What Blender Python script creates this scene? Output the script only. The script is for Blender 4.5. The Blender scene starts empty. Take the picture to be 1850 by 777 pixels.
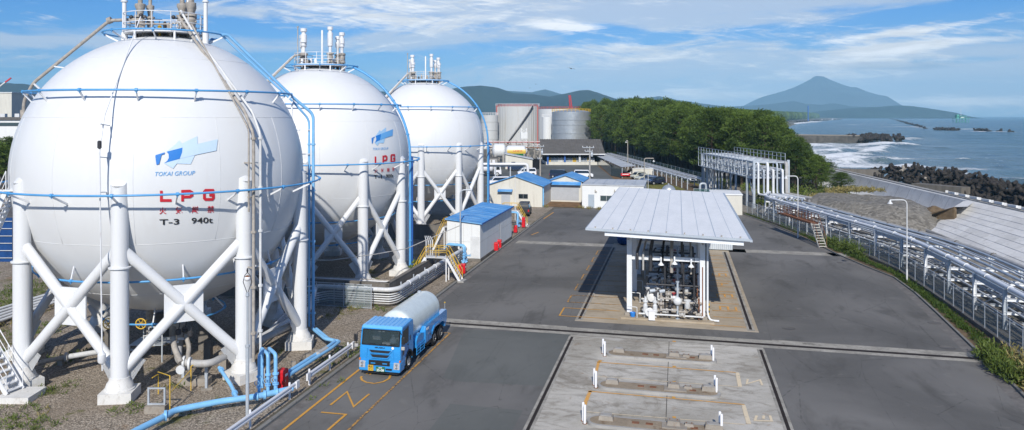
import bpy, bmesh, math, random
import numpy as np
from mathutils import Vector, Matrix, noise
from math import sin, cos, pi, radians as RAD, sqrt, atan2, hypot
random.seed(7); rng = np.random.default_rng(7)
scn = bpy.context.scene
COL = scn.collection
# ---------------------------------------------------------------- camera
FPX, PPX, HZ, CAMZ = 1415.0, 870.0, 209.0, 14.0
cam_d = bpy.data.cameras.new('camera'); cam = bpy.data.objects.new('camera', cam_d); COL.objects.link(cam)
cam.location = (0, 0, CAMZ); cam.rotation_euler = (RAD(90), 0, 0)
cam_d.sensor_width = 36; cam_d.lens = FPX / 1850 * 36
cam_d.shift_x = (925 - PPX) / 1850; cam_d.shift_y = -(388.5 - HZ) / 1850
cam_d.clip_start = 0.5; cam_d.clip_end = 90000
scn.camera = cam
# ---------------------------------------------------------------- light
SUN_EL = RAD(34); SUN_TRAVEL = (0.07, 1.0)          # horizontal direction the light travels in
sd = bpy.data.lights.new('sun', 'SUN'); sun = bpy.data.objects.new('sun', sd); COL.objects.link(sun)
sd.energy = 3.8; sd.angle = RAD(0.55); sd.color = (1.0, 0.95, 0.87)
_l = Vector((SUN_TRAVEL[0], SUN_TRAVEL[1], 0)).normalized() * cos(SUN_EL) + Vector((0, 0, -sin(SUN_EL)))
sun.rotation_euler = _l.to_track_quat('-Z', 'Y').to_euler(); sun.location = (0, -30, 60)
world = bpy.data.worlds.new('World'); scn.world = world; world.use_nodes = True
scn.view_settings.view_transform = 'Standard'; scn.view_settings.look = 'None'
scn.view_settings.exposure = 0.34; scn.view_settings.gamma = 1.0; scn.view_settings.use_curve_mapping = False

class N:
    """tiny node helper"""
    def __init__(s, tree): s.t = tree
    def n(s, typ, **k):
        nd = s.t.nodes.new(typ)
        for a, b in k.items(): setattr(nd, a, b)
        return nd
    def put(s, sock, v):
        if isinstance(v, bpy.types.NodeSocket): s.t.links.new(v, sock)
        elif isinstance(v, (tuple, list)) and sock.type == 'RGBA' and len(v) == 3: sock.default_value = (*v, 1)
        else: sock.default_value = v
    def m(s, op, a, b=0.0, c=0.0, clamp=False):
        nd = s.n('ShaderNodeMath', operation=op, use_clamp=clamp)
        for i, v in enumerate((a, b, c)): s.put(nd.inputs[i], v)
        return nd.outputs[0]
    def mix(s, f, a, b, mode='MIX'):
        nd = s.n('ShaderNodeMix', data_type='RGBA', blend_type=mode)
        s.put(nd.inputs[0], f); s.put(nd.inputs[6], a); s.put(nd.inputs[7], b)
        return nd.outputs[2]
    def ramp(s, f, lo, hi, a=0.0, b=1.0, smooth=True):
        nd = s.n('ShaderNodeMapRange', interpolation_type='SMOOTHSTEP' if smooth else 'LINEAR')
        for i, v in enumerate((f, lo, hi, a, b)): s.put(nd.inputs[i], v)
        return nd.outputs[0]
    def noise(s, vec, scale, detail=4, rough=0.55, dist=0.0, out=0):
        nd = s.n('ShaderNodeTexNoise')
        s.put(nd.inputs['Vector'], vec); nd.inputs['Scale'].default_value = scale
        nd.inputs['Detail'].default_value = detail; nd.inputs['Roughness'].default_value = rough
        nd.inputs['Distortion'].default_value = dist
        return nd.outputs[out]
    def voro(s, vec, scale, feature='F1', out='Distance', rnd=1.0):
        nd = s.n('ShaderNodeTexVoronoi', feature=feature)
        s.put(nd.inputs['Vector'], vec); nd.inputs['Scale'].default_value = scale; nd.inputs['Randomness'].default_value = rnd
        return nd.outputs[out]
    def mapv(s, vec, scale=(1, 1, 1), rot=(0, 0, 0), loc=(0, 0, 0)):
        nd = s.n('ShaderNodeMapping'); s.put(nd.inputs[0], vec)
        nd.inputs['Location'].default_value = loc; nd.inputs['Rotation'].default_value = rot; nd.inputs['Scale'].default_value = scale
        return nd.outputs[0]
    def xyz(s, v):
        nd = s.n('ShaderNodeSeparateXYZ'); s.put(nd.inputs[0], v); return nd.outputs
    def comb(s, x, y, z):
        nd = s.n('ShaderNodeCombineXYZ')
        for i, v in enumerate((x, y, z)): s.put(nd.inputs[i], v)
        return nd.outputs[0]
    def bump(s, h, strength=0.3, dist=0.02):
        nd = s.n('ShaderNodeBump'); s.put(nd.inputs['Height'], h)
        nd.inputs['Strength'].default_value = strength; nd.inputs['Distance'].default_value = dist
        return nd.outputs[0]

# ---------------------------------------------------------------- sky with clouds
def build_sky():
    w = N(world.node_tree); world.node_tree.nodes.clear()
    out = w.n('ShaderNodeOutputWorld'); bg = w.n('ShaderNodeBackground')
    sky = w.n('ShaderNodeTexSky', sky_type='NISHITA', sun_disc=False)
    sky.sun_elevation = SUN_EL; sky.sun_rotation = atan2(-SUN_TRAVEL[0], -SUN_TRAVEL[1])
    sky.altitude = 10; sky.air_density = 1.0; sky.dust_density = 0.35; sky.ozone_density = 3.0
    tc = w.n('ShaderNodeTexCoord'); d = tc.outputs['Generated']
    x, y, z = w.xyz(d)
    a = w.m('ARCTAN2', x, y); e = w.m('ARCSINE', z)
    P = lambda px: math.atan((px - PPX) / FPX)
    Q = lambda px, py: math.atan((HZ - py) / hypot(FPX, px - PPX))
    v1 = w.comb(w.m('MULTIPLY', a, 2.6), w.m('MULTIPLY', e, 13.0), 0.0)
    skew = w.m('ADD', w.m('MULTIPLY', a, -0.06), e)
    v2 = w.comb(w.m('MULTIPLY', a, 6.5), w.m('MULTIPLY', skew, 34.0), 3.3)
    skew2 = w.m('ADD', w.m('MULTIPLY', a, 0.09), e)
    v3 = w.comb(w.m('MULTIPLY', a, 15.0), w.m('MULTIPLY', skew2, 110.0), 7.7)
    n1 = w.noise(v1, 1.6, 5, 0.6, 0.8); n2 = w.noise(v2, 1.2, 9, 0.66, 1.3); n3 = w.noise(v3, 1.0, 7, 0.66, 1.6)
    def blob(px, py, wx, wy, amp, tilt=0.0):
        da = w.m('MULTIPLY', w.m('SUBTRACT', a, P(px)), FPX / wx)
        ee = w.m('ADD', e, w.m('MULTIPLY', w.m('SUBTRACT', a, P(px)), -tilt))
        de = w.m('MULTIPLY', w.m('SUBTRACT', ee, Q(px, py)), FPX / wy)
        r2 = w.m('ADD', w.m('MULTIPLY', da, da), w.m('MULTIPLY', de, de))
        return w.m('MULTIPLY', w.m('EXPONENT', w.m('MULTIPLY', r2, -1.0)), amp)
    def summed(L):
        s_ = None
        for b in L:
            v = blob(*b); s_ = v if s_ is None else w.m('ADD', s_, v)
        return s_
    # thin veil coverage, measured streak by streak
    veil_add = summed([(1250, 22, 420, 34, .26), (1650, 130, 420, 50, .24), (1200, 110, 260, 34, .14), (960, 14, 260, 22, .30),
                       (60, 72, 320, 12, .20), (430, 85, 260, 16, .14), (900, 150, 400, 22, .16), (1500, 180, 600, 18, .2), (700, 75, 250, 14, .12), (250, 52, 230, 14, .16), (430, 22, 180, 14, .14), (860, 70, 160, 12, .1), (230, 120, 300, 12, .1),
                       (1075, 58, 60, 14, -.42), (1170, 68, 70, 9, -.40), (1370, 58, 70, 10, -.40), (1560, 78, 120, 8, -.30), (1780, 24, 180, 16, -.34), (1700, 110, 130, 6, -.2),
                       (120, 30, 180, 25, -.22), (560, 112, 110, 18, -.22), (470, 50, 90, 14, -.25), (100, 130, 200, 18, -.10), (760, 105, 90, 10, -.2), (930, 80, 110, 7, -.15), (1480, 20, 120, 8, -.1)])
    cov = w.m('ADD', w.m('ADD', w.m('MULTIPLY', n1, .50), w.m('MULTIPLY', n2, .50)), veil_add)
    veil = w.ramp(cov, .45, .70, 0, .82)
    br_add = summed([(640, 18, 170, 30, .22), (800, 45, 120, 18, .10), (1000, 44, 75, 12, .20, -.1), (960, 10, 120, 14, .14), (1040, 50, 40, 6, .2),
                     (1595, 92, 100, 24, .22, .06), (1650, 56, 130, 7, .22, .10), (1720, 76, 170, 8, .16, .05), (1590, 116, 60, 7, .16),
                     (1255, 165, 70, 14, .19), (1180, 174, 80, 9, .17), (1350, 174, 60, 8, .15), (1690, 182, 110, 9, .15), (1800, 184, 110, 9, .16),
                     (1080, 88, 160, 9, .14), (1170, 102, 220, 9, .14), (1330, 118, 120, 7, .12), (1450, 140, 300, 10, .08), (1300, 60, 250, 20, .08), (980, 120, 200, 8, .08), (560, 5, 60, 10, .1)])
    cb = w.m('ADD', w.m('ADD', w.m('MULTIPLY', n2, .50), w.m('MULTIPLY', n3, .50)), br_add)
    bright = w.ramp(cb, .52, .80, 0, .95)
    hz = w.ramp(e, 0.0, .15, .62, 0.0)
    hz = w.m('MULTIPLY', hz, w.ramp(n1, .25, .7, .45, 1.0))
    hz = w.m('MULTIPLY', hz, w.ramp(a, -.45, .15, .22, 1.0))
    K = 1.0
    up = w.ramp(e, -.02, 0.0, 0, 1)
    deep = w.mix(1.0, sky.outputs[0], (0.22, 0.60, 1.12), 'MULTIPLY')
    c = w.mix(hz, deep, (5.2 * K, 6.3 * K, 8.0 * K))
    c = w.mix(veil, c, (6.3 * K, 7.1 * K, 8.5 * K))
    shade = w.ramp(w.noise(v2, 2.3, 5, .6, .5), .35, .65, .80, 1.05)
    cc = w.mix(1.0, (12.0 * K, 11.9 * K, 11.9 * K), w.comb(shade, shade, shade), 'MULTIPLY')
    c = w.mix(bright, c, cc)
    c = w.mix(w.m('MULTIPLY', w.ramp(blob(1615, 118, 110, 9, 1.0, -.02), .3, .8, 0, 1), .45), c, (2.4, 3.6, 5.4))
    w.put(bg.inputs['Color'], c); bg.inputs['Strength'].default_value = 0.075
    w.put(out.inputs['Surface'], bg.outputs[0])
build_sky()

# ---------------------------------------------------------------- materials
MATS = {}
def newmat(name):
    m = bpy.data.materials.new(name); m.use_nodes = True
    t = N(m.node_tree); b = m.node_tree.nodes['Principled BSDF']
    MATS[name] = m
    return m, t, b
def simple(name, col, rough=.5, metal=0.0, var=.12, scale=1.5, dirt=None, dirt_amt=.0, bump=0.0, bscale=40, coat=0.0, streak=False, objc=False):
    m, t, b = newmat(name)
    g = t.n('ShaderNodeNewGeometry') if not objc else t.n('ShaderNodeTexCoord')
    pos = g.outputs['Position'] if not objc else g.outputs['Object']
    vec = t.mapv(pos, (1, 1, .12)) if streak else pos
    n = t.noise(vec, scale, 6, .6)
    n2 = t.noise(pos, scale * 9, 3, .6)
    f = t.ramp(t.m('ADD', t.m('MULTIPLY', n, .7), t.m('MULTIPLY', n2, .3)), .3, .7)
    c0 = tuple(max(0, c * (1 - var)) for c in col); c1 = tuple(min(1, c * (1 + var)) for c in col)
    c = t.mix(f, c0, c1)
    if dirt:
        dn = t.noise(t.mapv(pos, (1, 1, .1) if streak else (1, 1, .6), loc=(5, 9, 2)), scale * 2.3, 7, .68, .4)
        c = t.mix(t.m('MULTIPLY', t.ramp(dn, .52, .74), dirt_amt), c, dirt)
    t.put(b.inputs['Base Color'], c)
    b.inputs['Metallic'].default_value = metal
    if rough >= .7: b.inputs['Specular IOR Level'].default_value = .15
    t.put(b.inputs['Roughness'], t.ramp(n2, .2, .8, max(.05, rough - .08), min(1, rough + .1)))
    if coat: b.inputs['Coat Weight'].default_value = coat; b.inputs['Coat Roughness'].default_value = .08
    if bump: t.put(b.inputs['Normal'], t.bump(t.noise(pos, bscale, 4, .7), bump, .02))
    return m
simple('tank_white', (.70, .71, .712), .38, var=.018, scale=.5, dirt=(.56, .54, .50), dirt_amt=.24, streak=True)
simple('leg_white', (.69, .70, .705), .42, var=.03, scale=1.2, dirt=(.5, .48, .44), dirt_amt=.22, streak=True)
simple('steel_white', (.72, .73, .74), .45, var=.06, dirt=(.34, .22, .13), dirt_amt=.25)
simple('plinth', (.66, .65, .62), .8, var=.08, dirt=(.3, .25, .18), dirt_amt=.5, bump=.2)
simple('blue_pipe', (.21, .48, .76), .4, var=.10, dirt=(.35, .50, .62), dirt_amt=.35)
simple('blue_ring', (.09, .33, .64), .42, var=.10)
simple('galv', (.46, .50, .54), .42, metal=.25, var=.12, dirt=(.25, .22, .19), dirt_amt=.2)
simple('galv_blue', (.43, .48, .53), .45, metal=.1, var=.10, dirt=(.3, .28, .25), dirt_amt=.2)
simple('grey_pipe', (.40, .39, .37), .6, var=.15, dirt=(.2, .15, .1), dirt_amt=.4)
simple('pale_pipe', (.62, .63, .63), .5, var=.10, dirt=(.35, .3, .24), dirt_amt=.4)
simple('weathered_pipe', (.36, .33, .29), .65, var=.25, scale=4, dirt=(.16, .08, .04), dirt_amt=.5)
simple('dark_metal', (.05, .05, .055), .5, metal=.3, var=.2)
simple('rust', (.20, .09, .05), .8, var=.3, scale=4, dirt=(.35, .2, .12), dirt_amt=.5)
simple('yellow', (.66, .42, .035), .45, var=.08, dirt=(.3, .15, .05), dirt_amt=.3)
simple('red', (.58, .012, .02), .35, var=.08, dirt=(.3, .02, .02), dirt_amt=.3)
simple('red_paint', (.55, .02, .035), .5, var=.05)
simple('black_paint', (.02, .02, .022), .5, var=.05)
simple('logo_deep', (.02, .19, .58), .45, var=.02)
simple('logo_mid', (.13, .38, .72), .45, var=.02)
simple('logo_soft', (.34, .56, .78), .45, var=.02)
simple('logo_pale', (.52, .66, .80), .45, var=.02)
simple('wall_cream', (.62, .60, .53), .8, var=.06, scale=.8, dirt=(.36, .33, .27), dirt_amt=.45, streak=True, bump=.1)
simple('wall_white', (.72, .73, .72), .7, var=.04, scale=.8, dirt=(.5, .48, .42), dirt_amt=.3, streak=True)
simple('pipe_white', (.72, .74, .76), .4, var=.05, dirt=(.45, .43, .4), dirt_amt=.3)
simple('shutter', (.42, .44, .47), .5, var=.05)
simple('door_grey', (.36, .42, .48), .5, var=.05)
simple('truck_blue', (.028, .27, .64), .22, var=.03, coat=.7)
simple('truck_roof_blue', (.13, .42, .78), .3, var=.04, coat=.4)
simple('truck_tank', (.60, .66, .65), .32, var=.04, coat=.3, dirt=(.45, .47, .44), dirt_amt=.3)
simple('plastic_black', (.018, .018, .02), .45, var=.1)
simple('rubber', (.022, .022, .024), .85, var=.2, scale=6)
simple('alloy', (.5, .5, .5), .4, metal=.6, var=.15)
simple('chrome', (.75, .76, .78), .15, metal=.9, var=.05)
simple('lamp_glass', (.7, .72, .75), .1, metal=.5, var=.2, scale=30)
simple('plate_green', (.02, .14, .06), .5, var=.05)
simple('plate_white', (.8, .8, .8), .5, var=.03)
simple('orange_lamp', (.7, .18, .02), .4, var=.05)
simple('bark', (.10, .075, .055), .9, var=.3, scale=5)
simple('tetra', (.035, .031, .028), .75, var=.45, scale=.9, dirt=(.22, .20, .17), dirt_amt=.25, bump=.4, bscale=5)
simple('tetra_pale', (.30, .27, .23), .85, var=.2, scale=.9, bump=.4, bscale=5)
simple('seawall', (.60, .60, .59), .75, var=.10, scale=.35, dirt=(.25, .24, .22), dirt_amt=.4, bump=.15, bscale=8)
simple('slab_joint', (.10, .095, .085), .9, var=.2)
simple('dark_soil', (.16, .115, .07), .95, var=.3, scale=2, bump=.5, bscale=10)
simple('concrete', (.34, .33, .31), .8, var=.10, scale=.7, dirt=(.17, .15, .12), dirt_amt=.5, bump=.2, bscale=30)
simple('concrete_dark', (.17, .155, .135), .85, var=.2, scale=.8, dirt=(.05, .045, .04), dirt_amt=.6, streak=True, bump=.2)
simple('concrete_block', (.30, .27, .23), .85, var=.15, dirt=(.2, .12, .07), dirt_amt=.6, bump=.3)
simple('kerb', (.21, .205, .19), .85, var=.15, dirt=(.08, .07, .06), dirt_amt=.6, bump=.2)
simple('iron_dark', (.035, .027, .022), .7, metal=.2, var=.3, scale=6, dirt=(.12, .06, .03), dirt_amt=.5)
simple('roof_grey', (.12, .115, .11), .85, var=.15, scale=.6, dirt=(.06, .055, .05), dirt_amt=.5)
simple('roof_steel', (.50, .52, .53), .5, var=.12, scale=.3, dirt=(.08, .07, .06), dirt_amt=.6)
simple('tank_steel', (.46, .49, .51), .38, metal=.55, var=.10, scale=.25)
simple('tank_beige', (.50, .51, .50), .6, var=.06, scale=.3, dirt=(.30, .20, .08), dirt_amt=.5, streak=True)
simple('tank_bright', (.68, .69, .68), .5, var=.04)
simple('rail_red', (.42, .10, .09), .6, var=.1)
simple('crane_red', (.55, .03, .04), .5, var=.1)
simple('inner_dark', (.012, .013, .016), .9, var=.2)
simple('blue_cloth', (.015, .06, .19), .8, var=.2)
simple('blue_steel', (.02, .10, .35), .5, var=.1)
simple('stone_far', (.10, .095, .085), .9, var=.4, scale=.4)
simple('rig_green', (.08, .34, .25), .6, var=.15)
simple('car_white', (.75, .75, .76), .25, var=.02, coat=.6)
simple('car_silver', (.38, .41, .45), .3, metal=.4, var=.03, coat=.6)
simple('car_cream', (.58, .58, .48), .25, var=.02, coat=.6)
simple('car_blue', (.10, .15, .24), .25, metal=.3, var=.03, coat=.6)
simple('car_navy', (.012, .016, .035), .2, var=.03, coat=.8)
simple('gas_yellow', (.62, .42, .06), .4, var=.05)
simple('gas_green', (.02, .22, .07), .4, var=.05)
simple('hair', (.02, .015, .012), .8, var=.1)
simple('skin', (.42, .25, .17), .6, var=.05)
simple('cloth_shirt', (.25, .32, .42), .9, var=.1)
simple('gutter', (.16, .15, .14), .85, var=.25, scale=1.5, dirt=(.30, .28, .25), dirt_amt=.5, bump=.2)
simple('hill_near', (.022, .042, .040), .95, var=.35, scale=.004)
simple('hill_far', (.03, .045, .05), .95, var=.3, scale=.001)
simple('fuji_rock', (.045, .052, .065), .95, var=.3, scale=.0012)
simple('bird_dark', (.06, .055, .05), .8, var=.1)

def blue_roof():
    m, t, b = newmat('roof_blue')
    pos = t.n('ShaderNodeTexCoord').outputs['Object']
    n = t.noise(t.mapv(pos, (.35, 2.2, 1)), 1.4, 6, .65, .3)
    big = t.noise(pos, .5, 4)
    f = t.ramp(t.m('ADD', t.m('MULTIPLY', n, .65), t.m('MULTIPLY', big, .35)), .42, .66)
    c = t.mix(f, (.05, .25, .58), (.22, .44, .68))
    c = t.mix(t.m('MULTIPLY', t.ramp(t.noise(pos, 3, 5), .62, .75), .4), c, (.02, .12, .36))
    t.put(b.inputs['Base Color'], c); b.inputs['Roughness'].default_value = .55
blue_roof()
def canopy_mat():
    m, t, b = newmat('canopy_sheet')
    pos = t.n('ShaderNodeTexCoord').outputs['Object']
    x, y, z = t.xyz(pos)
    rib = t.m('SINE', t.m('MULTIPLY', y, 2 * pi / .22))
    n = t.noise(t.mapv(pos, (1.2, .25, 1)), 1.0, 6, .6)
    c = t.mix(t.ramp(n, .3, .7), (.73, .745, .75), (.80, .81, .81))
    c = t.mix(t.m('MULTIPLY', t.ramp(rib, .2, 1), .25), c, (.60, .62, .64))
    c = t.mix(t.m('MULTIPLY', t.ramp(t.noise(pos, 2.1, 7, .7), .55, .75), .25), c, (.40, .41, .40))
    t.put(b.inputs['Base Color'], c); b.inputs['Roughness'].default_value = .7; b.inputs['Specular IOR Level'].default_value = .2
    t.put(b.inputs['Normal'], t.bump(rib, .12, .03))
canopy_mat()
def asphalt():
    m, t, b = newmat('asphalt')
    pos = t.n('ShaderNodeNewGeometry').outputs['Position']
    r = t.mapv(pos, (1, 1, 1), rot=(0, 0, RAD(14.1)))
    big = t.noise(r, .07, 5, .55, .5); mid = t.noise(t.mapv(r, (1, .35, 1)), .45, 6, .62, .5)
    fine = t.noise(pos, 28, 3, .8); v = t.voro(pos, 55, out='Distance')
    c = t.mix(t.ramp(big, .33, .67), (.112, .109, .103), (.185, .178, .167))
    c = t.mix(t.m('MULTIPLY', t.ramp(mid, .5, .72), .6), c, (.070, .067, .062))
    c = t.mix(t.m('MULTIPLY', t.ramp(t.noise(r, .8, 7, .7, .3), .57, .72), .35), c, (.23, .22, .20))
    # oil spots
    c = t.mix(t.m('MULTIPLY', t.ramp(t.noise(pos, 1.7, 3, .5), .66, .74), .35), c, (.05, .048, .046))
    c = t.mix(t.m('MULTIPLY', t.ramp(fine, .5, .75), .30), c, (.20, .195, .185))
    c = t.mix(t.m('MULTIPLY', t.ramp(v, .25, .05), .25), c, (.03, .03, .03))
    # fine cracks
    cr = t.voro(t.mapv(r, (.35, .12, 1)), 1.0, 'DISTANCE_TO_EDGE', 'Distance')
    wob = t.noise(pos, 2.0, 4)
    c = t.mix(t.m('MULTIPLY', t.ramp(t.m('ADD', cr, t.m('MULTIPLY', t.m('SUBTRACT', wob, .5), .03)), .006, .0), .32), c, (.03, .03, .03))
    t.put(b.inputs['Base Color'], c); b.inputs['Roughness'].default_value = .88; b.inputs['Specular IOR Level'].default_value = .15
    t.put(b.inputs['Normal'], t.bump(fine, .4, .012))
    m2 = m.copy(); m2.name = 'asphalt_old'; MATS['asphalt_old'] = m2
    t2 = N(m2.node_tree); b2 = m2.node_tree.nodes['Principled BSDF']
    src = b2.inputs['Base Color'].links[0].from_socket
    t2.put(b2.inputs['Base Color'], t2.mix(.45, src, (.105, .120, .112)))
asphalt()
def gravel():
    m, t, b = newmat('gravel')
    pos = t.n('ShaderNodeNewGeometry').outputs['Position']
    st = t.voro(pos, 13, out='Color'); sd_ = t.voro(pos, 13, out='Distance')
    sx = t.xyz(st)[0]
    c = t.mix(sx, (.23, .19, .145), (.56, .48, .385))
    c = t.mix(t.ramp(sd_, .35, .75, 0, .6), c, (.05, .042, .034))
    big = t.noise(pos, .22, 5, .6)
    c = t.mix(t.m('MULTIPLY', t.ramp(big, .4, .68), .5), c, (.25, .20, .145))
    moss = t.noise(t.mapv(pos, loc=(3, 4, 0)), .33, 7, .7)
    c = t.mix(t.m('MULTIPLY', t.ramp(moss, .57, .66), .85), c, t.mix(t.noise(pos, 9, 3), (.06, .08, .018), (.17, .16, .05)))
    rust = t.noise(t.mapv(pos, loc=(33, 14, 0)), .3, 6, .7)
    c = t.mix(t.m('MULTIPLY', t.ramp(rust, .6, .7), .55), c, (.26, .15, .065))
    t.put(b.inputs['Base Color'], c); b.inputs['Roughness'].default_value = .95; b.inputs['Specular IOR Level'].default_value = .1
    t.put(b.inputs['Normal'], t.bump(t.m('ADD', sd_, t.m('MULTIPLY', t.noise(pos, 30, 3), .6)), .8, .05))
gravel()
def ground_mat():
    m, t, b = newmat('ground')
    pos = t.n('ShaderNodeNewGeometry').outputs['Position']
    n = t.noise(pos, .06, 6, .6); f = t.noise(pos, 1.2, 5, .7)
    c = t.mix(t.ramp(n, .4, .6), (.10, .09, .07), (.16, .145, .115))
    c = t.mix(t.m('MULTIPLY', t.ramp(f, .52, .68), .7), c, (.07, .085, .03))
    t.put(b.inputs['Base Color'], c); b.inputs['Roughness'].default_value = .95
ground_mat()
def worn_concrete():
    m, t, b = newmat('pad_concrete')
    pos = t.n('ShaderNodeNewGeometry').outputs['Position']
    r = t.mapv(pos, (1, 1, 1), rot=(0, 0, RAD(14.1)))
    streaks = t.noise(t.mapv(r, (.55, 1.3, 1)), .75, 9, .74, 1.6)
    big = t.noise(r, .16, 5, .6, .4); fine = t.noise(pos, 14, 5, .75)
    c = t.mix(t.ramp(big, .35, .65), (.36, .335, .285), (.54, .51, .45))
    c = t.mix(t.m('MULTIPLY', t.ramp(streaks, .46, .66), .72), c, (.22, .195, .155))
    c = t.mix(t.m('MULTIPLY', t.ramp(t.noise(t.mapv(r, (1, .8, 1), loc=(2, 7, 0)), .33, 7, .7, 1.0), .53, .66), .55), c, (.19, .165, .13))
    c = t.mix(t.m('MULTIPLY', t.ramp(t.noise(t.mapv(r, loc=(9, 3, 0)), .5, 8, .72, .6), .54, .68), .6), c, (.52, .50, .46))
    c = t.mix(t.m('MULTIPLY', t.ramp(t.noise(r, 1.1, 6, .7, .4), .60, .72), .7), c, (.27, .17, .10))
    c = t.mix(t.m('MULTIPLY', t.ramp(fine, .45, .75), .25), c, (.13, .12, .105))
    t.put(b.inputs['Base Color'], c); b.inputs['Roughness'].default_value = .9; b.inputs['Specular IOR Level'].default_value = .15
    t.put(b.inputs['Normal'], t.bump(fine, .3, .012))
    m2 = m.copy(); m2.name = 'pad_concrete_brown'; MATS['pad_concrete_brown'] = m2
    t2 = N(m2.node_tree); b2 = m2.node_tree.nodes['Principled BSDF']
    src = b2.inputs['Base Color'].links[0].from_socket
    t2.put(b2.inputs['Base Color'], t2.mix(.5, src, (.40, .30, .18)))
worn_concrete()
def paint(name, col, under, worn):
    m, t, b = newmat(name)
    pos = t.n('ShaderNodeNewGeometry').outputs['Position']
    n = t.noise(pos, 5, 8, .75)
    t.put(b.inputs['Base Color'], t.mix(t.ramp(n, worn - .05, worn + .08), col, under))
    b.inputs['Roughness'].default_value = .75
paint('line_orange', (.62, .31, .045), (.07, .068, .065), .60)
paint('line_orange_worn', (.68, .34, .07), (.38, .33, .25), .57)
paint('line_dashed_worn', (.55, .28, .05), (.07, .068, .065), .50)
paint('line_pale_worn', (.70, .58, .40), (.40, .37, .31), .60)
def slabs():
    m, t, b = newmat('slab_panels')
    pos = t.n('ShaderNodeTexCoord').outputs['Object']
    br = t.n('ShaderNodeTexBrick'); br.offset = 0.0
    t.put(br.inputs['Vector'], pos)
    br.inputs['Color1'].default_value = (.40, .395, .38, 1); br.inputs['Color2'].default_value = (.48, .475, .46, 1); br.inputs['Mortar'].default_value = (.24, .23, .22, 1)
    br.inputs['Scale'].default_value = 1.0; br.inputs['Mortar Size'].default_value = .03; br.inputs['Brick Width'].default_value = 2.6; br.inputs['Row Height'].default_value = 2.4
    c = t.mix(t.m('MULTIPLY', t.ramp(t.noise(pos, .5, 7, .7), .5, .7), .35), br.outputs[0], (.30, .28, .25))
    t.put(b.inputs['Base Color'], c); b.inputs['Roughness'].default_value = .8
slabs()
def wired(name, col, alpha, sx, sz):
    m, t, b = newmat(name)
    b.inputs['Base Color'].default_value = (*col, 1); b.inputs['Roughness'].default_value = .5
    tr = t.n('ShaderNodeBsdfTransparent'); mx = t.n('ShaderNodeMixShader')
    mx.inputs[0].default_value = alpha
    t.put(mx.inputs[1], tr.outputs[0]); t.put(mx.inputs[2], b.outputs[0])
    t.put(m.node_tree.nodes['Material Output'].inputs[0], mx.outputs[0])
wired('wire_mesh', (.30, .36, .38), .24, 1, 1)
wired('wire_mesh_green', (.05, .14, .13), .40, 1, 1)
def glass(name, col, rough=.05, spec=.8):
    m, t, b = newmat(name)
    b.inputs['Base Color'].default_value = (*col, 1); b.inputs['Roughness'].default_value = rough
    b.inputs['Specular IOR Level'].default_value = spec
glass('glass_dark', (.015, .022, .026)); glass('window_glass', (.05, .075, .08), .1)
wired('windscreen', (.05, .07, .07), .42, 1, 1); MATS['windscreen'].node_tree.nodes['Principled BSDF'].inputs['Roughness'].default_value = .05
def leafmat(name, lo, hi, sat=(.2, .2, .03)):
    m, t, b = newmat(name)
    at = t.n('ShaderNodeAttribute', attribute_name='tint')
    oi = t.n('ShaderNodeObjectInfo')
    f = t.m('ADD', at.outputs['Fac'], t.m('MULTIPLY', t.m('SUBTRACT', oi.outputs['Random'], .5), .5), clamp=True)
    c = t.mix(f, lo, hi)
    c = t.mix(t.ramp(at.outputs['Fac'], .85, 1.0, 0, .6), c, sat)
    df = t.n('ShaderNodeBsdfTranslucent'); t.put(df.inputs['Color'], t.mix(.5, c, (.12, .16, .02)))
    t.put(b.inputs['Base Color'], c); b.inputs['Roughness'].default_value = .6; b.inputs['Specular IOR Level'].default_value = .25
    mx = t.n('ShaderNodeMixShader'); mx.inputs[0].default_value = .12
    t.put(mx.inputs[1], b.outputs[0]); t.put(mx.inputs[2], df.outputs[0])
    t.put(m.node_tree.nodes['Material Output'].inputs[0], mx.outputs[0])
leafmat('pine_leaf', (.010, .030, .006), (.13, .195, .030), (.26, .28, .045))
leafmat('grass_leaf', (.04, .075, .012), (.15, .19, .04), (.38, .32, .14))
leafmat('dry_grass', (.16, .14, .04), (.36, .30, .12), (.45, .4, .2))
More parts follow.
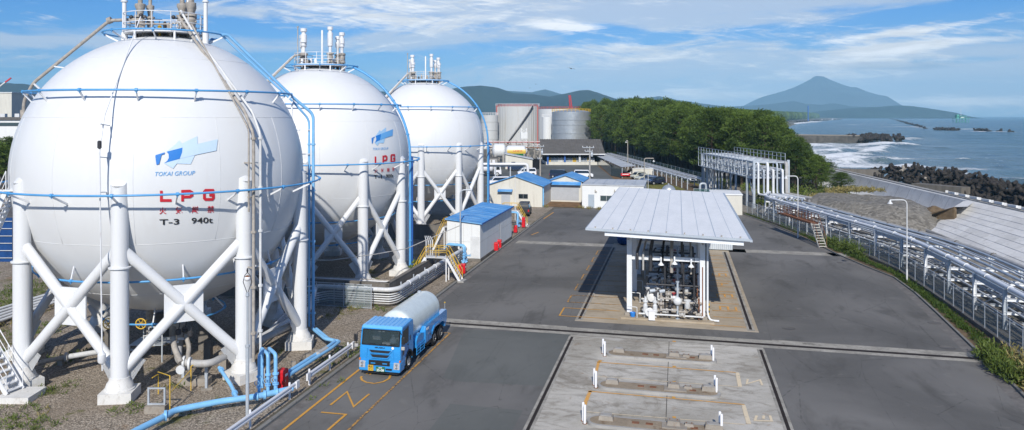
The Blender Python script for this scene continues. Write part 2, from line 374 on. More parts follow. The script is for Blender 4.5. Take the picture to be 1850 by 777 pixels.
def sea_mat():
    m, t, b = newmat('sea_water')
    pos = t.n('ShaderNodeNewGeometry').outputs['Position']
    at = t.n('ShaderNodeAttribute', attribute_name='foam').outputs['Fac']
    x, y, z = t.xyz(pos)
    dist = t.m('SQRT', t.m('ADD', t.m('MULTIPLY', x, x), t.m('MULTIPLY', y, y)))
    f1 = t.noise(t.mapv(pos, (.9, .35, 1), rot=(0, 0, RAD(-25))), .10, 9, .72, .8)
    lace = t.noise(t.mapv(pos, (1, .5, 1), rot=(0, 0, RAD(-20))), .45, 9, .78, 1.2)
    fm = t.m('ADD', at, t.m('ADD', t.m('MULTIPLY', t.m('SUBTRACT', f1, .5), 1.5), t.m('MULTIPLY', t.m('SUBTRACT', lace, .5), 1.1)))
    foam = t.m('MULTIPLY', t.ramp(fm, .42, .85), t.ramp(at, .02, .12))
    caps = t.noise(t.mapv(pos, (1, .45, 1)), .02, 2, .5)
    n = t.noise(t.mapv(pos, (1, .6, 1)), .012, 4, .6)
    c = t.mix(t.ramp(n, .35, .65), (.040, .090, .094), (.068, .128, .124))
    sh = t.ramp(x, 90, 420, 1, 0)
    c = t.mix(t.m('MULTIPLY', sh, .35), c, (.09, .14, .14))
    c = t.mix(t.m('MULTIPLY', t.ramp(at, .0, .25), .45), c, (.17, .22, .22))
    c = t.mix(foam, c, (.80, .82, .82))
    t.put(b.inputs['Base Color'], c)
    t.put(b.inputs['Roughness'], t.mix(foam, (.22, .22, .22), (.9, .9, .9)))
    b.inputs['IOR'].default_value = 1.33
    w1 = t.noise(t.mapv(pos, (1, .55, 1), rot=(0, 0, RAD(-18))), .16, 6, .62, .6); w2 = t.noise(t.mapv(pos, (1, .6, 1), rot=(0, 0, RAD(12))), .9, 5, .6)
    w3 = t.noise(t.mapv(pos, (1, .5, 1), rot=(0, 0, RAD(-15))), .03, 4, .55, .4)
    h = t.m('ADD', t.m('ADD', t.m('MULTIPLY', w1, 2.2), t.m('MULTIPLY', w2, .4)), t.m('MULTIPLY', w3, 8.0))
    t.put(b.inputs['Normal'], t.bump(h, .75, 1.0))
sea_mat()
def mound_mat():
    m, t, b = newmat('mound_gravel')
    pos = t.n('ShaderNodeNewGeometry').outputs['Position']
    n = t.noise(pos, .3, 7, .65); st = t.voro(pos, 3.2, out='Color')
    c = t.mix(t.xyz(st)[0], (.13, .118, .098), (.33, .305, .26))
    c = t.mix(t.m('MULTIPLY', t.ramp(n, .42, .66), .5), c, (.26, .24, .20))
    c = t.mix(t.ramp(t.noise(pos, 2.2, 6, .8), .66, .72), c, (.60, .57, .50))
    t.put(b.inputs['Base Color'], c); b.inputs['Roughness'].default_value = .95
    t.put(b.inputs['Normal'], t.bump(t.noise(pos, 2.5, 6, .75), 1.0, .35))
mound_mat()
# ---------------------------------------------------------------- mesh helpers
WL = {}          # object -> location of its origin in the frame its vertices are given in
class MB:
    def __init__(s): s.v = []; s.f = []; s.tint = None; s.marks = []; s.depth = 0
    def add(s, vs, fs):
        o = len(s.v); s.v += [tuple(p) for p in vs]; s.f += [tuple(o + i for i in f) for f in fs]; return s
    def hexa(s, p):                      # 8 points: bottom 4 ccw, top 4 ccw
        return s.add(p, [(3, 2, 1, 0), (4, 5, 6, 7), (0, 1, 5, 4), (1, 2, 6, 5), (2, 3, 7, 6), (3, 0, 4, 7)])
    def box(s, x0, x1, y0, y1, z0, z1):
        return s.hexa([(x0, y0, z0), (x1, y0, z0), (x1, y1, z0), (x0, y1, z0), (x0, y0, z1), (x1, y0, z1), (x1, y1, z1), (x0, y1, z1)])
    def cbox(s, c, d, rz=0.0):
        x, y, z = (k / 2 for k in d); ca, sa = cos(rz), sin(rz); P = []
        for zz in (-z, z):
            for a, b in ((-x, -y), (x, -y), (x, y), (-x, y)):
                P.append((c[0] + a * ca - b * sa, c[1] + a * sa + b * ca, c[2] + zz))
        return s.hexa(P)
    def beam(s, a, b, w, h=None, up=(0, 0, 1)):
        h = h or w; a = Vector(a); b = Vector(b); d = (b - a).normalized(); u = Vector(up)
        if abs(d.dot(u)) > .98: u = Vector((0, 1, 0))
        r = d.cross(u).normalized() * (w / 2); t = r.cross(d).normalized() * (h / 2); P = []
        for q in (a, b): P += [q - r - t, q + r - t, q + r + t, q - r + t]
        return s.add(P, [(0, 1, 2, 3), (7, 6, 5, 4), (0, 4, 5, 1), (1, 5, 6, 2), (2, 6, 7, 3), (3, 7, 4, 0)])
    def hbeam(s, a, b, w, h, up=(0, 0, 1), t=.02):
        """H / I section"""
        a = Vector(a); b = Vector(b); d = (b - a).normalized(); u = Vector(up)
        if abs(d.dot(u)) > .98: u = Vector((0, 1, 0))
        r = d.cross(u).normalized(); tt = r.cross(d).normalized()
        for sg in (1, -1):
            o = tt * (h / 2 - t / 2) * sg
            s.beam(a + o, b + o, w, t, up=tuple(u))
        s.beam(a, b, t, h - 2 * t - .002, up=tuple(u)); return s
    def tube(s, path, r, n=10, closed=False, caps=True):
        P = [Vector(p) for p in path]; m = len(P); rings = []
        R = r if isinstance(r, (list, tuple)) else [r] * m
        prev = None
        for i in range(m):
            if closed: d0 = (P[i] - P[i - 1]).normalized(); d1 = (P[(i + 1) % m] - P[i]).normalized()
            else:
                d0 = (P[i] - P[i - 1]).normalized() if i else (P[1] - P[0]).normalized()
                d1 = (P[i + 1] - P[i]).normalized() if i < m - 1 else d0
            d = (d0 + d1)
            d = d.normalized() if d.length > 1e-6 else d1
            k = 1 / max(.45, d.dot(d1))
            if prev is None:
                u = Vector((0, 0, 1)) if abs(d.z) < .9 else Vector((1, 0, 0))
                a = d.cross(u).normalized()
            else:
                a = (prev - d * prev.dot(d)).normalized()
            prev = a; b = d.cross(a)
            bend = (d1 - d0)
            bn = bend.normalized() if bend.length > 1e-4 else None
            ring = []
            for j in range(n):
                o = a * cos(2 * pi * j / n) + b * sin(2 * pi * j / n)
                if bn is not None: o = o + bn * o.dot(bn) * (k - 1)
                ring.append(P[i] + o * R[i])
            rings.append(ring)
        o = len(s.v)
        for g in rings: s.v += [tuple(p) for p in g]
        for i in range(m if closed else m - 1):
            for j in range(n):
                a0 = o + i * n + j; a1 = o + i * n + (j + 1) % n; b0 = o + ((i + 1) % m) * n + j; b1 = o + ((i + 1) % m) * n + (j + 1) % n
                s.f.append((a0, a1, b1, b0))
        if caps and not closed:
            s.f.append(tuple(o + j for j in reversed(range(n)))); s.f.append(tuple(o + (m - 1) * n + j for j in range(n)))
        return s
    def pipe(s, path, r, n=10, bend=None, seg=5, closed=False):
        """tube with rounded corners"""
        P = [Vector(p) for p in path]; bend = bend or r * 3; out = [P[0]]
        for i in range(1, len(P) - 1):
            d0 = (P[i] - P[i - 1]); d1 = (P[i + 1] - P[i]); L = min(bend, d0.length * .45, d1.length * .45)
            A = P[i] - d0.normalized() * L; B = P[i] + d1.normalized() * L
            for k in range(seg + 1):
                t = k / seg; out.append(A * (1 - t) ** 2 + P[i] * 2 * t * (1 - t) + B * t * t)
        out.append(P[-1]); return s.tube(out, r, n)
    def lathe(s, prof, c=(0, 0, 0), n=16, axis='z', d=None):
        """prof: (radius, height) pairs along the axis"""
        if d is None: d = {'z': (0, 0, 1), 'x': (1, 0, 0), 'y': (0, 1, 0)}[axis]
        d = Vector(d).normalized(); u = Vector((1, 0, 0)) if abs(d.x) < .9 else Vector((0, 1, 0))
        a = (u - d * u.dot(d)).normalized(); b = d.cross(a); c = Vector(c); o = len(s.v)
        for (r, h) in prof:
            for j in range(n): s.v.append(tuple(c + d * h + (a * cos(2 * pi * j / n) + b * sin(2 * pi * j / n)) * max(r, 1e-4)))
        for i in range(len(prof) - 1):
            for j in range(n):
                s.f.append((o + i * n + j, o + i * n + (j + 1) % n, o + (i + 1) * n + (j + 1) % n, o + (i + 1) * n + j))
        s.f.append(tuple(o + j for j in reversed(range(n)))); e = o + (len(prof) - 1) * n
        s.f.append(tuple(e + j for j in range(n))); return s
    def cyl(s, a, b, r, n=12): return s.tube([a, b], r, n)
    def sphere(s, c, r, nu=16, nv=10, sc=(1, 1, 1)):
        o = len(s.v)
        for i in range(nv + 1):
            t = pi * i / nv
            for j in range(nu):
                p = 2 * pi * j / nu
                rr = max(sin(t), 1e-4)
                s.v.append((c[0] + r * sc[0] * rr * cos(p), c[1] + r * sc[1] * rr * sin(p), c[2] + r * sc[2] * cos(t)))
        for i in range(nv):
            for j in range(nu):
                s.f.append((o + i * nu + j, o + (i + 1) * nu + j, o + (i + 1) * nu + (j + 1) % nu, o + i * nu + (j + 1) % nu))
        return s
    def prism(s, poly, ax, lo, hi):
        """poly in the plane across axis ax ('x': (y,z), 'y': (x,z), 'z': (x,y)) from lo to hi"""
        mk = {'x': lambda p, t: (t, p[0], p[1]), 'y': lambda p, t: (p[0], t, p[1]), 'z': lambda p, t: (p[0], p[1], t)}[ax]
        n = len(poly); o = len(s.v)
        for t in (lo, hi): s.v += [mk(p, t) for p in poly]
        s.f.append(tuple(o + i for i in reversed(range(n)))); s.f.append(tuple(o + n + i for i in range(n)))
        for i in range(n): s.f.append((o + i, o + (i + 1) % n, o + n + (i + 1) % n, o + n + i))
        return s
    def sheet(s, pts, z=None):
        pts = [(p[0], p[1], z if z is not None else p[2]) for p in pts]
        ar = sum(pts[i][0] * pts[(i + 1) % len(pts)][1] - pts[(i + 1) % len(pts)][0] * pts[i][1] for i in range(len(pts)))
        if ar < 0: pts = pts[::-1]
        return s.add(pts, [tuple(range(len(pts)))])
    def strip(s, path, w, z):
        """flat painted line following a ground path"""
        P = [Vector((p[0], p[1], 0)) for p in path]; L = []; Rr = []
        for i, p in enumerate(P):
            d0 = (P[i] - P[i - 1]).normalized() if i else (P[1] - P[0]).normalized()
            d1 = (P[i + 1] - P[i]).normalized() if i < len(P) - 1 else d0
            d = (d0 + d1).normalized(); k = 1 / max(.4, d.dot(d1)); nn = Vector((-d.y, d.x, 0)) * (w / 2 * k)
            L.append((p.x + nn.x, p.y + nn.y, z)); Rr.append((p.x - nn.x, p.y - nn.y, z))
        o = len(s.v); s.v += L + Rr; n = len(P)
        for i in range(n - 1): s.f.append((o + i, o + n + i, o + n + i + 1, o + i + 1))
        return s
    def sweep(s, path, prof, closed_prof=True):
        """profile (offset to the right, z) swept along a ground path"""
        P = [Vector((p[0], p[1], 0)) for p in path]; n = len(prof); o = len(s.v)
        for i, p in enumerate(P):
            d0 = (P[i] - P[i - 1]).normalized() if i else (P[1] - P[0]).normalized()
            d1 = (P[i + 1] - P[i]).normalized() if i < len(P) - 1 else d0
            d = (d0 + d1).normalized(); k = 1 / max(.4, d.dot(d1)); rr = Vector((d.y, -d.x, 0)) * k
            for q in prof: s.v.append((p.x + rr.x * q[0], p.y + rr.y * q[0], q[1] + (path[i][2] if len(path[i]) > 2 else 0)))
        m = len(P)
        for i in range(m - 1):
            for j in range(n if closed_prof else n - 1):
                s.f.append((o + i * n + j, o + (i + 1) * n + j, o + (i + 1) * n + (j + 1) % n, o + i * n + (j + 1) % n))
        if closed_prof:
            s.f.append(tuple(o + j for j in range(n))); s.f.append(tuple(o + (m - 1) * n + j for j in reversed(range(n))))
        return s
    def build(s, name, mat, parent=None, smooth=35, label=None, **kw):
        if name in SPLIT and parent and len(s.marks) > 1:
            first = None; E_ = s.marks[1:] + [(len(s.v), len(s.f))]
            for (v0, f0), (v1, f1) in zip(s.marks, E_):
                if f1 == f0: continue
                p = MB(); p.v = s.v[v0:v1]; p.f = [tuple(i - v0 for i in f) for f in s.f[f0:f1]]; p.marks = []
                o = p.build(name, mat, parent, smooth, label, **kw); first = first or o
            return first
        me = bpy.data.meshes.new(name)
        off = WL.get(parent, Vector((0, 0, 0))) if parent else Vector((0, 0, 0))
        v = np.array(s.v, dtype=float).reshape(-1, 3) - np.array(off)
        me.from_pydata(v.tolist(), [], s.f); me.update()
        me.materials.append(MATS[mat])
        if s.tint is not None:
            at = me.attributes.new('tint', 'FLOAT', 'POINT'); at.data.foreach_set('value', np.asarray(s.tint, dtype=np.float32))
        if smooth:
            me.polygons.foreach_set('use_smooth', [True] * len(me.polygons)); me.set_sharp_from_angle(angle=RAD(smooth))
        o = bpy.data.objects.new(name, me); COL.objects.link(o)
        if parent: o.parent = parent; WL[o] = off
        if label: o['label'] = label
        for k, q in kw.items(): o[k] = q
        return o

SPLIT = {'bracket', 'flange', 'valve_support', 'pipe_stand', 'post', 'step', 'pipe_rack_post', 'rack_post', 'pipe_support', 'upright', 'leg', 'clamp', 'collar', 'mullion', 'pipe_clamp',
         'diagonal_brace', 'leg_brace', 'cross_brace', 'snow_guard', 'rib', 'wheel_nut', 'weld_band', 'stiffener_ring', 'panel_joint', 'roof_beam', 'branch_pipe', 'insulator', 'intake_bar'}
def _marked(fn):
    def g(s, *a, **k):
        if s.depth == 0: s.marks.append((len(s.v), len(s.f)))
        s.depth += 1
        try: return fn(s, *a, **k)
        finally: s.depth -= 1
    return g
for _n in ('add', 'hexa', 'box', 'cbox', 'beam', 'hbeam', 'tube', 'pipe', 'lathe', 'cyl', 'sphere', 'prism', 'sheet', 'strip', 'sweep'): setattr(MB, _n, _marked(getattr(MB, _n)))

def thing(name, label, cat, loc=(0, 0, 0), group=None, rz=0.0, local=False):
    """Empty at the thing's base; its parts' vertices are given in world space unless local"""
    o = bpy.data.objects.new(name, None); COL.objects.link(o); o.location = loc; o.rotation_euler = (0, 0, rz)
    o.empty_display_size = .5
    o['label'] = label; o['category'] = cat
    if group: o['group'] = group
    WL[o] = Vector((0, 0, 0)) if local else Vector(loc)
    return o
def tag(o, label, cat, group=None):
    o['label'] = label; o['category'] = cat
    if group: o['group'] = group
    return o
def setting(mb, name, mat, kind='structure', **k):
    return mb.build(name, mat, None, k.pop('smooth', 0), kind=kind, **k)
KIDS = {}
def copy_tree(o, loc=None, rz=None, label=None, group=None, parent=None, scale=None):
    c = o.copy(); COL.objects.link(c)
    if parent: c.parent = parent
    if loc is not None: c.location = loc
    if rz is not None: c.rotation_euler = (0, 0, rz)
    if scale is not None: c.scale = scale if hasattr(scale, '__len__') else (scale,) * 3
    if label: c['label'] = label
    if group: c['group'] = group
    if o not in KIDS: KIDS[o] = list(o.children)
    for ch in KIDS[o]: copy_tree(ch, parent=c)
    return c
def G(px, py, z=0.0):
    y = FPX * (CAMZ - z) / (py - HZ); return ((px - PPX) / FPX * y, y, z)
def A(px, py, y): return ((px - PPX) / FPX * y, y, CAMZ - (py - HZ) * y / FPX)
def AX(px, y): return (px - PPX) / FPX * y
UX, UY = 0.2436, 0.9699
def YF(s_, t_, z=0.0): return (-9.44 + s_ * UX + t_ * UY, 36.1 + s_ * UY - t_ * UX, z)
YROT = -math.atan2(UX, UY)
def leaves(c, rad, n, size, tint=None, flat=.6, aspect=.35, up=.0, seed=None):
    """random small quads inside an ellipsoid; returns verts, faces, tint (numpy)"""
    g = rng.normal(size=(n, 3)); g /= np.linalg.norm(g, axis=1)[:, None]; r = rng.random(n) ** (1 / 2.2)
    p = np.array(c) + g * r[:, None] * np.array(rad)
    a = rng.normal(size=(n, 3)) + g * .9; a[:, 2] += up; a /= np.linalg.norm(a, axis=1)[:, None]
    b = rng.normal(size=(n, 3)); b -= (b * a).sum(1)[:, None] * a; b /= np.linalg.norm(b, axis=1)[:, None]
    s_ = size * (.6 + .8 * rng.random(n))[:, None]
    v = np.stack([p - b * s_ * aspect * .5, p + b * s_ * aspect * .5, p + a * s_ + b * s_ * aspect * .25, p + a * s_ - b * s_ * aspect * .25], 1).reshape(-1, 3)
    t = (tint if tint is not None else .5) + rng.normal(size=n) * .12 
    return v, np.repeat(np.clip(t, 0, .84), 4)
def add_leaves(mb, *a, **k):
    v, t = leaves(*a, **k); o = len(mb.v); n = len(v) // 4
    mb.v += v.tolist(); mb.f += [(o + 4 * i, o + 4 * i + 1, o + 4 * i + 2, o + 4 * i + 3) for i in range(n)]
    mb.tint = (mb.tint or []) + t.tolist()
def poly_interp(P, x):
    return float(np.interp(x, [p[0] for p in P], [p[1] for p in P]))

# ================================================================ SETTING
# coast line of the land (x, y)
COAST = [(69, -400), (67, 60), (72, 120), (79, 170), (88, 230), (110, 300), (150, 400), (215, 560), (262, 660), (330, 900), (480, 1250), (760, 1900),
         (1120, 2680), (1750, 4000), (2100, 4700), (6000, 12200)]
land = MB()
L_ = [(x, y) for x, y in COAST]
n_ = len(L_)
vs = [(x, y, -.02) for x, y in L_] + [(x + 4 + y * .003 if y > 0 else x + 4, y, -3.6) for x, y in L_] + [(-9000, y, -.02) for x, y in L_]
fs = []
for i in range(n_ - 1):
    fs.append((2 * n_ + i, i, i + 1, 2 * n_ + i + 1)); fs.append((i, n_ + i, n_ + i + 1, i + 1))
land.add(vs, fs); setting(land, 'ground', 'ground')
# sandy beach strip in the distance
bch = MB()
bp = [(150, 400), (215, 560), (262, 660), (330, 900), (480, 1250), (760, 1900), (1120, 2680), (1750, 4000), (2100, 4700)]
o_ = len(bch.v); bch.v += [(x - 14 - y * .035, y, .1) for x, y in bp] + [(x + 5 + y * .006, y, -2.85) for x, y in bp]
for i in range(len(bp) - 1): bch.f.append((i, len(bp) + i, len(bp) + i + 1, i + 1))
simple('beach_sand', (.19, .17, .145), .95, var=.25, scale=.05)
setting(bch, 'beach', 'beach_sand')
# sea: graded grid with real swell near the shore
def build_sea():
    ys = np.concatenate([np.arange(40, 420, 2.2), np.arange(420, 900, 6), np.geomspace(900, 12150, 40)])
    us = np.concatenate([np.linspace(0, 1, 130) ** 1.6])
    cx = np.array([p[0] for p in COAST]); cy = np.array([p[1] for p in COAST])
    X = []; Y = []
    for y in ys:
        x0 = np.interp(y, cy, cx) - 8; x1 = max(420, y * .95 + 60) if y < 3000 else y * 1.1
        X.append(x0 + (x1 - x0) * us); Y.append(np.full(len(us), y))
    X = np.array(X); Y = np.array(Y)
    foam = np.zeros_like(X); Z = np.full_like(X, -3.0)
    px = PPX + FPX * X / Y; py = HZ + FPX * 17 / Y
    dist = X - np.interp(Y, cy, cx)
    # swell
    sw = np.zeros_like(X)
    for k, (wl, ang, am) in enumerate(((46, -62, .35), (27, -70, .2), (17, -50, .12), (71, -75, .3))):
        a = math.radians(ang); sw += am * np.sin((X * cos(a) + Y * sin(a)) * 2 * pi / wl + k * 2 + .6 * np.sin(Y / 37. + k))
    Z += sw * np.clip((1300 - Y) / 900, 0, 1) * .8
    def blob(x, y, wx, wy, amp, ang=0.0):
        a = math.radians(ang); dx = X - x; dy = Y - y
        u = dx * cos(a) + dy * sin(a); v = -dx * sin(a) + dy * cos(a)
        return amp * np.exp(-(u / wx) ** 2 - (v / wy) ** 2)
    # surf zone on the beach north of the sea wall, and wash round the wall
    foam += .62 * np.exp(-np.clip(dist, 0, None) / 34.) * np.clip((Y - 190) / 60, 0, 1) * np.clip((640 - Y) / 60, 0, 1)
    foam += .36 * np.exp(-np.clip(dist - 10, 0, None) / 60.) * np.clip((Y - 230) / 60, 0, 1) * np.clip((600 - Y) / 80, 0, 1)
    foam += .50 * np.exp(-np.clip(dist, 0, None) / 10.) * (Y < 240)
    foam += .8 * np.exp(-np.clip(dist - 2, 0, None) / (3 + Y * .012)) * (Y >= 640)
    g = lambda a, b: G(a, b, -3)[:2]
    for (q, wx, wy, am) in ((g(1560, 285), 45, 14, .35), (g(1600, 300), 25, 12, .35), (g(1530, 262), 60, 20, .3), (g(1640, 318), 14, 7, .4), (g(1690, 303), 34, 8, .3), (g(1745, 318), 20, 6, .25)):
        foam += blob(*q, wx, wy, am, -20)
    def crest(P, h, w, fo):
        for i in range(len(P) - 1):
            (x0, y0), (x1, y1) = g(*P[i]), g(*P[i + 1])
            dx, dy = x1 - x0, y1 - y0; L = hypot(dx, dy)
            t = ((X - x0) * dx + (Y - y0) * dy) / L ** 2; tt = np.clip(t, 0, 1)
            d = np.hypot(X - (x0 + tt * dx), Y - (y0 + tt * dy))
            side = ((X - x0) * dy - (Y - y0) * dx) / L
            q = h * np.exp(-(d / w) ** 2)
            nonlocal_Z[0] = np.maximum(nonlocal_Z[0], q)
            foam[:] += fo * np.exp(-(d / (w * .9)) ** 2) * (.55 + .45 * np.tanh(-side / w))
    nonlocal_Z = [np.zeros_like(X)]
    crest([(1588, 264), (1604, 261.5), (1628, 265)], 2.2, 9, 1.0)
    crest([(1565, 277), (1585, 273), (1602, 268)], 1.3, 6, .8)
    crest([(1528, 294), (1548, 288), (1568, 290), (1590, 293)], 1.7, 5, .45)
    crest([(1500, 283), (1530, 279), (1560, 280)], .8, 5, .8)
    crest([(1640, 300), (1680, 305), (1730, 316)], .9, 4, .35)
    crest([(1815, 332), (1838, 333), (1880, 338)], 1.8, 4.5, .7)
    crest([(1760, 322), (1800, 327), (1830, 331)], .9, 3.5, .15)
    crest([(1500, 273), (1540, 269), (1580, 271)], .6, 6, .6)
    for P in ([(1600, 230), (1640, 229), (1668, 233)], [(1540, 226), (1580, 225), (1620, 226)], [(1590, 213.5), (1612, 213.5)], [(1738, 234.5), (1752, 233.5), (1770, 235)], [(1750, 238), (1790, 239), (1815, 240)], [(1645, 253), (1660, 251.5)],
              [(1440, 224), (1470, 221), (1500, 217.5)], [(1500, 217), (1520, 214.5)]):
        crest(P, .9, 9 + (FPX * 17 / (P[0][1] - HZ)) * .012, .9)
    for (a, b) in ((1840, 283), (1790, 281), (1700, 268), (1810, 300), (1740, 290), (1665, 262), (1560, 240), (1770, 262)):
        crest([(a - 4, b), (a + 5, b)], .5, 2.2, .75)
    Z = Z + nonlocal_Z[0]
    m = MB(); H, W = X.shape
    m.v = np.stack([X, Y, Z], -1).reshape(-1, 3).tolist()
    m.f = [(i * W + j, i * W + j + 1, (i + 1) * W + j + 1, (i + 1) * W + j) for i in range(H - 1) for j in range(W - 1)]
    o = setting(m, 'sea', 'sea_water', smooth=180)
    at = o.data.attributes.new('foam', 'FLOAT', 'POINT'); at.data.foreach_set('value', np.clip(foam, 0, 1.2).astype(np.float32).ravel())
build_sea()
fs_ = MB().sheet([(40, -400), (12900, -400), (12900, 12100), (40, 12100)], -3.9); setting(fs_, 'sea', 'sea_water')

# mountains: real ranges, height from an outline, with depth and spurs
def ridge(name, prof, dist, depth, mat, seed=0, nx=220, ny=26, rough=.12, back=1.0, base=-3.5, feat=9.0):
    m = MB(); x0, x1 = prof[0][0], prof[-1][0]
    for j in range(ny):
        t = j / (ny - 1)
        for i in range(nx):
            px = x0 + (x1 - x0) * i / (nx - 1)
            H = CAMZ + (HZ - poly_interp(prof, px)) * dist / FPX
            k = math.sin(pi * min(1, t * 1.0)) ** .8 if back else t
            X = AX(px, dist); Y = dist + (t - .5) * depth
            u = X / depth * feat; w = t * feat * .5
            nz = noise.fractal(Vector((u, w, seed)), .9, 2.1, 5)
            rdg = 1 - abs(noise.noise(Vector((u * .8, w * .25, seed + 5)))) * 1.6
            edge = min(1, (px - x0) / (x1 - x0) * 12, (x1 - px) / (x1 - x0) * 12)
            hh = H * (k * (1 - .35 * (1 - k) * (1 - rdg)) + rough * nz * (.25 + 1.6 * k * (1 - k)) )
            if abs(t - .5) < .5 / (ny - 1) + 1e-6: hh = H * (1 + rough * .22 * nz)
            m.v.append((X, Y, base + max(-1, (hh - base) * edge)))
    for j in range(ny - 1):
        for i in range(nx - 1): m.f.append((j * nx + i, j * nx + i + 1, (j + 1) * nx + i + 1, (j + 1) * nx + i))
    return setting(m, name, mat, smooth=180)
ridge('mountain', [(-420, 196), (-300, 170), (-200, 160), (-100, 172), (-30, 156), (5, 150), (40, 152), (70, 164), (300, 172), (520, 158), (700, 166), (800, 163), (838, 157), (870, 155), (900, 160), (925, 168), (960, 170), (990, 175), (1020, 170), (1045, 164), (1062, 163), (1085, 170), (1105, 178), (1160, 184), (1250, 196), (1330, 206)], 3400, 1000, 'hill_near', 3, 420)
ridge('mountain', [(780, 185), (830, 176), (880, 166), (905, 164), (930, 165), (960, 167), (985, 162), (1000, 166), (1030, 176), (1120, 180), (1160, 177), (1190, 174), (1215, 180), (1250, 185), (1300, 192), (1370, 197)], 6000, 1400, 'hill_far', 9, 300)
ridge('mountain', [(1250, 200), (1330, 192), (1372, 190), (1400, 187), (1428, 183), (1445, 187), (1480, 190), (1502, 187), (1530, 192), (1580, 195), (1660, 203)], 6900, 1200, 'hill_far', 21, 300)
ridge('headland', [(1450, 207), (1490, 200), (1530, 196), (1560, 194), (1590, 193), (1620, 190.5), (1640, 191.5), (1665, 195), (1690, 199.5), (1722, 206.5)], 5200, 700, 'hill_near', 33, 260, rough=.05)
def fuji():
    m = MB(); D = 9500; cx = AX(1480, D)
    prof = [(0, 70.3), (5, 71.6), (8, 70.8), (14, 66.5), (26.5, 59.3), (43, 51), (59, 45), (75, 40), (100, 33), (120, 23), (150, 6), (330, -12)]
    prof_r = [(0, 70.3), (4, 70.6), (8, 70.4), (14, 66.5), (22, 62.5), (38, 55.5), (52, 50.6), (61, 50), (79, 41.5), (95, 36), (110, 33), (125, 22), (150, 6), (330, -12)]
    nr, na = 110, 180
    for i in range(nr + 1):
        rp = 330 * (i / nr) ** 1.25
        for j in range(na):
            a = 2 * pi * j / na
            hl = poly_interp(prof, rp); hr = poly_interp(prof_r, rp); w = .5 + .5 * cos(a)
            h = (hl * (1 - w) + hr * w)
            r = rp * D / FPX
            gul = noise.noise(Vector((cos(a) * 9, sin(a) * 9, rp * .012))) * min(1, rp / 80) * 1.6
            H = CAMZ + (h + gul) * D / FPX
            m.v.append((cx + r * cos(a), D + r * sin(a), max(H, -4)))
    for i in range(nr):
        for j in range(na): m.f.append((i * na + j, (i + 1) * na + j, (i + 1) * na + (j + 1) % na, i * na + (j + 1) % na))
    setting(m, 'volcano', 'fuji_rock', smooth=180)
fuji()
def haze():
    m, t, b = newmat('haze_air'); m.node_tree.nodes.remove(b)
    pv = t.n('ShaderNodeVolumePrincipled'); pv.inputs['Color'].default_value = (.40, .74, 1.0, 1)
    pv.inputs['Density'].default_value = 1.05e-4; pv.inputs['Anisotropy'].default_value = -0.22
    t.put(m.node_tree.nodes['Material Output'].inputs['Volume'], pv.outputs[0])
    setting(MB().box(-9000, 13000, -500, 12200, -6, 500), 'haze', 'haze_air', kind='stuff')
haze()
# ---------------------------------------------------------------- ground surfaces
ZA = .012
simple('band_concrete', (.33, .31, .27), .9, var=.3, scale=.9, dirt=(.12, .11, .095), dirt_amt=.7, bump=.3)
right_edge = [G(a, b) for a, b in ((1345, 388), (1372, 398), (1400, 408), (1444, 426), (1480, 443), (1511, 459), (1560, 480), (1618, 503), (1655, 530), (1692, 564), (1753, 622), (1782, 651), (1836, 700), (1900, 765))]
far_r = YF(82, 33)
e0 = right_edge[-1]
yard = [YF(-22, 0), YF(84, 0), YF(88, 8), YF(86, 20), G(1300, 374), right_edge[0]] + right_edge[1:] + [(e0[0] + .5, e0[1] - 14, 0)]
setting(MB().sheet(yard, ZA), 'yard_asphalt', 'asphalt')
# gravel of the tank yard (left of the kerb)
setting(MB().sheet([YF(-22, -.5), YF(90, -.5), YF(90, -60), (-90, 130, 0), (-90, 10, 0)], .004), 'gravel_ground', 'gravel')
setting(MB().sheet([G(840, 596), G(1031, 604), G(1008, 650), G(985, 698), G(830, 690), G(800, 683)], ZA + .004), 'asphalt_patch', 'asphalt_old')
setting(MB().sheet([YF(-14, 7.2), YF(3.8, 7.2), YF(3.8, 10.8), YF(-14, 10.8)], ZA + .004), 'asphalt_patch', 'asphalt_old')
# kerb and edge gutter
k = MB(); k.sweep([YF(-22, 0), YF(37.5, 0)], [(-.18, 0), (0, 0), (0, .12), (-.02, .14), (-.18, .14)]); setting(k, 'kerb', 'kerb')
k = MB(); k.sweep([YF(37.5, 0), YF(74, 0)], [(-.18, 0), (0, 0), (0, .12), (-.02, .14), (-.18, .14)]); setting(k, 'kerb', 'kerb')
setting(MB().strip([YF(-22, .28), YF(74, .28)], .50, ZA + .004), 'gutter', 'gutter')
k = MB(); k.sweep([(x + .02, y, 0) for x, y, z in right_edge], [(0, 0), (.16, 0), (.16, .13), (0, .11)]); setting(k, 'kerb', 'kerb')
setting(MB().strip([(x - .5, y - .1) for x, y, z in right_edge], .7, ZA + .004), 'gutter', 'gutter')
# the transverse drain with concrete borders
setting(MB().sheet([YF(17.2, .6), YF(19.1, .6), YF(19.1, 35.4), YF(17.2, 34.6)], ZA + .006), 'concrete_band', 'band_concrete')
setting(MB().sheet([YF(17.75, 1.2), YF(18.15, 1.2), YF(18.15, 34.8), YF(17.75, 34.8)], ZA + .011), 'drain_grating', 'iron_dark')
setting(MB().sheet([YF(17.7, 10.8), YF(20.5, 10.8), YF(20.5, 23.6), YF(18.9, 23.6), YF(18.9, 10.8)], ZA + .009), 'asphalt_strip', 'asphalt')
setting(MB().sheet([YF(51.5, .6), YF(53.4, .6), YF(53.4, 35), YF(51.5, 35)], ZA + .004), 'concrete_band', 'band_concrete')
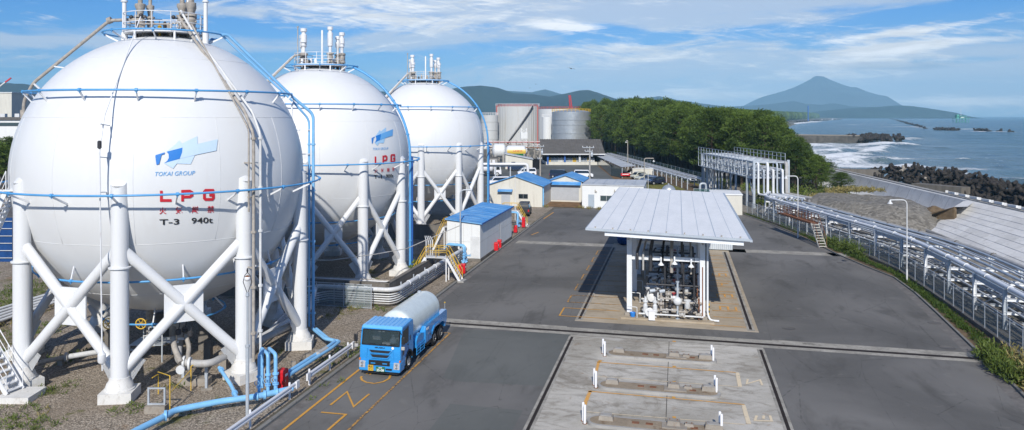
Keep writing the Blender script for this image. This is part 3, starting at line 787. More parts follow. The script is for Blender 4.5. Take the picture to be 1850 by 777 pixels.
# canopy pad
setting(MB().sheet([YF(20.6, 11.1), YF(54, 11.1), YF(54, 23.0), YF(20.6, 23.0)], ZA + .005), 'loading_pad', 'pad_concrete_brown')
for t0 in (11.35, 22.55):
    setting(MB().sheet([YF(20.9, t0 - .24), YF(51.5, t0 - .24), YF(51.5, t0 + .24), YF(20.9, t0 + .24)], ZA + .010), 'drain_border', 'band_concrete')
    setting(MB().sheet([YF(21.2, t0 - .09), YF(51.2, t0 - .09), YF(51.2, t0 + .09), YF(21.2, t0 + .09)], ZA + .014), 'drain_grating', 'iron_dark')
setting(MB().sheet([YF(20.6, 23.0), YF(54, 23.0), YF(54, 24.7), YF(20.6, 24.7)], ZA + .004), 'asphalt_patch', 'asphalt')
# apron
setting(MB().sheet([YF(-22, 11.3), YF(17.15, 11.3), YF(17.15, 22.9), YF(-22, 22.9)], ZA + .005), 'concrete_apron', 'pad_concrete')
for t0, w in ((11.45, .22), (22.72, .22)):
    setting(MB().sheet([YF(-22, t0 - w), YF(16.9, t0 - w), YF(16.9, t0 + w), YF(-22, t0 + w)], ZA + .010), 'drain_border', 'band_concrete')
    setting(MB().sheet([YF(-22, t0 - .08), YF(16.7, t0 - .08), YF(16.7, t0 + .08), YF(-22, t0 + .08)], ZA + .014), 'drain_grating', 'iron_dark')
setting(MB().strip([YF(-22, 17.4), YF(17.1, 17.4)], .035, ZA + .012), 'joint_line', 'slab_joint')

# ---------------------------------------------------------------- painted markings
ZM = ZA + .022
def line(P, w=.13, mat='line_orange', z=ZM): setting(MB().strip([G(*p) if len(p) == 2 else p for p in P], w, z), 'road_marking', mat)
line([YF(-22, .92), YF(9.5, .92)], .13)
line([YF(-6, 3.72), YF(15.6, 3.72), YF(15.6, 3.0)], .11, 'line_dashed_worn')
def mark(P, w=.13, mat='line_orange'):
    m = MB(); m.strip([G(*p) for p in P], w, ZM + .004); setting(m, 'road_marking', mat)
mark([(580, 746), (625, 750), (595, 776), (580, 790)], .12)
mark([(597, 733), (627, 709), (639, 736), (667, 713)], .12)
mark([(707, 675), (703, 685), (692, 691), (676, 694), (662, 692), (654, 688), (652, 683), (654, 681)], .12)
mark([(662, 677), (673, 670)], .1); mark([(664, 674), (672, 675), (668, 678)], .09)
mark([(960, 425), (973, 420)], .15); mark([(982, 396), (1000, 384)], .15)
# bays beside the canopy pad (left side) and numbers on the right
def bay_marks():
    rows = [(21.1 + i * 4.15) for i in range(7)]
    for i, s0 in enumerate(rows):
        s1 = s0 + 2.6
        line([YF(s0 + .6, 13.9), YF(s0 + .6, 9.9), YF(s0 + 2.9, 9.9), YF(s0 + 2.9, 13.9)], .11, 'line_orange' if i == 0 else 'line_dashed_worn')
        line([YF(s0 + .6, 20.0), YF(s0 + .6, 22.3)], .10, 'line_orange_worn'); line([YF(s0 + 2.9, 20.0), YF(s0 + 2.9, 22.3)], .10, 'line_orange_worn')
bay_marks()
def digits(txt, s0, t0, h, w, mat, flip=True):
    segs = {'2': [(0, 1), (1, 1), (1, .5), (0, .5), (0, 0), (1, 0)], '3': [[(0, 1), (1, 1), (1, 0), (0, 0)], [(0, .5), (1, .5)]],
            '4': [[(.2, 1), (.2, .5), (1, .5)], [(1, 1), (1, 0)]], '5': [(1, 1), (0, 1), (0, .5), (1, .5), (1, 0), (0, 0)], 'N': [(0, 0), (0, 1), (1, 0), (1, 1)]}[txt]
    if not isinstance(segs[0], list): segs = [segs]
    # read from the right-hand side: text up = -t
    for sg in segs: setting(MB().strip([YF(s0 + p[0] * w, t0 - p[1] * h) for p in sg], .14, ZM + .004), 'road_marking', mat)
for i, d in enumerate('2345'): digits(d, 26.2 + i * 4.15, 22.0, 1.1, 1.0, 'line_orange_worn')
# apron lines and numbers (2, 3)
def apron():
    isl = [G(1192, 648), G(1190, 698), G(1185, 764)]
    for (a, b) in (([(1078, 655), (1330, 674)], 0), ([(1065, 708), (1345, 732)], 1)):
        line([G(*p) for p in a], .10, 'line_orange_worn')
    line([G(1332, 674), G(1337, 700)], .20, 'line_pale_worn'); line([G(1343, 733), G(1353, 767)], .20, 'line_pale_worn')
    line([G(1082, 654), G(1077, 672)], .16, 'line_orange_worn'); line([G(1066, 708), G(1056, 733)], .18, 'line_orange_worn')
    line([G(1078, 681), G(1336, 700)], .06, 'line_pale_worn'); line([G(1060, 745), G(1345, 768)], .06, 'line_pale_worn')
    for p in ((1218, 617.5), (1218, 663), (1218, 691), (1217, 719), (1218, 755), (1084, 653), (1066, 708)): line([G(p[0] - 3, p[1]), G(p[0] + 3, p[1] + .3)], .22, 'line_orange')
    def poly(P): setting(MB().strip([G(*p) for p in P], .12, ZM + .004), 'road_marking', 'line_pale_worn')
    poly([(1351, 686), (1349, 694.5), (1373, 687.5), (1377, 697)])
    poly([(1367, 752), (1364, 761), (1394, 762), (1391, 752)]); poly([(1380, 752), (1379, 758)])
apron()
# manhole covers
for i, (a, b, r) in enumerate(((1442, 447, .42), (1518, 475, .3), (1688, 584, .42), (1712, 629, .45), (1425, 594, .45), (876, 492, .4))):
    x, y, z = G(a, b); m = MB().lathe([(r, 0), (r, .012), (r * .9, .016), (r * .88, .010), (0.02, .012)], (x, y, ZA + .003), 20)
    tag(m.build('manhole_cover', 'roof_grey'), ['round iron manhole cover on the asphalt beyond the canopy, nearer the fence bend', 'small dark drain cover beside the right fence verge', 'round manhole cover on asphalt near the glass-like fence, upper of the pair', 'dark manhole cover beside the transverse drain at the right', 'faint manhole cover beside the canopy pad corner', 'faint manhole cover in front of the white pump house'][i], 'manhole cover', 'manhole covers in the asphalt')

# ---------------------------------------------------------------- far parking area and lots
setting(MB().sheet([G(860, 352), G(1190, 352), G(1120, 300), G(1060, 288), G(860, 288)], .006), 'parking_asphalt', 'asphalt_old')
simple('yellow_grass_ground', (.15, .15, .035), .95, var=.35, scale=.8, dirt=(.26, .17, .06), dirt_amt=.8)
setting(MB().sheet([(38.6, 146), (43.4, 146), (42.6, 252), (37.2, 252)], .03), 'rack_shade_sheet', 'dark_soil')  # soil-coloured sheet painting in the dark shade beneath the far pipe rack
setting(MB().sheet([G(1150, 343), G(1305, 343), G(1275, 334), G(1200, 316), G(1188, 316), G(1192, 326), G(1152, 329)], .016), 'grass_patch', 'yellow_grass_ground')
simple('brown_ground', (.20, .12, .06), .95, var=.35, scale=.8, dirt=(.12, .1, .07), dirt_amt=.6)
setting(MB().sheet([G(981, 373), G(1055, 376), G(1050, 366), G(990, 363)], ZA + .01), 'dirt_patch', 'brown_ground')
setting(MB().sheet([G(1080, 300), G(1096, 297), G(1160, 332), G(1125, 336)], .012), 'dirt_patch', 'brown_ground')
# ================================================================ SPHERICAL TANKS
def px_hit(px, py, c, r):
    d = Vector(((px - PPX) / FPX, 1.0, -(py - HZ) / FPX)); o = Vector((0, 0, CAMZ)) - Vector(c)
    a = d.dot(d); b = 2 * o.dot(d); cc = o.dot(o) - r * r; q = b * b - 4 * a * cc
    if q < 0: q = 0
    t = (-b - sqrt(q)) / (2 * a); return Vector(c) + o + d * t
def flat_to_sphere(polys, c, r, sub=2):
    """polygons drawn in picture units laid onto the shell"""
    bm = bmesh.new()
    for P in polys:
        vs = [bm.verts.new((p[0], p[1], 0)) for p in P]
        try: bm.faces.new(vs)
        except ValueError: pass
    bmesh.ops.triangulate(bm, faces=bm.faces[:])
    if sub: bmesh.ops.subdivide_edges(bm, edges=bm.edges[:], cuts=sub, use_grid_fill=True)
    m = MB(); bm.verts.ensure_lookup_table(); bm.verts.index_update()
    m.v = [tuple(px_hit(v.co.x, v.co.y, c, r)) for v in bm.verts]; m.f = [tuple(v.index for v in f.verts) for f in bm.faces]
    ctr = Vector(c)
    m.f = [f if ((Vector(m.v[f[1]]) - Vector(m.v[f[0]])).cross(Vector(m.v[f[2]]) - Vector(m.v[f[0]]))).dot(Vector(m.v[f[0]]) - ctr) > 0 else f[::-1] for f in m.f]
    bm.free(); return m
def strokes(S, w):
    """stroke polylines -> quads (2D)"""
    out = []
    for P in S:
        m = MB().strip(P, w, 0)
        for f in m.f: out.append([(m.v[i][0], m.v[i][1]) for i in f])
    return out
def text_mesh(txt, bold=0.0, shear=0.0):
    cu = bpy.data.curves.new('t', 'FONT'); cu.body = txt; cu.offset = bold; cu.shear = shear; cu.resolution_u = 3
    ob = bpy.data.objects.new('t', cu); me = bpy.data.meshes.new_from_object(ob)
    v = [(q.co.x, q.co.y) for q in me.vertices]; f = [tuple(p.vertices) for p in me.polygons]
    bpy.data.objects.remove(ob); bpy.data.curves.remove(cu); bpy.data.meshes.remove(me)
    if not v: return [], []
    x0, x1 = min(p[0] for p in v), max(p[0] for p in v); y0, y1 = min(p[1] for p in v), max(p[1] for p in v)
    return [((p[0] - x0) / (x1 - x0), (p[1] - y0) / (y1 - y0)) for p in v], f
def text_polys(txt, x0, x1, ybot, ytop, rise=0.0, **k):
    """text scaled into a picture box; rise = how much the right end sits higher"""
    v, f = text_mesh(txt, **k)
    V = [(x0 + p[0] * (x1 - x0), ybot + (ytop - ybot) * p[1] - rise * p[0]) for p in v]
    return [[V[i] for i in q] for q in f]
LOGO = dict(
    fanb=[(165, 180), (230, 128), (262, 95), (278, 115), (285, 150), (282, 185), (265, 232), (240, 272), (215, 305), (145, 262), (178, 252), (186, 220), (180, 192)],
    fana=[(165, 180), (285, 118), (395, 65), (397, 110), (392, 160), (372, 215), (345, 272), (240, 268), (150, 263), (178, 252), (186, 220), (180, 192)],
    beam=[(280, 152), (400, 122), (545, 88), (535, 172), (400, 200), (265, 232)],
    deep=[(168, 180), (285, 150), (282, 185), (265, 232), (150, 264), (172, 248), (184, 225), (182, 198)],
    t1=[(86, 205), (155, 184), (151, 197), (130, 203), (112, 272), (92, 277), (110, 209), (84, 217)])
def logo(root, c, r, fx, k=0):
    for nm, mt, of in (('fana', 'logo_pale', .030), ('fanb', 'logo_pale' if not k else 'logo_soft', .036), ('beam', 'logo_pale' if not k else 'logo_mid', .042), ('deep', 'logo_deep', .048), ('t1', 'logo_deep', .048)):
        P = [fx(a, b) for a, b in LOGO[nm]]
        yield nm, mt, flat_to_sphere([P], c, r + of, 2)

def ring_path(c, R, z, n=72, a0=0, a1=2 * pi):
    full = abs(a1 - a0) > 6.2
    m = n if full else n + 1
    return [(c[0] + R * cos(a0 + (a1 - a0) * i / n), c[1] + R * sin(a0 + (a1 - a0) * i / n), z) for i in range(m)]
def spherical_tank(label, c, nleg, phase, rings, decals=None, detail=1, crown_gap=1.0):
    cx, cy, cz = c; R = 8.0
    root = thing('spherical_tank', label, 'gas tank', (cx, cy, 0), 'white spherical gas tanks in a row')
    sh = MB().sphere(c, R, 128, 72); shell = sh.build('shell', 'tank_white', root, 180)
    Rl = 7.85
    # faint weld seams
    sm = MB()
    for zz in (3.2, -3.2, 6.4, -6.2):
        rr = sqrt(R * R - zz * zz) + .004; sm.tube(ring_path(c, rr, cz + zz, 90), .012, 4, closed=True)
    for k in range(12):
        a = k * pi / 6 + .2; P = []
        for i in range(13):
            t = -3.2 + 6.4 * i / 12; rr = sqrt(R * R - t * t) + .004; P.append((cx + rr * cos(a), cy + rr * sin(a), cz + t))
        sm.tube(P, .010, 4)
    sm.build('weld_seam', 'tank_white', shell, 180)
    P0 = [(cx + Rl * cos(phase + 2 * pi * k / nleg), cy + Rl * sin(phase + 2 * pi * k / nleg)) for k in range(nleg)]
    ztop = cz - .15
    for k, (x, y) in enumerate(P0):
        a = phase + 2 * pi * k / nleg
        m = MB().lathe([(.43, .5), (.43, 6.45), (.53, 6.47), (.53, 6.53), (.41, 6.55), (.41, ztop)], (x, y, 0), 28)
        # slanted cap that runs into the shell
        n = 28; o = len(m.v)
        for j in range(n):
            t = 2 * pi * j / n; ox, oy = .41 * cos(t), .41 * sin(t); inn = -(ox * cos(a) + oy * sin(a))
            m.v.append((x + ox, y + oy, ztop + .28 + .40 * inn / .44))
        m.v.append((x - .1 * cos(a), y - .1 * sin(a), ztop + .62))
        b_ = o - n
        for j in range(n):
            m.f.append((b_ + j, b_ + (j + 1) % n, o + (j + 1) % n, o + j)); m.f.append((o + j, o + (j + 1) % n, o + n))
        leg = m.build('leg', 'leg_white', root, 40)
        pl = MB().cbox((x, y, .25), (1.55, 1.55, .5), a)
        pl.lathe([(.72, .5), (.72, .56), (.67, .60), (.60, .82), (.51, .92), (.47, 1.1)], (x, y, 0), 28)
        pl.build('plinth', 'plinth', leg, 30)
    lo, hi = 1.25, 7.5
    for k in range(nleg):
        A_, B_ = P0[k], P0[(k + 1) % nleg]
        mx, my = (A_[0] + B_[0]) / 2, (A_[1] + B_[1]) / 2
        d = Vector((B_[0] - A_[0], B_[1] - A_[1], 0)).normalized(); rb = .27 if nleg == 8 else .235
        for p, q in ((A_, B_), (B_, A_)):
            b = MB().tube([(p[0], p[1], hi), (q[0], q[1], lo)], rb, 18)
            dd = Vector((q[0] - p[0], q[1] - p[1], 0)).normalized()
            # stiffening gusset at the lower end
            w0 = Vector((q[0], q[1], 0)) - dd * .45
            b.add([(w0.x, w0.y, .62), (w0.x - dd.x * .75, w0.y - dd.y * .75, 1.75), (w0.x, w0.y, 2.2)], [(0, 1, 2), (2, 1, 0)])
            b.build('brace', 'leg_white', root, 40)
        nrm = Vector((mx - cx, my - cy, 0)).normalized(); zc = (lo + hi) / 2; w = .95 if nleg == 8 else .72
        g = MB(); cc = Vector((mx, my, zc)) - nrm * .05
        aa, bb = d * w, Vector((0, 0, w))
        g.hexa([cc - aa - bb - nrm * .04, cc + aa - bb - nrm * .04, cc + aa - bb + nrm * .04, cc - aa - bb + nrm * .04,
                cc - aa + bb - nrm * .04, cc + aa + bb - nrm * .04, cc + aa + bb + nrm * .04, cc - aa + bb + nrm * .04])
        g.build('gusset_plate', 'leg_white', root, 20)
    for (Rr, dz, rr) in rings:
        z = cz + dz
        m = MB().tube(ring_path(c, Rr, z, 96), rr, 8, closed=True)
        nb = max(8, int(Rr * 2.2))
        br = MB()
        for i in range(nb):
            a = 2 * pi * i / nb + .2; x, y = cx + Rr * cos(a), cy + Rr * sin(a)
            m.lathe([(rr * 1.7, -.07), (rr * 1.7, .07)], (x, y, z), 8, d=(-sin(a), cos(a), 0))
            m.lathe([(.02, -.16), (.035, -.10), (.02, 0)], (x, y, z), 6)
            zz = dz - .55 if abs(dz) < 7 else dz - .5
            if dz < -4: zz = dz + .7
            rs = sqrt(max(0, R * R - min(R, abs(zz)) ** 2)) if abs(zz) < R else 0
            if rs > 1: br.beam((x, y, z - rr), (cx + (rs - .02) * cos(a), cy + (rs - .02) * sin(a), cz + zz), .06, .09)
        o = m.build('sprinkler_ring', 'blue_ring', root, 60)
        if br.v: br.build('bracket', 'steel_white', o, 20)
    # ---- crown
    zt = cz + R
    pf = MB(); zp = zt + .10
    Rp = 2.25
    o_ = len(pf.v)
    pf.lathe([(1.0, zp), (Rp, zp), (Rp, zp + .07), (1.0, zp + .07)], (cx, cy, 0), 40)
    pl = pf.build('platform', 'steel_white', root, 30)
    for k in range(12):
        a = k * pi / 6 + .1; x, y = cx + (Rp - .06) * cos(a), cy + (Rp - .06) * sin(a)
        if k % 2 == 0: MB().beam((x, y, zp - .45), (x, y, zp + .02), .10).build('platform_post', 'steel_white', pl, 20)
    rl = MB()
    for k in range(14):
        a = k * 2 * pi / 14 + .3; rl.tube([(cx + Rp * cos(a), cy + Rp * sin(a), zp), (cx + Rp * cos(a), cy + Rp * sin(a), zp + 1.15)], .028, 6)
    for h in (.12, .58, 1.15): rl.tube(ring_path((cx, cy), Rp, zp + h, 48), .026 if h > .2 else .05, 6, closed=True)
    rl.build('railing', 'steel_white', pl, 60)
    def valve_stack(x, y, h, top, gm='weathered_pipe', silencer=True, r=.16):
        z0 = zp + .05
        m = MB().lathe([(r * .9, -.5), (r * .9, .25), (r * 1.9, .26), (r * 1.9, .36), (r * 1.1, .38), (r * 1.3, .6), (r * 1.6, .75), (r * 1.3, .95), (r * 1.9, .97), (r * 1.9, 1.07), (r * .9, 1.1), (r * 1.2, 1.35), (r * 1.7, 1.5), (r * 1.7, 1.62), (r * .8, 1.65), (r * .8, h)], (x, y, z0), 14)
        v = m.build('relief_valve', gm, root, 40)
        w = MB().tube([(x, y, z0 + .9), (x + .38, y - .1, z0 + .95)], .05, 8); w.lathe([(.16, 0), (.16, .12), (.1, .2)], (x + .42, y - .1, z0 + .88), 10)
        w.build('actuator', 'dark_metal', v, 40)
        if silencer:
            MB().lathe([(r * .9, h - .8), (r * 1.25, h - .7), (r * 1.35, top - .25), (r * 1.6, top - .22), (r * 1.6, top), (r * 1.3, top + .01)], (x, y, z0), 14).build('vent_stack', 'steel_white', v, 40)
    return root, shell, zp

def pipe_part(root, path, r, mat, name='pipe', n=10, bend=None, clips=None):
    return MB().pipe(path, r, n, bend).build(name, mat, root, 50)
def pol(c, R, deg, z): return (c[0] + R * cos(RAD(deg)), c[1] + R * sin(RAD(deg)), z)

# ---- nearest tank
c1 = (-18.8, 46.5, 10.7)
t1, sh1, zp1 = spherical_tank('nearest and largest white spherical gas tank marked T-3 940t, filling the left of the view', c1, 8, RAD(-128.3),
                              [(9.0, -.55, .055), (7.3, 4.6, .055), (6.85, -5.15, .055), (3.4, -8.2, .055), (3.35, 8.1, .05)])
# crown fittings of the nearest tank
def stack(root, c, dx, dy, zp, prof, mat, name='relief_valve', n=14):
    return MB().lathe(prof, (c[0] + dx, c[1] + dy, zp), n).build(name, mat, root, 40)
FLG = lambda r, h: [(r, -.5), (r, .3), (r * 1.9, .31), (r * 1.9, .42), (r * 1.1, .43), (r * 1.5, .7), (r * 1.8, .85), (r * 1.2, 1.05), (r * 2, 1.06), (r * 2, 1.18), (r * 1.0, 1.2), (r * 1.3, 1.5), (r * 1.8, 1.7), (r * 1.8, 1.85), (r * .8, 1.9), (r * .8, h)]
for dx, dy, h, r in ((-1.55, .2, 3.0, .17), (-1.25, .9, 3.0, .13), (.95, .2, 3.0, .17), (1.65, -.3, 3.2, .17), (1.3, .9, 2.6, .13)):
    v = stack(t1, c1, dx, dy, zp1, FLG(r, h), 'weathered_pipe')
    m = MB(); x, y = c1[0] + dx, c1[1] + dy
    m.tube([(x, y, zp1 + .95), (x - .4, y - .15, zp1 + 1.0)], .045, 8); m.sphere((x - .46, y - .15, zp1 + 1.05), .13, 10, 6); m.build('actuator', 'dark_metal', v, 60)
for dx, dy, h, r in ((-2.32, -.2, 4.6, .12), (2.45, -.1, 4.6, .12), (1.15, .6, 4.6, .12)):
    m = MB().lathe([(r * 1.5, -.6), (r * 1.5, .1), (r, .12), (r, 1.9), (r * 1.6, 1.92), (r * 1.6, 2.0), (r, 2.02), (r, h)], (c1[0] + dx, c1[1] + dy, zp1), 14); m.build('vent_stack', 'steel_white', t1, 40)
m = MB(); hx, hy, hz = c1[0] + 1.2, c1[1] - 1.4, zp1 + .35
m.tube([(hx + .3 * cos(t), hy, hz + .3 * sin(t)) for t in np.linspace(0, 2 * pi, 19)[:-1]], .025, 6, closed=True)
for k in range(3): m.tube([(hx + .3 * cos(k * pi / 3), hy, hz + .3 * sin(k * pi / 3)), (hx - .3 * cos(k * pi / 3), hy, hz - .3 * sin(k * pi / 3))], .018, 5)
m.tube([(hx, hy, hz), (hx, hy + .7, hz)], .03, 6); m.build('handwheel', 'pipe_white', t1, 60)
for i, (dx, dy, h) in enumerate(((-.9, -.9, .55), (-.4, -.6, .35), (.1, -1.0, .4), (.5, -.7, .6), (-1.4, -.6, .7), (.8, -1.2, .45), (1.5, .4, .7), (-.2, .5, .8))):
    m = MB().lathe([(.07, -.3), (.07, .1), (.16, .11), (.16, .18), (.08, .2), (.11, h * .7), (.14, h * .8), (.05, h)], (c1[0] + dx, c1[1] + dy, zp1 + .05), 10)
    m.build('nozzle', ['weathered_pipe', 'dark_metal', 'yellow', 'weathered_pipe', 'dark_metal', 'weathered_pipe', 'pale_pipe', 'dark_metal'][i], t1, 40)
MB().tube([(c1[0] - 2.0, c1[1] - .5, zp1 + .62), (c1[0] + .2, c1[1] - .7, zp1 + .55), (c1[0] + 2.0, c1[1] - .3, zp1 + .75)], .055, 8).build('header_pipe', 'weathered_pipe', t1, 60)
# left brown vent line from crown down the left flank
P = [(c1[0] - 1.7, c1[1], zp1 + .9), A(198, 37, 47), A(60, 150, 47.2), A(43, 183, 47.4), (A(42, 200, 47.5)[0], 47.5, 13.0), (A(42, 200, 47.5)[0], 47.5, .6)]
pp = pipe_part(t1, P, .10, 'weathered_pipe', 'vent_pipe', bend=.35)
m = MB()
for q in (.0, .35, .62): pass
m.lathe([(.2, -.12), (.2, .12)], P[1], 10, d=(.8, 0, .3)); m.lathe([(.17, -.25), (.17, .25)], (P[4][0], P[4][1], 14.1), 10)
m.lathe([(.17, -.06), (.17, .06)], (P[4][0], P[4][1], 7.3), 10); m.build('flange', 'weathered_pipe', pp, 40)
m = MB(); m.beam(A(98, 120, 47.1), (c1[0] - 5.0, c1[1], c1[2] + 6.0), .08); m.beam(A(60, 150, 47.2), (c1[0] - 6.7, c1[1], c1[2] + 4.2), .08); m.build('bracket', 'steel_white', pp, 20)
# weathered pair of pipes on the right front
for off, R0, mt, r, dz in ((0, 8.75, 'weathered_pipe', .085, 0), (3.4, 8.65, 'pale_pipe', .07, .35)):
    a = -38.5 + off
    P = [pol(c1, 2.0, a - 8, zp1 + .9 + dz), pol(c1, 2.9, a - 2, zp1 - .1 + dz * .3), pol(c1, 8.0, a, 14.2), pol(c1, R0, a, 13.0), pol(c1, R0, a, 1.1)]
    pp = pipe_part(t1, P, r, mt, 'riser_pipe', bend=.3); m = MB()
    for z in (12.8, 10.2, 7.9, 5.0, 2.6): m.lathe([(r * 1.8, -.06), (r * 1.8, .06)], pol(c1, R0, a, z), 8)
    for z, Rs in ((11.5, 8.0), (9.7, 7.95), (6.0, 7.9)): m.beam(pol(c1, R0, a, z), pol(c1, Rs - .3, a, z), .07)
    m.beam(pol(c1, 6.2, a, 15.9), pol(c1, 5.6, a, 15.7), .07); m.build('clamp', mt, pp, 40)
P = [pol(c1, 3.1, -41, zp1 + .4), pol(c1, 7.7, -42.5, 14.9), pol(c1, 8.9, -41, 13.3), pol(c1, 8.9, -41, 9.0)]
pipe_part(t1, P, .05, 'weathered_pipe', 'cable_conduit', bend=.3)
# thin white line down the front with a pulley box
P = [pol(c1, 2.35, -100, zp1 + .85), pol(c1, 8.2, -87.5, 14.0), pol(c1, 8.75, -87.5, 12.3), pol(c1, 8.45, -87.5, 1.6)]
pp = pipe_part(t1, P, .035, 'steel_white', 'conduit', 6); m = MB()
m.lathe([(.05, -.2), (.1, -.15), (.1, .15), (.05, .2)], pol(c1, 8.75, -87.5, 12.6), 10); m.sphere(pol(c1, 2.35, -100, zp1 + .85), .13, 10, 6)
m.build('fitting', 'dark_metal', pp, 40)
m = MB(); m.lathe([(.14, 0), (.19, .08), (.19, .42), (.12, .5), (.06, .62)], pol(c1, 8.5, -87.5, 2.0), 12); m.build('junction_box', 'steel_white', pp, 40)
m = MB()
for z in (10.3, 12.0, 13.6): m.beam(pol(c1, 8.7, -87.5, z), pol(c1, 7.6, -87.5, z - .1), .05)
m.build('bracket', 'steel_white', pp, 20)
# blue feed pipes on the right flank
vx, vy = AX(566, 49.2), 49.2
for k, (dx, dz, r) in enumerate(((0, 0, .095), (-.26, -.35, .07))):
    P = [pol(c1, 3.35, 0, c1[2] + 8.1), A(412 - 8 * k, 63 + 4 * k, 46.8), A(529, 176 + 7 * k, 48.6), (vx + dx, vy, 14.1 + dz), (vx + dx, vy, .75)]
    pp = pipe_part(t1, P, r, 'blue_pipe', 'water_feed_pipe', bend=.35); m = MB()
    for z in (12.2, 9.3, 6.1, 3.0, 1.6): m.lathe([(r * 1.5, -.05), (r * 1.5, .05)], (vx + dx, vy, z), 10)
    m.build('flange', 'blue_pipe', pp, 40)
m = MB()
for z, Rs in ((13.1, 7.55), (11.6, 7.9), (3.3, 7.0)): m.beam((vx, vy, z), (c1[0] + Rs * .95, c1[1] + 2.2, z), .05)
m.beam(A(529, 176, 48.6), (c1[0] + 7.0, c1[1] + 2, c1[2] + 3.0), .09); m.build('bracket', 'steel_white', t1, 20)
# yellow handwheels and outlet piping under the shell
for (dx, dy) in ((-1.75, -3.4), (.05, -3.4)):
    x, y, z = c1[0] + dx, c1[1] + dy, 2.55; m = MB()
    m.tube([(x + .28 * cos(t), y, z + .28 * sin(t)) for t in np.linspace(0, 2 * pi, 17)[:-1]], .03, 6, closed=True)
    for k in range(3): m.tube([(x + .28 * cos(k * pi / 3), y, z + .28 * sin(k * pi / 3)), (x - .28 * cos(k * pi / 3), y, z - .28 * sin(k * pi / 3))], .02, 5)
    m.tube([(x, y, z), (x, y + .8, z)], .035, 6); m.build('handwheel', 'yellow', t1, 60)
for dx, dy in ((-.9, 0), (0.3, .4), (1.1, -.6)):
    MB().lathe([(.22, c1[2] - 7.9), (.22, 1.9), (.36, 1.9), (.36, 1.75), (.2, 1.72), (.2, .35)], (c1[0] + dx, c1[1] + dy, 0), 14).build('outlet_nozzle', 'weathered_pipe', t1, 40)
m = MB()
for x, y, w, h in ((-2.5, -1.5, .5, 1.7), (2.2, .5, .6, 1.5), (-.8, 1.6, .6, 1.9), (3.2, -1.8, .4, 1.2)): m.cbox((c1[0] + x, c1[1] + y, h / 2), (w, w, h))
m.build('valve_support', 'concrete_dark', t1, 20)
# painted marks of tank T-3
fx = lambda a, b: (260 + a / 4.087, 230 + b / 4.087)
for nm, mt, m in logo(t1, c1, 8.0, fx): m.build('emblem', mt, t1, 0)
w_ = MB()
flat_to_sphere(text_polys('TOKAI GROUP', 280.2, 352.5, 318.2, 310.6, 2.0, shear=.25), c1, 8.03, 0).build('lettering', 'logo_mid', t1, 0, label='small italic blue words TOKAI GROUP')
th = 5.0
L = [[(291.4, 344.5), (291.4, 362.2), (310, 362.2)],
     [(329.8, 364), (329.8, 345.6), (343, 345.2), (346.8, 347.5), (346.8, 353), (343, 355.6), (330, 356)],
     [(386, 348.5), (384.5, 343.8), (371.5, 343.8), (369.2, 346.5), (369.2, 358.5), (371.5, 360.4), (383.5, 360.2), (385.5, 357.6), (385.5, 352.4), (378, 352.6)]]
flat_to_sphere(strokes(L, 5.0), c1, 8.035, 1).build('lettering', 'red_paint', t1, 0, label='large red letters LPG')
for i, ch in enumerate('火気厳禁'):
    x0 = (288, 317, 346.5, 374.5)[i]; y1 = 387.2 - i * .9
    flat_to_sphere(text_polys(ch, x0, x0 + 12.5, y1, y1 - 12.5, .3, bold=.012), c1, 8.035, 0).build('lettering', 'red_paint', t1, 0, label='red warning character')
flat_to_sphere(text_polys('T-3', 288, 324, 406.5, 396.3, 1.0, bold=.015), c1, 8.035, 0).build('lettering', 'black_paint', t1, 0, label='black tank number T-3')
flat_to_sphere(text_polys('940t', 346, 384.5, 404.2, 393.6, 1.2, bold=.015), c1, 8.035, 0).build('lettering', 'black_paint', t1, 0, label='black capacity mark 940t')

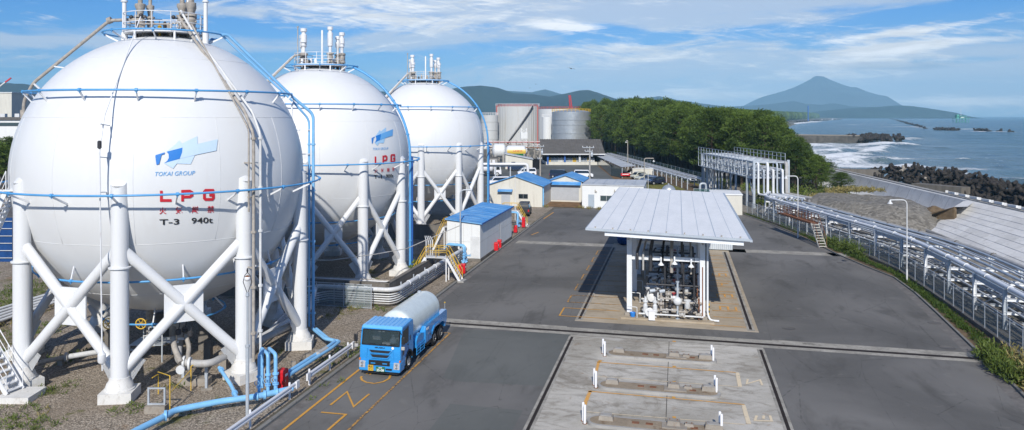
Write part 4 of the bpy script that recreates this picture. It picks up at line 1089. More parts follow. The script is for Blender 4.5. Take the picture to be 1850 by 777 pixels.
# ---- second tank
def more_tank(c, label, nleg, phase, rings, seed):
    t, sh, zp = spherical_tank(label, c, nleg, phase, rings)
    r_ = random.Random(seed)
    FL = lambda r, h, tp: [(r * .9, -.4), (r * .9, .3), (r * 1.9, .31), (r * 1.9, .42), (r * 1.2, .5), (r * 1.7, .8), (r * 1.2, 1.0), (r * 2, 1.02), (r * 2, 1.14), (r * .9, 1.2)]
    for dx, dy, r, top in ((-1.5, .1, .2, 3.45), (-1.75, .8, .2, 2.9), (-1.35, -.6, .2, 2.4), (1.1, -.9, .17, 3.5), (1.95, .2, .17, 3.1), (2.1, -.5, .15, 2.3), (1.5, .6, .15, 2.8)):
        v = stack(t, c, dx, dy, zp, FL(r, 1.2, top), 'weathered_pipe')
        MB().lathe([(r * .8, 1.2), (r * .8, 1.7), (r * 1.35, 1.8), (r * 1.45, top - .55), (r * .95, top - .5), (r * .95, top - .3), (r * 1.5, top - .27), (r * 1.5, top), (r * 1.2, top + .02)], (c[0] + dx, c[1] + dy, zp), 14).build('vent_stack', 'steel_white', v, 40)
    MB().lathe([(.09, 0), (.09, 3.2), (.05, 3.25)], (c[0] + .3, c[1] - .5, zp), 10).build('vent_stack', 'steel_white', t, 40)
    MB().lathe([(.05, 0), (.05, 3.6), (.09, 3.62), (.09, 3.75)], (c[0] - 2.2, c[1] + .8, zp), 8).build('lightning_rod', 'grey_pipe', t, 40)
    for i in range(9):
        dx, dy = r_.uniform(-1.6, 1.6), r_.uniform(-1.4, .6); h = r_.uniform(.35, .8)
        MB().lathe([(.08, -.2), (.08, .1), (.18, .11), (.18, .18), (.09, .2), (.13, h * .7), (.05, h)], (c[0] + dx, c[1] + dy, zp + .05), 10).build('nozzle', r_.choice(['weathered_pipe', 'pipe_white', 'dark_metal']), t, 40)
    for k, off in enumerate((0, 2.6, 4.6)):
        a = -141 - off
        pipe_part(t, [pol(c, 1.5, a + 8, zp + 1.0), pol(c, 2.4, a, zp + .95), pol(c, 8.35, a, c[2] + 3.4), pol(c, 8.7, a, c[2] + 1.5), pol(c, 8.7, a, .6)], .09, 'pale_pipe' if k else 'weathered_pipe', 'riser_pipe', bend=.4)
    return t, zp
c2 = (-14.65, 71, 10.35)
t2, zp2 = more_tank(c2, 'middle white spherical gas tank marked T-1 900t, partly hidden by the nearest tank', 10, RAD(-88),
                    [(9.0, -.3, .06), (7.3, 4.6, .06), (6.85, -5.15, .055), (4.6, -7.4, .055), (3.35, 8.1, .05)], 4)
c3 = (-7.7, 104, 10.5)
t3, zp3 = more_tank(c3, 'farthest white spherical gas tank, the smallest in the view, without any lettering', 10, RAD(-88),
                    [(9.0, -.3, .065), (7.3, 4.6, .065), (6.85, -5.15, .055), (4.6, -7.4, .055), (3.35, 8.1, .06)], 5)
def arc_feed(t, c, a, zb=.8, R0=8.62):
    P = [pol(c, 3.35, a + 20, c[2] + 8.1)]
    for i in range(22):
        e = RAD(68 - 68 * i / 21); P.append(pol(c, R0 * cos(e) + .0, a, c[2] + R0 * sin(e)))
    P.append(pol(c, R0, a, zb)); q = MB().tube(P, .11, 10).build('water_feed_pipe', 'blue_ring', t, 60)
    m = MB()
    for z in (c[2] + 5, c[2] + 2, c[2] - .3, c[2] - 4, 3): m.lathe([(.16, -.06), (.16, .06)], pol(c, R0 if z < c[2] else sqrt(R0 ** 2 - (z - c[2]) ** 2), a, z), 8)
    m.build('flange', 'blue_ring', q, 40)
    P2 = [(x + .25 * cos(RAD(a + 70)), y + .25 * sin(RAD(a + 70)), z) for x, y, z in P[-3:]]
    MB().tube([P2[-2], P2[-1]], .12, 10).build('water_feed_pipe', 'blue_steel', t, 60)
arc_feed(t2, c2, -14); arc_feed(t3, c3, -8)
fx2 = lambda a, b: (655 + (a * .565 + 58) / 6.478, 215 + (b * .86 + 20 - (a - 80) * .03) / 6.478)
# emblem corners measured on the second tank
def fx2(a, b):
    u = (a - 84) / (545 - 84); w = (b - 65) / (305 - 65)
    X = 105 + 252 * u; Y = 98 + 215 * w; return (655 + X / 6.478, 215 + Y / 6.478)
for nm, mt, m in logo(t2, c2, 8.0, fx2, 1): m.build('emblem', {'logo_pale': 'logo_soft'}.get(mt, mt), t2, 0)
flat_to_sphere(text_polys('TOKAI GROUP', 673.6, 701.5, 271.2, 267, 1.0, shear=.2), c2, 8.04, 0).build('lettering', 'logo_mid', t2, 0, label='small italic blue words TOKAI GROUP')
def mp(p, a0, a1, b0, b1, k): return (677.5 + (p[0] - 289) / (388 - 289) * 36.2, 298 + (p[1] - 365) * .74 - (p[0] - 289) * .028)
flat_to_sphere(strokes([[mp(p, 0, 0, 0, 0, 0) for p in s_] for s_ in L], 2.9), c2, 8.045, 1).build('lettering', 'red_paint', t2, 0, label='red letters LPG')
for i, ch in enumerate('火気厳禁'):
    x0 = (676.5, 688, 699, 708.6)[i]; y1 = 312.4 - i * 1.0
    flat_to_sphere(text_polys(ch, x0, x0 + (6, 5.6, 5.2, 4.2)[i], y1, y1 - 7, .3, bold=.01), c2, 8.045, 0).build('lettering', 'red_paint', t2, 0, label='red warning character')
flat_to_sphere(text_polys('T-1', 675.5, 690, 323, 316.3, .6, bold=.012), c2, 8.045, 0).build('lettering', 'black_paint', t2, 0, label='black tank number T-1')
flat_to_sphere(text_polys('900t', 697.5, 711, 321.8, 314.8, .8, bold=.012), c2, 8.045, 0).build('lettering', 'black_paint', t2, 0, label='black capacity mark 900t')
# ================================================================ CANOPY (local frame: x = across, y = along, origin at pad front left)
def yard_thing(name, label, cat, s_, t_, group=None, z=0.0):
    return thing(name, label, cat, YF(s_, t_, z), group, YROT, local=True)
cn = yard_thing('loading_canopy', 'large pale corrugated roof on white steel columns over the tanker loading piping', 'canopy', 20.3, 11.9)
Lc, Wc = 31.3, 10.5
zl, zr = 6.42, 6.05
zz = lambda x: zl + (zr - zl) * x / Wc
m = MB()
for k in range(10):                       # ten sheet bays with thin standing seams
    x0, x1 = Wc * k / 10 + .012, Wc * (k + 1) / 10 - .012
    m.hexa([(x0, 0, zz(x0) - .09), (x1, 0, zz(x1) - .09), (x1, Lc, zz(x1) - .09), (x0, Lc, zz(x0) - .09), (x0, 0, zz(x0)), (x1, 0, zz(x1)), (x1, Lc, zz(x1)), (x0, Lc, zz(x0))])
rf = m.build('roof_sheet', 'canopy_sheet', cn, 0, kind='')
del rf['kind']
m = MB()
for k in range(11):
    x = Wc * k / 10
    m.beam((x, -.01, zz(x) - .02), (x, Lc + .01, zz(x) - .02), .03 if k % 2 else .05, .05)
m.build('roof_seam', 'door_grey', rf, 20)
m = MB()
for x0, x1, y in ((1.25, Wc - .35, .12), (1.25, Wc - .35, Lc - .15)):
    m.hbeam((x0, y, zz(x0) - .28), (x1, y, zz(x1) - .28), .18, .32)
for k in range(1, 7): m.hbeam((.5, k * 4.5, zz(.5) - .26), (Wc - .3, k * 4.5, zz(Wc) - .26), .15, .26)
m.build('roof_beam', 'pipe_white', cn, 20)
m = MB(); m.beam((-.02, -.06, zl - .06), (Wc + .02, -.06, zr - .06), .05, .16); m.build('fascia', 'galv_blue', cn, 20)
m = MB(); m.beam((Wc + .09, -.1, zr - .10), (Wc + .09, Lc, zr - .10), .16, .14); m.build('gutter', 'galv_blue', cn, 20)
m = MB()
for k in range(9): x = .6 + k * 1.17; m.cbox((x, .28, zz(x) + .045), (.09, .22, .09))
m.build('snow_guard', 'weathered_pipe', cn, 20)
colx = (2.75, 7.65)
for j in range(5):
    y = 2.45 + j * 6.7
    for i, x in enumerate(colx):
        c = MB().hbeam((x, y, .35), (x, y, zz(x) - .44), .34, .34, t=.05).build('column', 'pipe_white', cn, 20)
        MB().cbox((x, y, .17), (.62, .62, .34)).build('footing', 'concrete_block', c, 20)
    m = MB().hbeam((colx[0] + .12, y, 4.15), (colx[1] - .12, y, 4.15), .18, .28); m.build('cross_beam', 'pipe_white', cn, 20)
    m = MB().hbeam((colx[0] - 1.6, y, zz(0) - .55), (colx[1] + 2.2, y, zz(Wc) - .50), .18, .28); m.build('cross_beam', 'pipe_white', cn, 20)
m = MB()
for x in colx: m.hbeam((x, .6, zz(x) - .62), (x, Lc - .4, zz(x) - .62), .16, .2)
m.build('roof_beam', 'pipe_white', cn, 20)
x = colx[1] + .33
MB().pipe([(x, 2.4, zr - .3), (x, 2.35, .55), (x + .15, 2.3, .12), (x + .75, 2.2, .12)], .07, 10, .2).build('downpipe', 'pipe_white', cn, 50)
m = MB()
for x, dz in ((4.9, 0), (5.8, .25), (6.9, -.1)):
    m2 = MB().lathe([(.03, .55), (.06, .5), (.05, .2), (.20, .02), (.21, 0), (.05, -.02)], (x, 2.1, 3.75 + dz * .4), 14); m2.build('lamp', 'pipe_white', cn, 40)
# concrete plinth strip under the piping
m = MB().box(2.2, 8.4, 1.6, Lc - 1.5, .017, .13); m.build('island_plinth', 'pad_concrete_brown', cn, 20)

# overhead pipe rows under the roof
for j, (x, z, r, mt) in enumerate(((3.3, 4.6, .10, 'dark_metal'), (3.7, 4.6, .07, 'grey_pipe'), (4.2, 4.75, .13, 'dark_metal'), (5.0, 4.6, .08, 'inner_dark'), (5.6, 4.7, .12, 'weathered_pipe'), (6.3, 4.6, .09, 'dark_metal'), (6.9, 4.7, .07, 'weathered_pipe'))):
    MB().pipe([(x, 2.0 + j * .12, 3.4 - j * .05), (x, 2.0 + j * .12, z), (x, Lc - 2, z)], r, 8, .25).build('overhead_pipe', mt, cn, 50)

def manifold(label, s_):
    t = yard_thing('loading_manifold', label, 'pipe manifold', s_, 14.9, 'loading manifolds under the canopy')
    R_ = random.Random(3)
    def F(x, y, z, r, ax, mt='grey_pipe', par=None):
        d = {'x': (1, 0, 0), 'y': (0, 1, 0), 'z': (0, 0, 1)}[ax]
        MB().lathe([(r, -.05), (r, .05)], (x, y, z), 12, d=d).build('flange', mt, par or t, 40)
    # loading arms: twin white stand pipes
    for x in (.85, 1.5):
        m = MB().lathe([(.12, .13), (.12, .2), (.16, .22), (.16, .95), (.11, 1.0), (.11, 1.15), (.18, 1.17), (.18, 1.27), (.07, 1.3), (.07, 1.6)], (x, .2, 0), 14)
        p = m.build('stand_pipe', 'pale_pipe', t, 40)
        a = MB().pipe([(x, .2, 1.55), (x + .1, .25, 1.95), (x + .75, .5, 2.05)], .075, 10, .2).build('loading_arm', 'dark_metal', t, 50)
        MB().lathe([(.14, -.16), (.14, .22)], (x + .42, .35, 1.92), 10, d=(.8, .3, .1)).build('swivel_joint', 'galv', a, 40)
        F(x, .2, .6, .2, 'z', 'pale_pipe', p)
    MB().lathe([(.03, 0), (.26, .02), (.30, .09), (.30, .16), (.03, .2)], (1.15, -.15, .55), 18, d=(0, -1, .25)).build('hose_reel', 'pale_pipe', t, 40)
    # main riser with round meter
    p = MB().lathe([(.15, .13), (.15, .18), (.07, .2), (.07, 2.6), (.12, 2.62), (.12, 2.7)], (3.0, .2, 0), 12).build('meter_column', 'galv_blue', t, 40)
    MB().lathe([(.10, -.22), (.27, -.18), (.29, .05), (.20, .18), (.05, .2)], (3.0, .12, 1.35), 16, d=(0, -1, 0)).build('flow_meter', 'pale_pipe', p, 50)
    m = MB().lathe([(.16, 0), (.2, .05), (.2, .5), (.25, .52), (.25, .58), (.12, .62)], (3.65, .3, .85), 14); m.build('strainer', 'pale_pipe', t, 40)
    MB().tube([(3.2, .2, 1.25), (4.6, .25, 1.25)], .08, 10).build('meter_pipe', 'weathered_pipe', t, 50)
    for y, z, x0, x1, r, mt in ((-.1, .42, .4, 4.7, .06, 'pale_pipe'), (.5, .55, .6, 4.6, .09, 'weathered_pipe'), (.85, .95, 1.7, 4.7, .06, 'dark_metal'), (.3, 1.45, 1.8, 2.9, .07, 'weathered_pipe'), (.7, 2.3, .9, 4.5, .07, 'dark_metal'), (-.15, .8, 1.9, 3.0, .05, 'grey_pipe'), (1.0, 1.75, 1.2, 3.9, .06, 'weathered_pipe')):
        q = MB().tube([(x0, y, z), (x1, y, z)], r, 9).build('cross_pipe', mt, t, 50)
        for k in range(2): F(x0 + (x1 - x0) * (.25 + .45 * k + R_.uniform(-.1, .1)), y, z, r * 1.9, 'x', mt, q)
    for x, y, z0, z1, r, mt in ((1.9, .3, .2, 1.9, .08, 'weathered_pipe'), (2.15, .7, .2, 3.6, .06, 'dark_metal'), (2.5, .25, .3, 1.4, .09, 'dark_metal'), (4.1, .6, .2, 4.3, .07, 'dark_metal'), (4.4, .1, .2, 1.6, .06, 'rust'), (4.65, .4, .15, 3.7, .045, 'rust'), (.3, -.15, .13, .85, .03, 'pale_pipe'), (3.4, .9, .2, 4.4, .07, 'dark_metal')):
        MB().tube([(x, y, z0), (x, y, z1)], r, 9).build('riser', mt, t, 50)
    MB().pipe([(-.35, -.1, .85), (.3, -.15, .85), (.3, -.15, .13)], .03, 8, .1).build('guard_rail', 'pale_pipe', t, 50)
    for x, y, z in ((1.9, .2, 1.1), (2.5, .15, .95), (2.2, .0, .62), (2.75, .3, 1.55), (3.9, -.05, .7), (4.2, .1, 1.15), (4.4, -.05, .55), (3.3, -.1, .5), (2.4, .4, 1.75)):
        mt = R_.choice(['grey_pipe', 'weathered_pipe', 'pale_pipe', 'dark_metal'])
        m = MB().lathe([(.06, -.2), (.14, -.19), (.14, -.14), (.08, -.12), (.13, -.05), (.13, .05), (.08, .12), (.14, .14), (.14, .19), (.06, .2)], (x, y, z), 10, d=(1, 0, R_.choice([0, 0, 1])))
        v = m.build('valve', mt, t, 40)
        m = MB().tube([(x, y, z), (x, y - .12, z + .32)], .022, 6); m.tube([(x + .11 * cos(q), y - .12, z + .33 + .11 * sin(q) * .5) for q in np.linspace(0, 2 * pi, 11)[:-1]], .014, 5, closed=True)
        m.build('handwheel', R_.choice(['dark_metal', 'pale_pipe', 'red', 'chrome']), v, 60)
    m = MB()
    for k in range(4): m.cbox((2.05 + k * .55, .9, .3), (.25, .3, .34))
    m.build('pipe_support', 'concrete_dark', t, 20)
    return t
mf = manifold('nearest loading manifold with twin white stand pipes at the canopy front', 22.2)
for i, lab in enumerate(('second loading manifold from the canopy front, half in shade', 'third loading manifold back, deep in the canopy shade', 'fourth loading manifold back, deep in the canopy shade', 'fifth loading manifold back, barely seen in the dark')):
    x, y, z = YF(22.2 + 4.4 * (i + 1), 14.9); copy_tree(mf, (x, y, 0), label=lab)
q = yard_thing('storage_cupboard', 'white plastic box standing at the canopy front edge', 'box', 21.9, 16.2)
m = MB().cbox((0, 0, .40), (.42, .36, .62)); m.build('cabinet_body', 'car_white', q, 20); MB().cbox((0, 0, .75), (.5, .42, .07)).build('lid', 'car_white', q, 20)
for nm, mt in (('cabinet_body', 0),): pass
q = yard_thing('bucket', 'small blue bucket beside the left canopy column', 'bucket', 22.3, 14.9)
MB().lathe([(.14, 0), (.20, .38), (.21, .38), (.19, .40), (.17, .37), (.13, .05)], (0, 0, .02), 16).build('pail', 'logo_deep', q, 40)
MB().tube([(.2 * cos(a), .02, .4 + .16 * sin(a)) for a in np.linspace(0, pi, 9)], .01, 5).build('handle', 'galv', q, 60)
q = yard_thing('warning_post', 'short yellow and black striped post by the right canopy column', 'post', 23.9, 20.0)
for k in range(6): MB().lathe([(.06, k * .16), (.06, k * .16 + .158)], (0, 0, 0), 10).build('stripe', 'yellow' if k % 2 else 'black_paint', q, 40)
# blue drum cart in the shade, left side of canopy
q = thing('tarp_bundle', 'bundle under a blue tarp in the shade left of the canopy', 'tarp', G(1125, 442))
x, y, z = G(1125, 442); m = MB().sphere((x, y, .55), .75, 16, 10, (.8, 1, .9))
rr = random.Random(4); m.v = [(a + rr.uniform(-.08, .08), b + rr.uniform(-.08, .08), max(0.02, c + rr.uniform(-.1, .1))) for a, b, c in m.v]
m.build('tarp', 'blue_cloth', q, 50); MB().tube([(x, y, 1.0), (x + .1, y, 1.6)], .05, 6).build('pole', 'dark_metal', q, 40)
# ---------------------------------------------------------------- foreground islands with bollards and blocks
simple('island_top', (.27, .22, .16), .9, var=.25, scale=.9, dirt=(.15, .095, .055), dirt_amt=.8, bump=.3, bscale=18)
def island(label, s_, t0, t1):
    isl = yard_thing('kerb_island', label, 'kerb island', s_, t0, 'raised kerb islands on the concrete apron')
    L = t1 - t0; w = .62
    def ov(w, e): return [(e + w + (L - 2 * w - 2 * e) * 0 - w * cos(a), w * sin(a)) for a in np.linspace(-pi / 2, pi / 2, 9)] 
    def outline(w):
        P = [(w - w * cos(a) * 1, w * sin(a)) for a in np.linspace(-pi / 2, pi / 2, 11)]
        return [(p[0] + (.62 - w), p[1]) for p in P] + [(L - .62 + w * cos(a), w * sin(a)) for a in np.linspace(pi / 2, -pi / 2, 11)]
    m = MB().prism(outline(.62), 'z', .017, .15); m.build('kerb_ring', 'concrete', isl, 30)
    m = MB().prism(outline(.48), 'z', .10, .156); m.build('island_fill', 'island_top', isl, 30)
    for x in (L * .36, L * .46, L * .78): MB().cbox((x, .05, .165), (.32, .22, .02)).build('cover_plate', 'rust', isl, 20)
    m = MB().box(L * .55, L * .73, -.30, .34, .157, .20).build('raised_slab', 'concrete_block', isl, 20)
    return isl
ISL = [((1092, 640), (1292, 656), [1118, 1218, 1240, 1275], 'far kerb island on the apron with brown stained blocks'),
       ((1076, 697), (1298, 714), [1106, 1217, 1243, 1282], 'middle kerb island on the apron between the two bay markings'),
       ((1056, 762), (1307, 784), [1095, 1217, 1245, 1290], 'nearest kerb island, cut by the bottom edge of the view')]
for q, ((ax, ay), (bx, by), blocks, lab) in enumerate(ISL):
    P = G(ax, ay); Q_ = G(bx, by)
    rel = (P[0] + 9.44, P[1] - 36.1); s0 = rel[0] * UX + rel[1] * UY; t0 = rel[0] * UY - rel[1] * UX
    rel = (Q_[0] + 9.44, Q_[1] - 36.1); t1_ = rel[0] * UY - rel[1] * UX
    island(lab, s0, t0 + .1, t1_ + .1)
    isn = ('far', 'middle', 'nearest')[q]
    for i, bx_ in enumerate(blocks):
        y = ay + (by - ay) * (bx_ - ax) / (bx - ax) - 2; x_, y_, _ = G(bx_, y)
        b = thing('concrete_block', 'weathered concrete footing block, %s from the left on the %s kerb island' % (('first', 'second', 'third', 'last')[i], isn), 'concrete block', (x_, y_, .15), 'old equipment footings on the islands', YROT, local=True)
        w_, d_, h_ = ((.66, .46, .20), (.58, .48, .24), (.42, .3, .15), (.78, .46, .22))[i]
        m = MB().hexa([(-w_ / 2, -d_ / 2, 0.01), (w_ / 2, -d_ / 2, 0.01), (w_ / 2, d_ / 2, 0.01), (-w_ / 2, d_ / 2, 0.01), (-w_ / 2 + .03, -d_ / 2 + .03, h_), (w_ / 2 - .03, -d_ / 2 + .02, h_), (w_ / 2 - .02, d_ / 2 - .03, h_ - .02), (-w_ / 2 + .02, d_ / 2 - .02, h_)])
        m.build('block', 'concrete_block', b, 15)
        if i in (0, 3): MB().cbox((0, 0, h_ + .015), (w_ * .75, d_ * .7, .03)).build('cap_plate', 'concrete', b, 15)
        for k in (-1, 1): MB().lathe([(.018, h_ - .02), (.018, h_ + .04)], (k * w_ * .28, 0, 0), 6).build('anchor_bolt', 'rust', b, 30)
    for side, (px_, py_) in (('left', (ax - 1, ay + 2)), ('right', (bx - 5, by - 2))):
        for k in range(2):
            x_, y_, _ = G(px_ + (1.5 - 3 * k), py_ + 2 - 5 * k)
            b = thing('bollard', 'white steel bollard at the %s end of the %s kerb island, %s of its pair' % (side, isn, ('nearer', 'farther')[k]), 'bollard', (x_, y_, 0), 'white bollards guarding the islands')
            MB().lathe([(.062, .02), (.062, .84), (.05, .87), (.02, .885)], (x_, y_, 0), 14).build('post', 'car_white', b, 50)
            MB().lathe([(.11, .017), (.11, .03)], (x_, y_, 0), 12).build('base_plate', 'rust', b, 30)
# ================================================================ TANKER TRUCK (local: x across, y to the rear, front centre at origin)
def truck():
    x, y, z = YF(6.75, 2.42)
    t = thing('tanker_truck', 'sky blue tanker truck with pale grey tank parked in the lane beside the guard rail', 'truck', (x, y, .03), None, YROT, local=True)
    W = 1.16; B = 'truck_blue'
    # cab body: side profile extruded with a wheel arch cut
    arch = [(1.35 + .56 * cos(a), .50 + .56 * sin(a)) for a in np.linspace(pi, 0, 11)]
    prof = [(0.02, .42), (.0, 1.0), (.02, 1.45), (.08, 1.62), (.22, 2.40), (.36, 2.56), (2.0, 2.62), (2.06, 2.5), (2.08, .95), (1.93, .80)] 
    low = [(1.92, .5)] + arch[::-1][0:] + [(.78, .42)]
    inner = [(0.02, .42), (.0, 1.0), (.02, 1.45), (.08, 1.60), (1.25, 1.60), (1.30, 2.38), (.225, 2.405), (.36, 2.56)] + prof[6:]
    m = MB().prism(inner + low, 'x', -W + .07, W - .07); cab = m.build('cab', B, t, 25)
    for sg in (-1, 1):
        q = MB().prism(prof + low, 'x', min(sg * W, sg * (W - .07)), max(sg * W, sg * (W - .07))).build('cab_side', B, cab, 25); bv = q.modifiers.new('b', 'BEVEL'); bv.width = .03; bv.segments = 2; bv.limit_method = 'ANGLE'; bv.angle_limit = RAD(40)
    m = MB().box(-W + .08, W - .08, 1.2, 1.24, 1.61, 2.38); m.box(-W + .08, W - .08, .25, 1.2, 1.605, 1.62); m.box(-W + .08, W - .08, .3, 1.2, 2.36, 2.375); m.box(-W + .075, -W + .09, .3, 1.2, 1.62, 2.36); m.box(W - .09, W - .075, .3, 1.2, 1.62, 2.36); m.build('cab_lining', 'inner_dark', cab, 15)
    MB().cbox((.28, .26, 1.68), (.42, .22, .12)).build('dashboard_box', 'car_white', cab, 15)
    for xx in (-.6, .5): MB().box(xx - .22, xx + .22, 1.0, 1.18, 1.62, 2.15).build('seat', 'galv', cab, 15)
    for xx in (-.12, .1): MB().cbox((xx, .26, 2.32), (.14, .02, .06)).build('sticker', 'plate_white', cab, 15)
    # roof with ribs
    m = MB()
    for k in range(9): xx = -W + .16 + k * (2 * W - .32) / 8; m.beam((xx, .42, 2.585), (xx, 1.95, 2.65), .12, .05)
    m.prism([(.26, 2.46), (.38, 2.59), (1.98, 2.645), (2.0, 2.5)], 'x', -W + .03, W - .03); m.build('roof', 'truck_roof_blue', t, 20)
    # windscreen
    m = MB().hexa([(-1.03, .055, 1.66), (1.03, .055, 1.66), (1.03, .09, 1.66), (-1.03, .09, 1.66), (-.99, .195, 2.37), (.99, .195, 2.37), (.99, .23, 2.37), (-.99, .23, 2.37)])
    ws = m.build('windscreen', 'windscreen', t, 20)
    m = MB()
    for a, b in (((-1.06, .06, 1.63), (1.06, .06, 1.63)), ((-1.02, .205, 2.40), (1.02, .205, 2.40)), ((-1.06, .06, 1.63), (-1.02, .205, 2.40)), ((1.06, .06, 1.63), (1.02, .205, 2.40))): m.beam(a, b, .05, .05)
    m.build('windscreen_seal', 'plastic_black', ws, 20)
    for x0 in (-.75, -.1, .45):
        MB().beam((x0, .04, 1.66), (x0 + .42, .05, 1.72), .025, .02).build('wiper', 'plastic_black', ws, 20)
    # driver seen behind the glass
    d = tag(thing('person', 'driver in the truck cab, dark hair and pale shirt, seen through the windscreen', 'person', (x, y, 0)), 'driver in the truck cab, dark hair and pale shirt, seen through the windscreen', 'person')
    d.location = (x, y, .03); d.rotation_euler = (0, 0, YROT); WL[d] = Vector((0, 0, 0))
    # body built as one skin, sitting
    hb = MB().lathe([(.10, 1.25), (.19, 1.35), (.20, 1.6), (.22, 1.78), (.12, 1.86), (.055, 1.90), (.05, 1.94), (.085, 1.98), (.10, 2.06), (.09, 2.14), (.03, 2.19)], (.5, .72, 0), 14)
    hb.build('body', 'cloth_shirt', d, 60); MB().sphere((.5, .73, 2.10), .112, 14, 10, (.95, 1, 1)).build('hair', 'hair', d, 60)
    # grille slots
    for z0, z1, w0, w1 in ((1.23, 1.36, .52, .62), (.98, 1.12, .44, .54)):
        g = MB().hexa([(-w0, -.018, z0), (w0, -.018, z0), (w0, .03, z0), (-w0, .03, z0), (-w1, -.010, z1), (w1, -.010, z1), (w1, .03, z1), (-w1, .03, z1)]).build('grille', 'plastic_black', t, 20)
        MB().beam((-w0 - .03, -.04, z0 - .02), (w0 + .03, -.04, z0 - .02), .05, .05).build('grille_bar', B, g, 20)
        for sgn in (-1, 1): MB().beam((sgn * w0, -.035, z0 - .01), (sgn * (w1 + .05), -.028, z1 + .02), .05, .05, up=(0, 1, 0)).build('grille_bar', B, g, 20)
    for sgn in (-1, 1):
        MB().beam((sgn * .78, -.02, .92), (sgn * .72, -.02, 1.45), .04, .03, up=(0, 1, 0)).build('panel_rib', B, t, 20)
    # bumper
    m = MB().hexa([(-W - .02, -.14, .26), (W + .02, -.14, .26), (W + .02, .62, .26), (-W - .02, .62, .26), (-W - .02, -.10, .80), (W + .02, -.10, .80), (W + .02, .55, .80), (-W - .02, .55, .80)])
    bu = m.build('bumper', B, t, 20); bv = bu.modifiers.new('b', 'BEVEL'); bv.width = .06; bv.segments = 3
    MB().box(-.60, .60, -.125, -.05, .58, .84).build('air_intake', 'plastic_black', bu, 20)
    for x0 in (-.35, .32): MB().box(x0 - .13, x0 + .13, -.15, -.10, .68, .73).build('intake_bar', B, bu, 20)
    MB().box(.38, .72, -.165, -.1, .38, .46).build('lower_slot', 'plastic_black', bu, 20)
    MB().box(-1.0, 1.0, .0, .6, .12, .27).build('underside', 'plastic_black', bu, 20)
    for sgn in (-1, 1):
        h = MB().hexa([(sgn * .98 - .17, -.15, .44), (sgn * .98 + .17, -.145, .44), (sgn * .98 + .17, -.05, .44), (sgn * .98 - .17, -.05, .44), (sgn * .98 - .15, -.12, .79), (sgn * .98 + .17, -.11, .79), (sgn * .98 + .17, -.03, .79), (sgn * .98 - .15, -.03, .79)]).build('headlight', 'lamp_glass', t, 20)
        for zz in (.53, .69): MB().lathe([(.075, 0), (.06, .03), (.02, .035)], (sgn * .98, -.14, zz), 12, d=(0, -1, .08)).build('bulb', 'chrome', h, 40)
        MB().cbox((sgn * (W - .02), -.02, .86), (.06, .12, .1)).build('indicator', 'orange_lamp', t, 20)
        # mirrors
        a = MB().pipe([(sgn * (W - .05), .12, 2.34), (sgn * (W + .12), -.08, 2.30), (sgn * (W + .16), -.10, 1.62), (sgn * (W - .02), .1, 1.56)], .018, 6, .08).build('mirror_arm', 'plastic_black', t, 50)
        mm = MB().cbox((sgn * (W + .19), -.10, 2.0), (.20, .12, .40)); o = mm.build('mirror', 'plastic_black', t, 20); q = o.modifiers.new('b', 'BEVEL'); q.width = .04; q.segments = 2
        mm = MB().cbox((sgn * (W + .17), -.08, 1.58), (.2, .1, .18)); o = mm.build('mirror', 'grey_pipe', t, 20); q = o.modifiers.new('b', 'BEVEL'); q.width = .03; q.segments = 2
        # doors
        m = MB().prism([(.36, 1.74), (.42, 2.36), (1.22, 2.42), (1.22, 1.62), (1.0, 1.55)], 'x', sgn * (W - .01), sgn * (W + .012)) if sgn > 0 else MB().prism([(.36, 1.74), (.42, 2.36), (1.22, 2.42), (1.22, 1.62), (1.0, 1.55)], 'x', -(W + .012), -(W - .01))
        dr = m.build('side_window', 'glass_dark', t, 15)
        lo_, hi_ = (W - .01, W + .010) if sgn > 0 else (-W - .010, -W + .01)
        MB().prism([(.30, 1.02), (.55, 1.10), (.62, 1.42), (.52, 1.50), (.38, 1.42)], 'x', lo_, hi_).build('lower_window', 'glass_dark', t, 15)
        m = MB()
        for a_, b_ in (((.30, .86), (.30, 1.70)), ((1.30, .98), (1.30, 2.44)), ((.30, 1.70), (.38, 2.40)), ((.38, 2.46), (1.30, 2.46))):
            m.beam((sgn * (W + .002), a_[0], a_[1]), (sgn * (W + .002), b_[0], b_[1]), .012, .014, up=(1, 0, 0))
        m.build('door_gap', 'plastic_black', t, 15)
        MB().cbox((sgn * (W + .015), 1.15, 1.46), (.03, .16, .04)).build('door_handle', 'plastic_black', t, 15)
        MB().cbox((sgn * (W + .005), 1.55, 1.72), (.02, .10, .26)).build('side_vent', 'plastic_black', t, 15)
    MB().lathe([(.075, 0), (.06, .01)], (.72, -.005, 1.52), 16, d=(0, -1, 0)).build('sticker', 'plate_white', t, 30)
    # plates and writing on the front
    def text(txt, x0, x1, z0, z1, yy, mat, bold=0.0, par=t, nm='lettering'):
        v, f = text_mesh(txt, bold=bold); m = MB()
        m.add([(x0 + p[0] * (x1 - x0), yy, z0 + p[1] * (z1 - z0)) for p in v], [tuple(q) for q in f]); return m.build(nm, mat, par, 0)
    text('ISUZU', -.30, .26, 1.475, 1.545, -.008, 'black_paint', .03)
    p = MB().box(-.62, -.32, -.185, -.15, .30, .60).build('hazard_plate', 'yellow', t, 15)
    text('高圧', -.60, -.34, .46, .58, -.188, 'black_paint', .02, p); text('ガス', -.60, -.34, .32, .44, -.188, 'black_paint', .02, p)
    p = MB().box(-.17, .33, -.185, -.15, .28, .54).build('number_plate', 'plate_green', t, 15)
    text('25-08', -.13, .29, .30, .43, -.188, 'plate_white', .02, p); text('静岡', -.02, .18, .455, .525, -.188, 'plate_white', .01, p)
    # chassis and tank
    m = MB()
    for xx in (-.42, .42): m.box(xx - .05, xx + .05, 1.9, 8.55, .62, .84)
    for yy in (2.4, 3.6, 4.8, 6.4, 7.6, 8.5): m.box(-.36, .36, yy - .04, yy + .04, .66, .80)
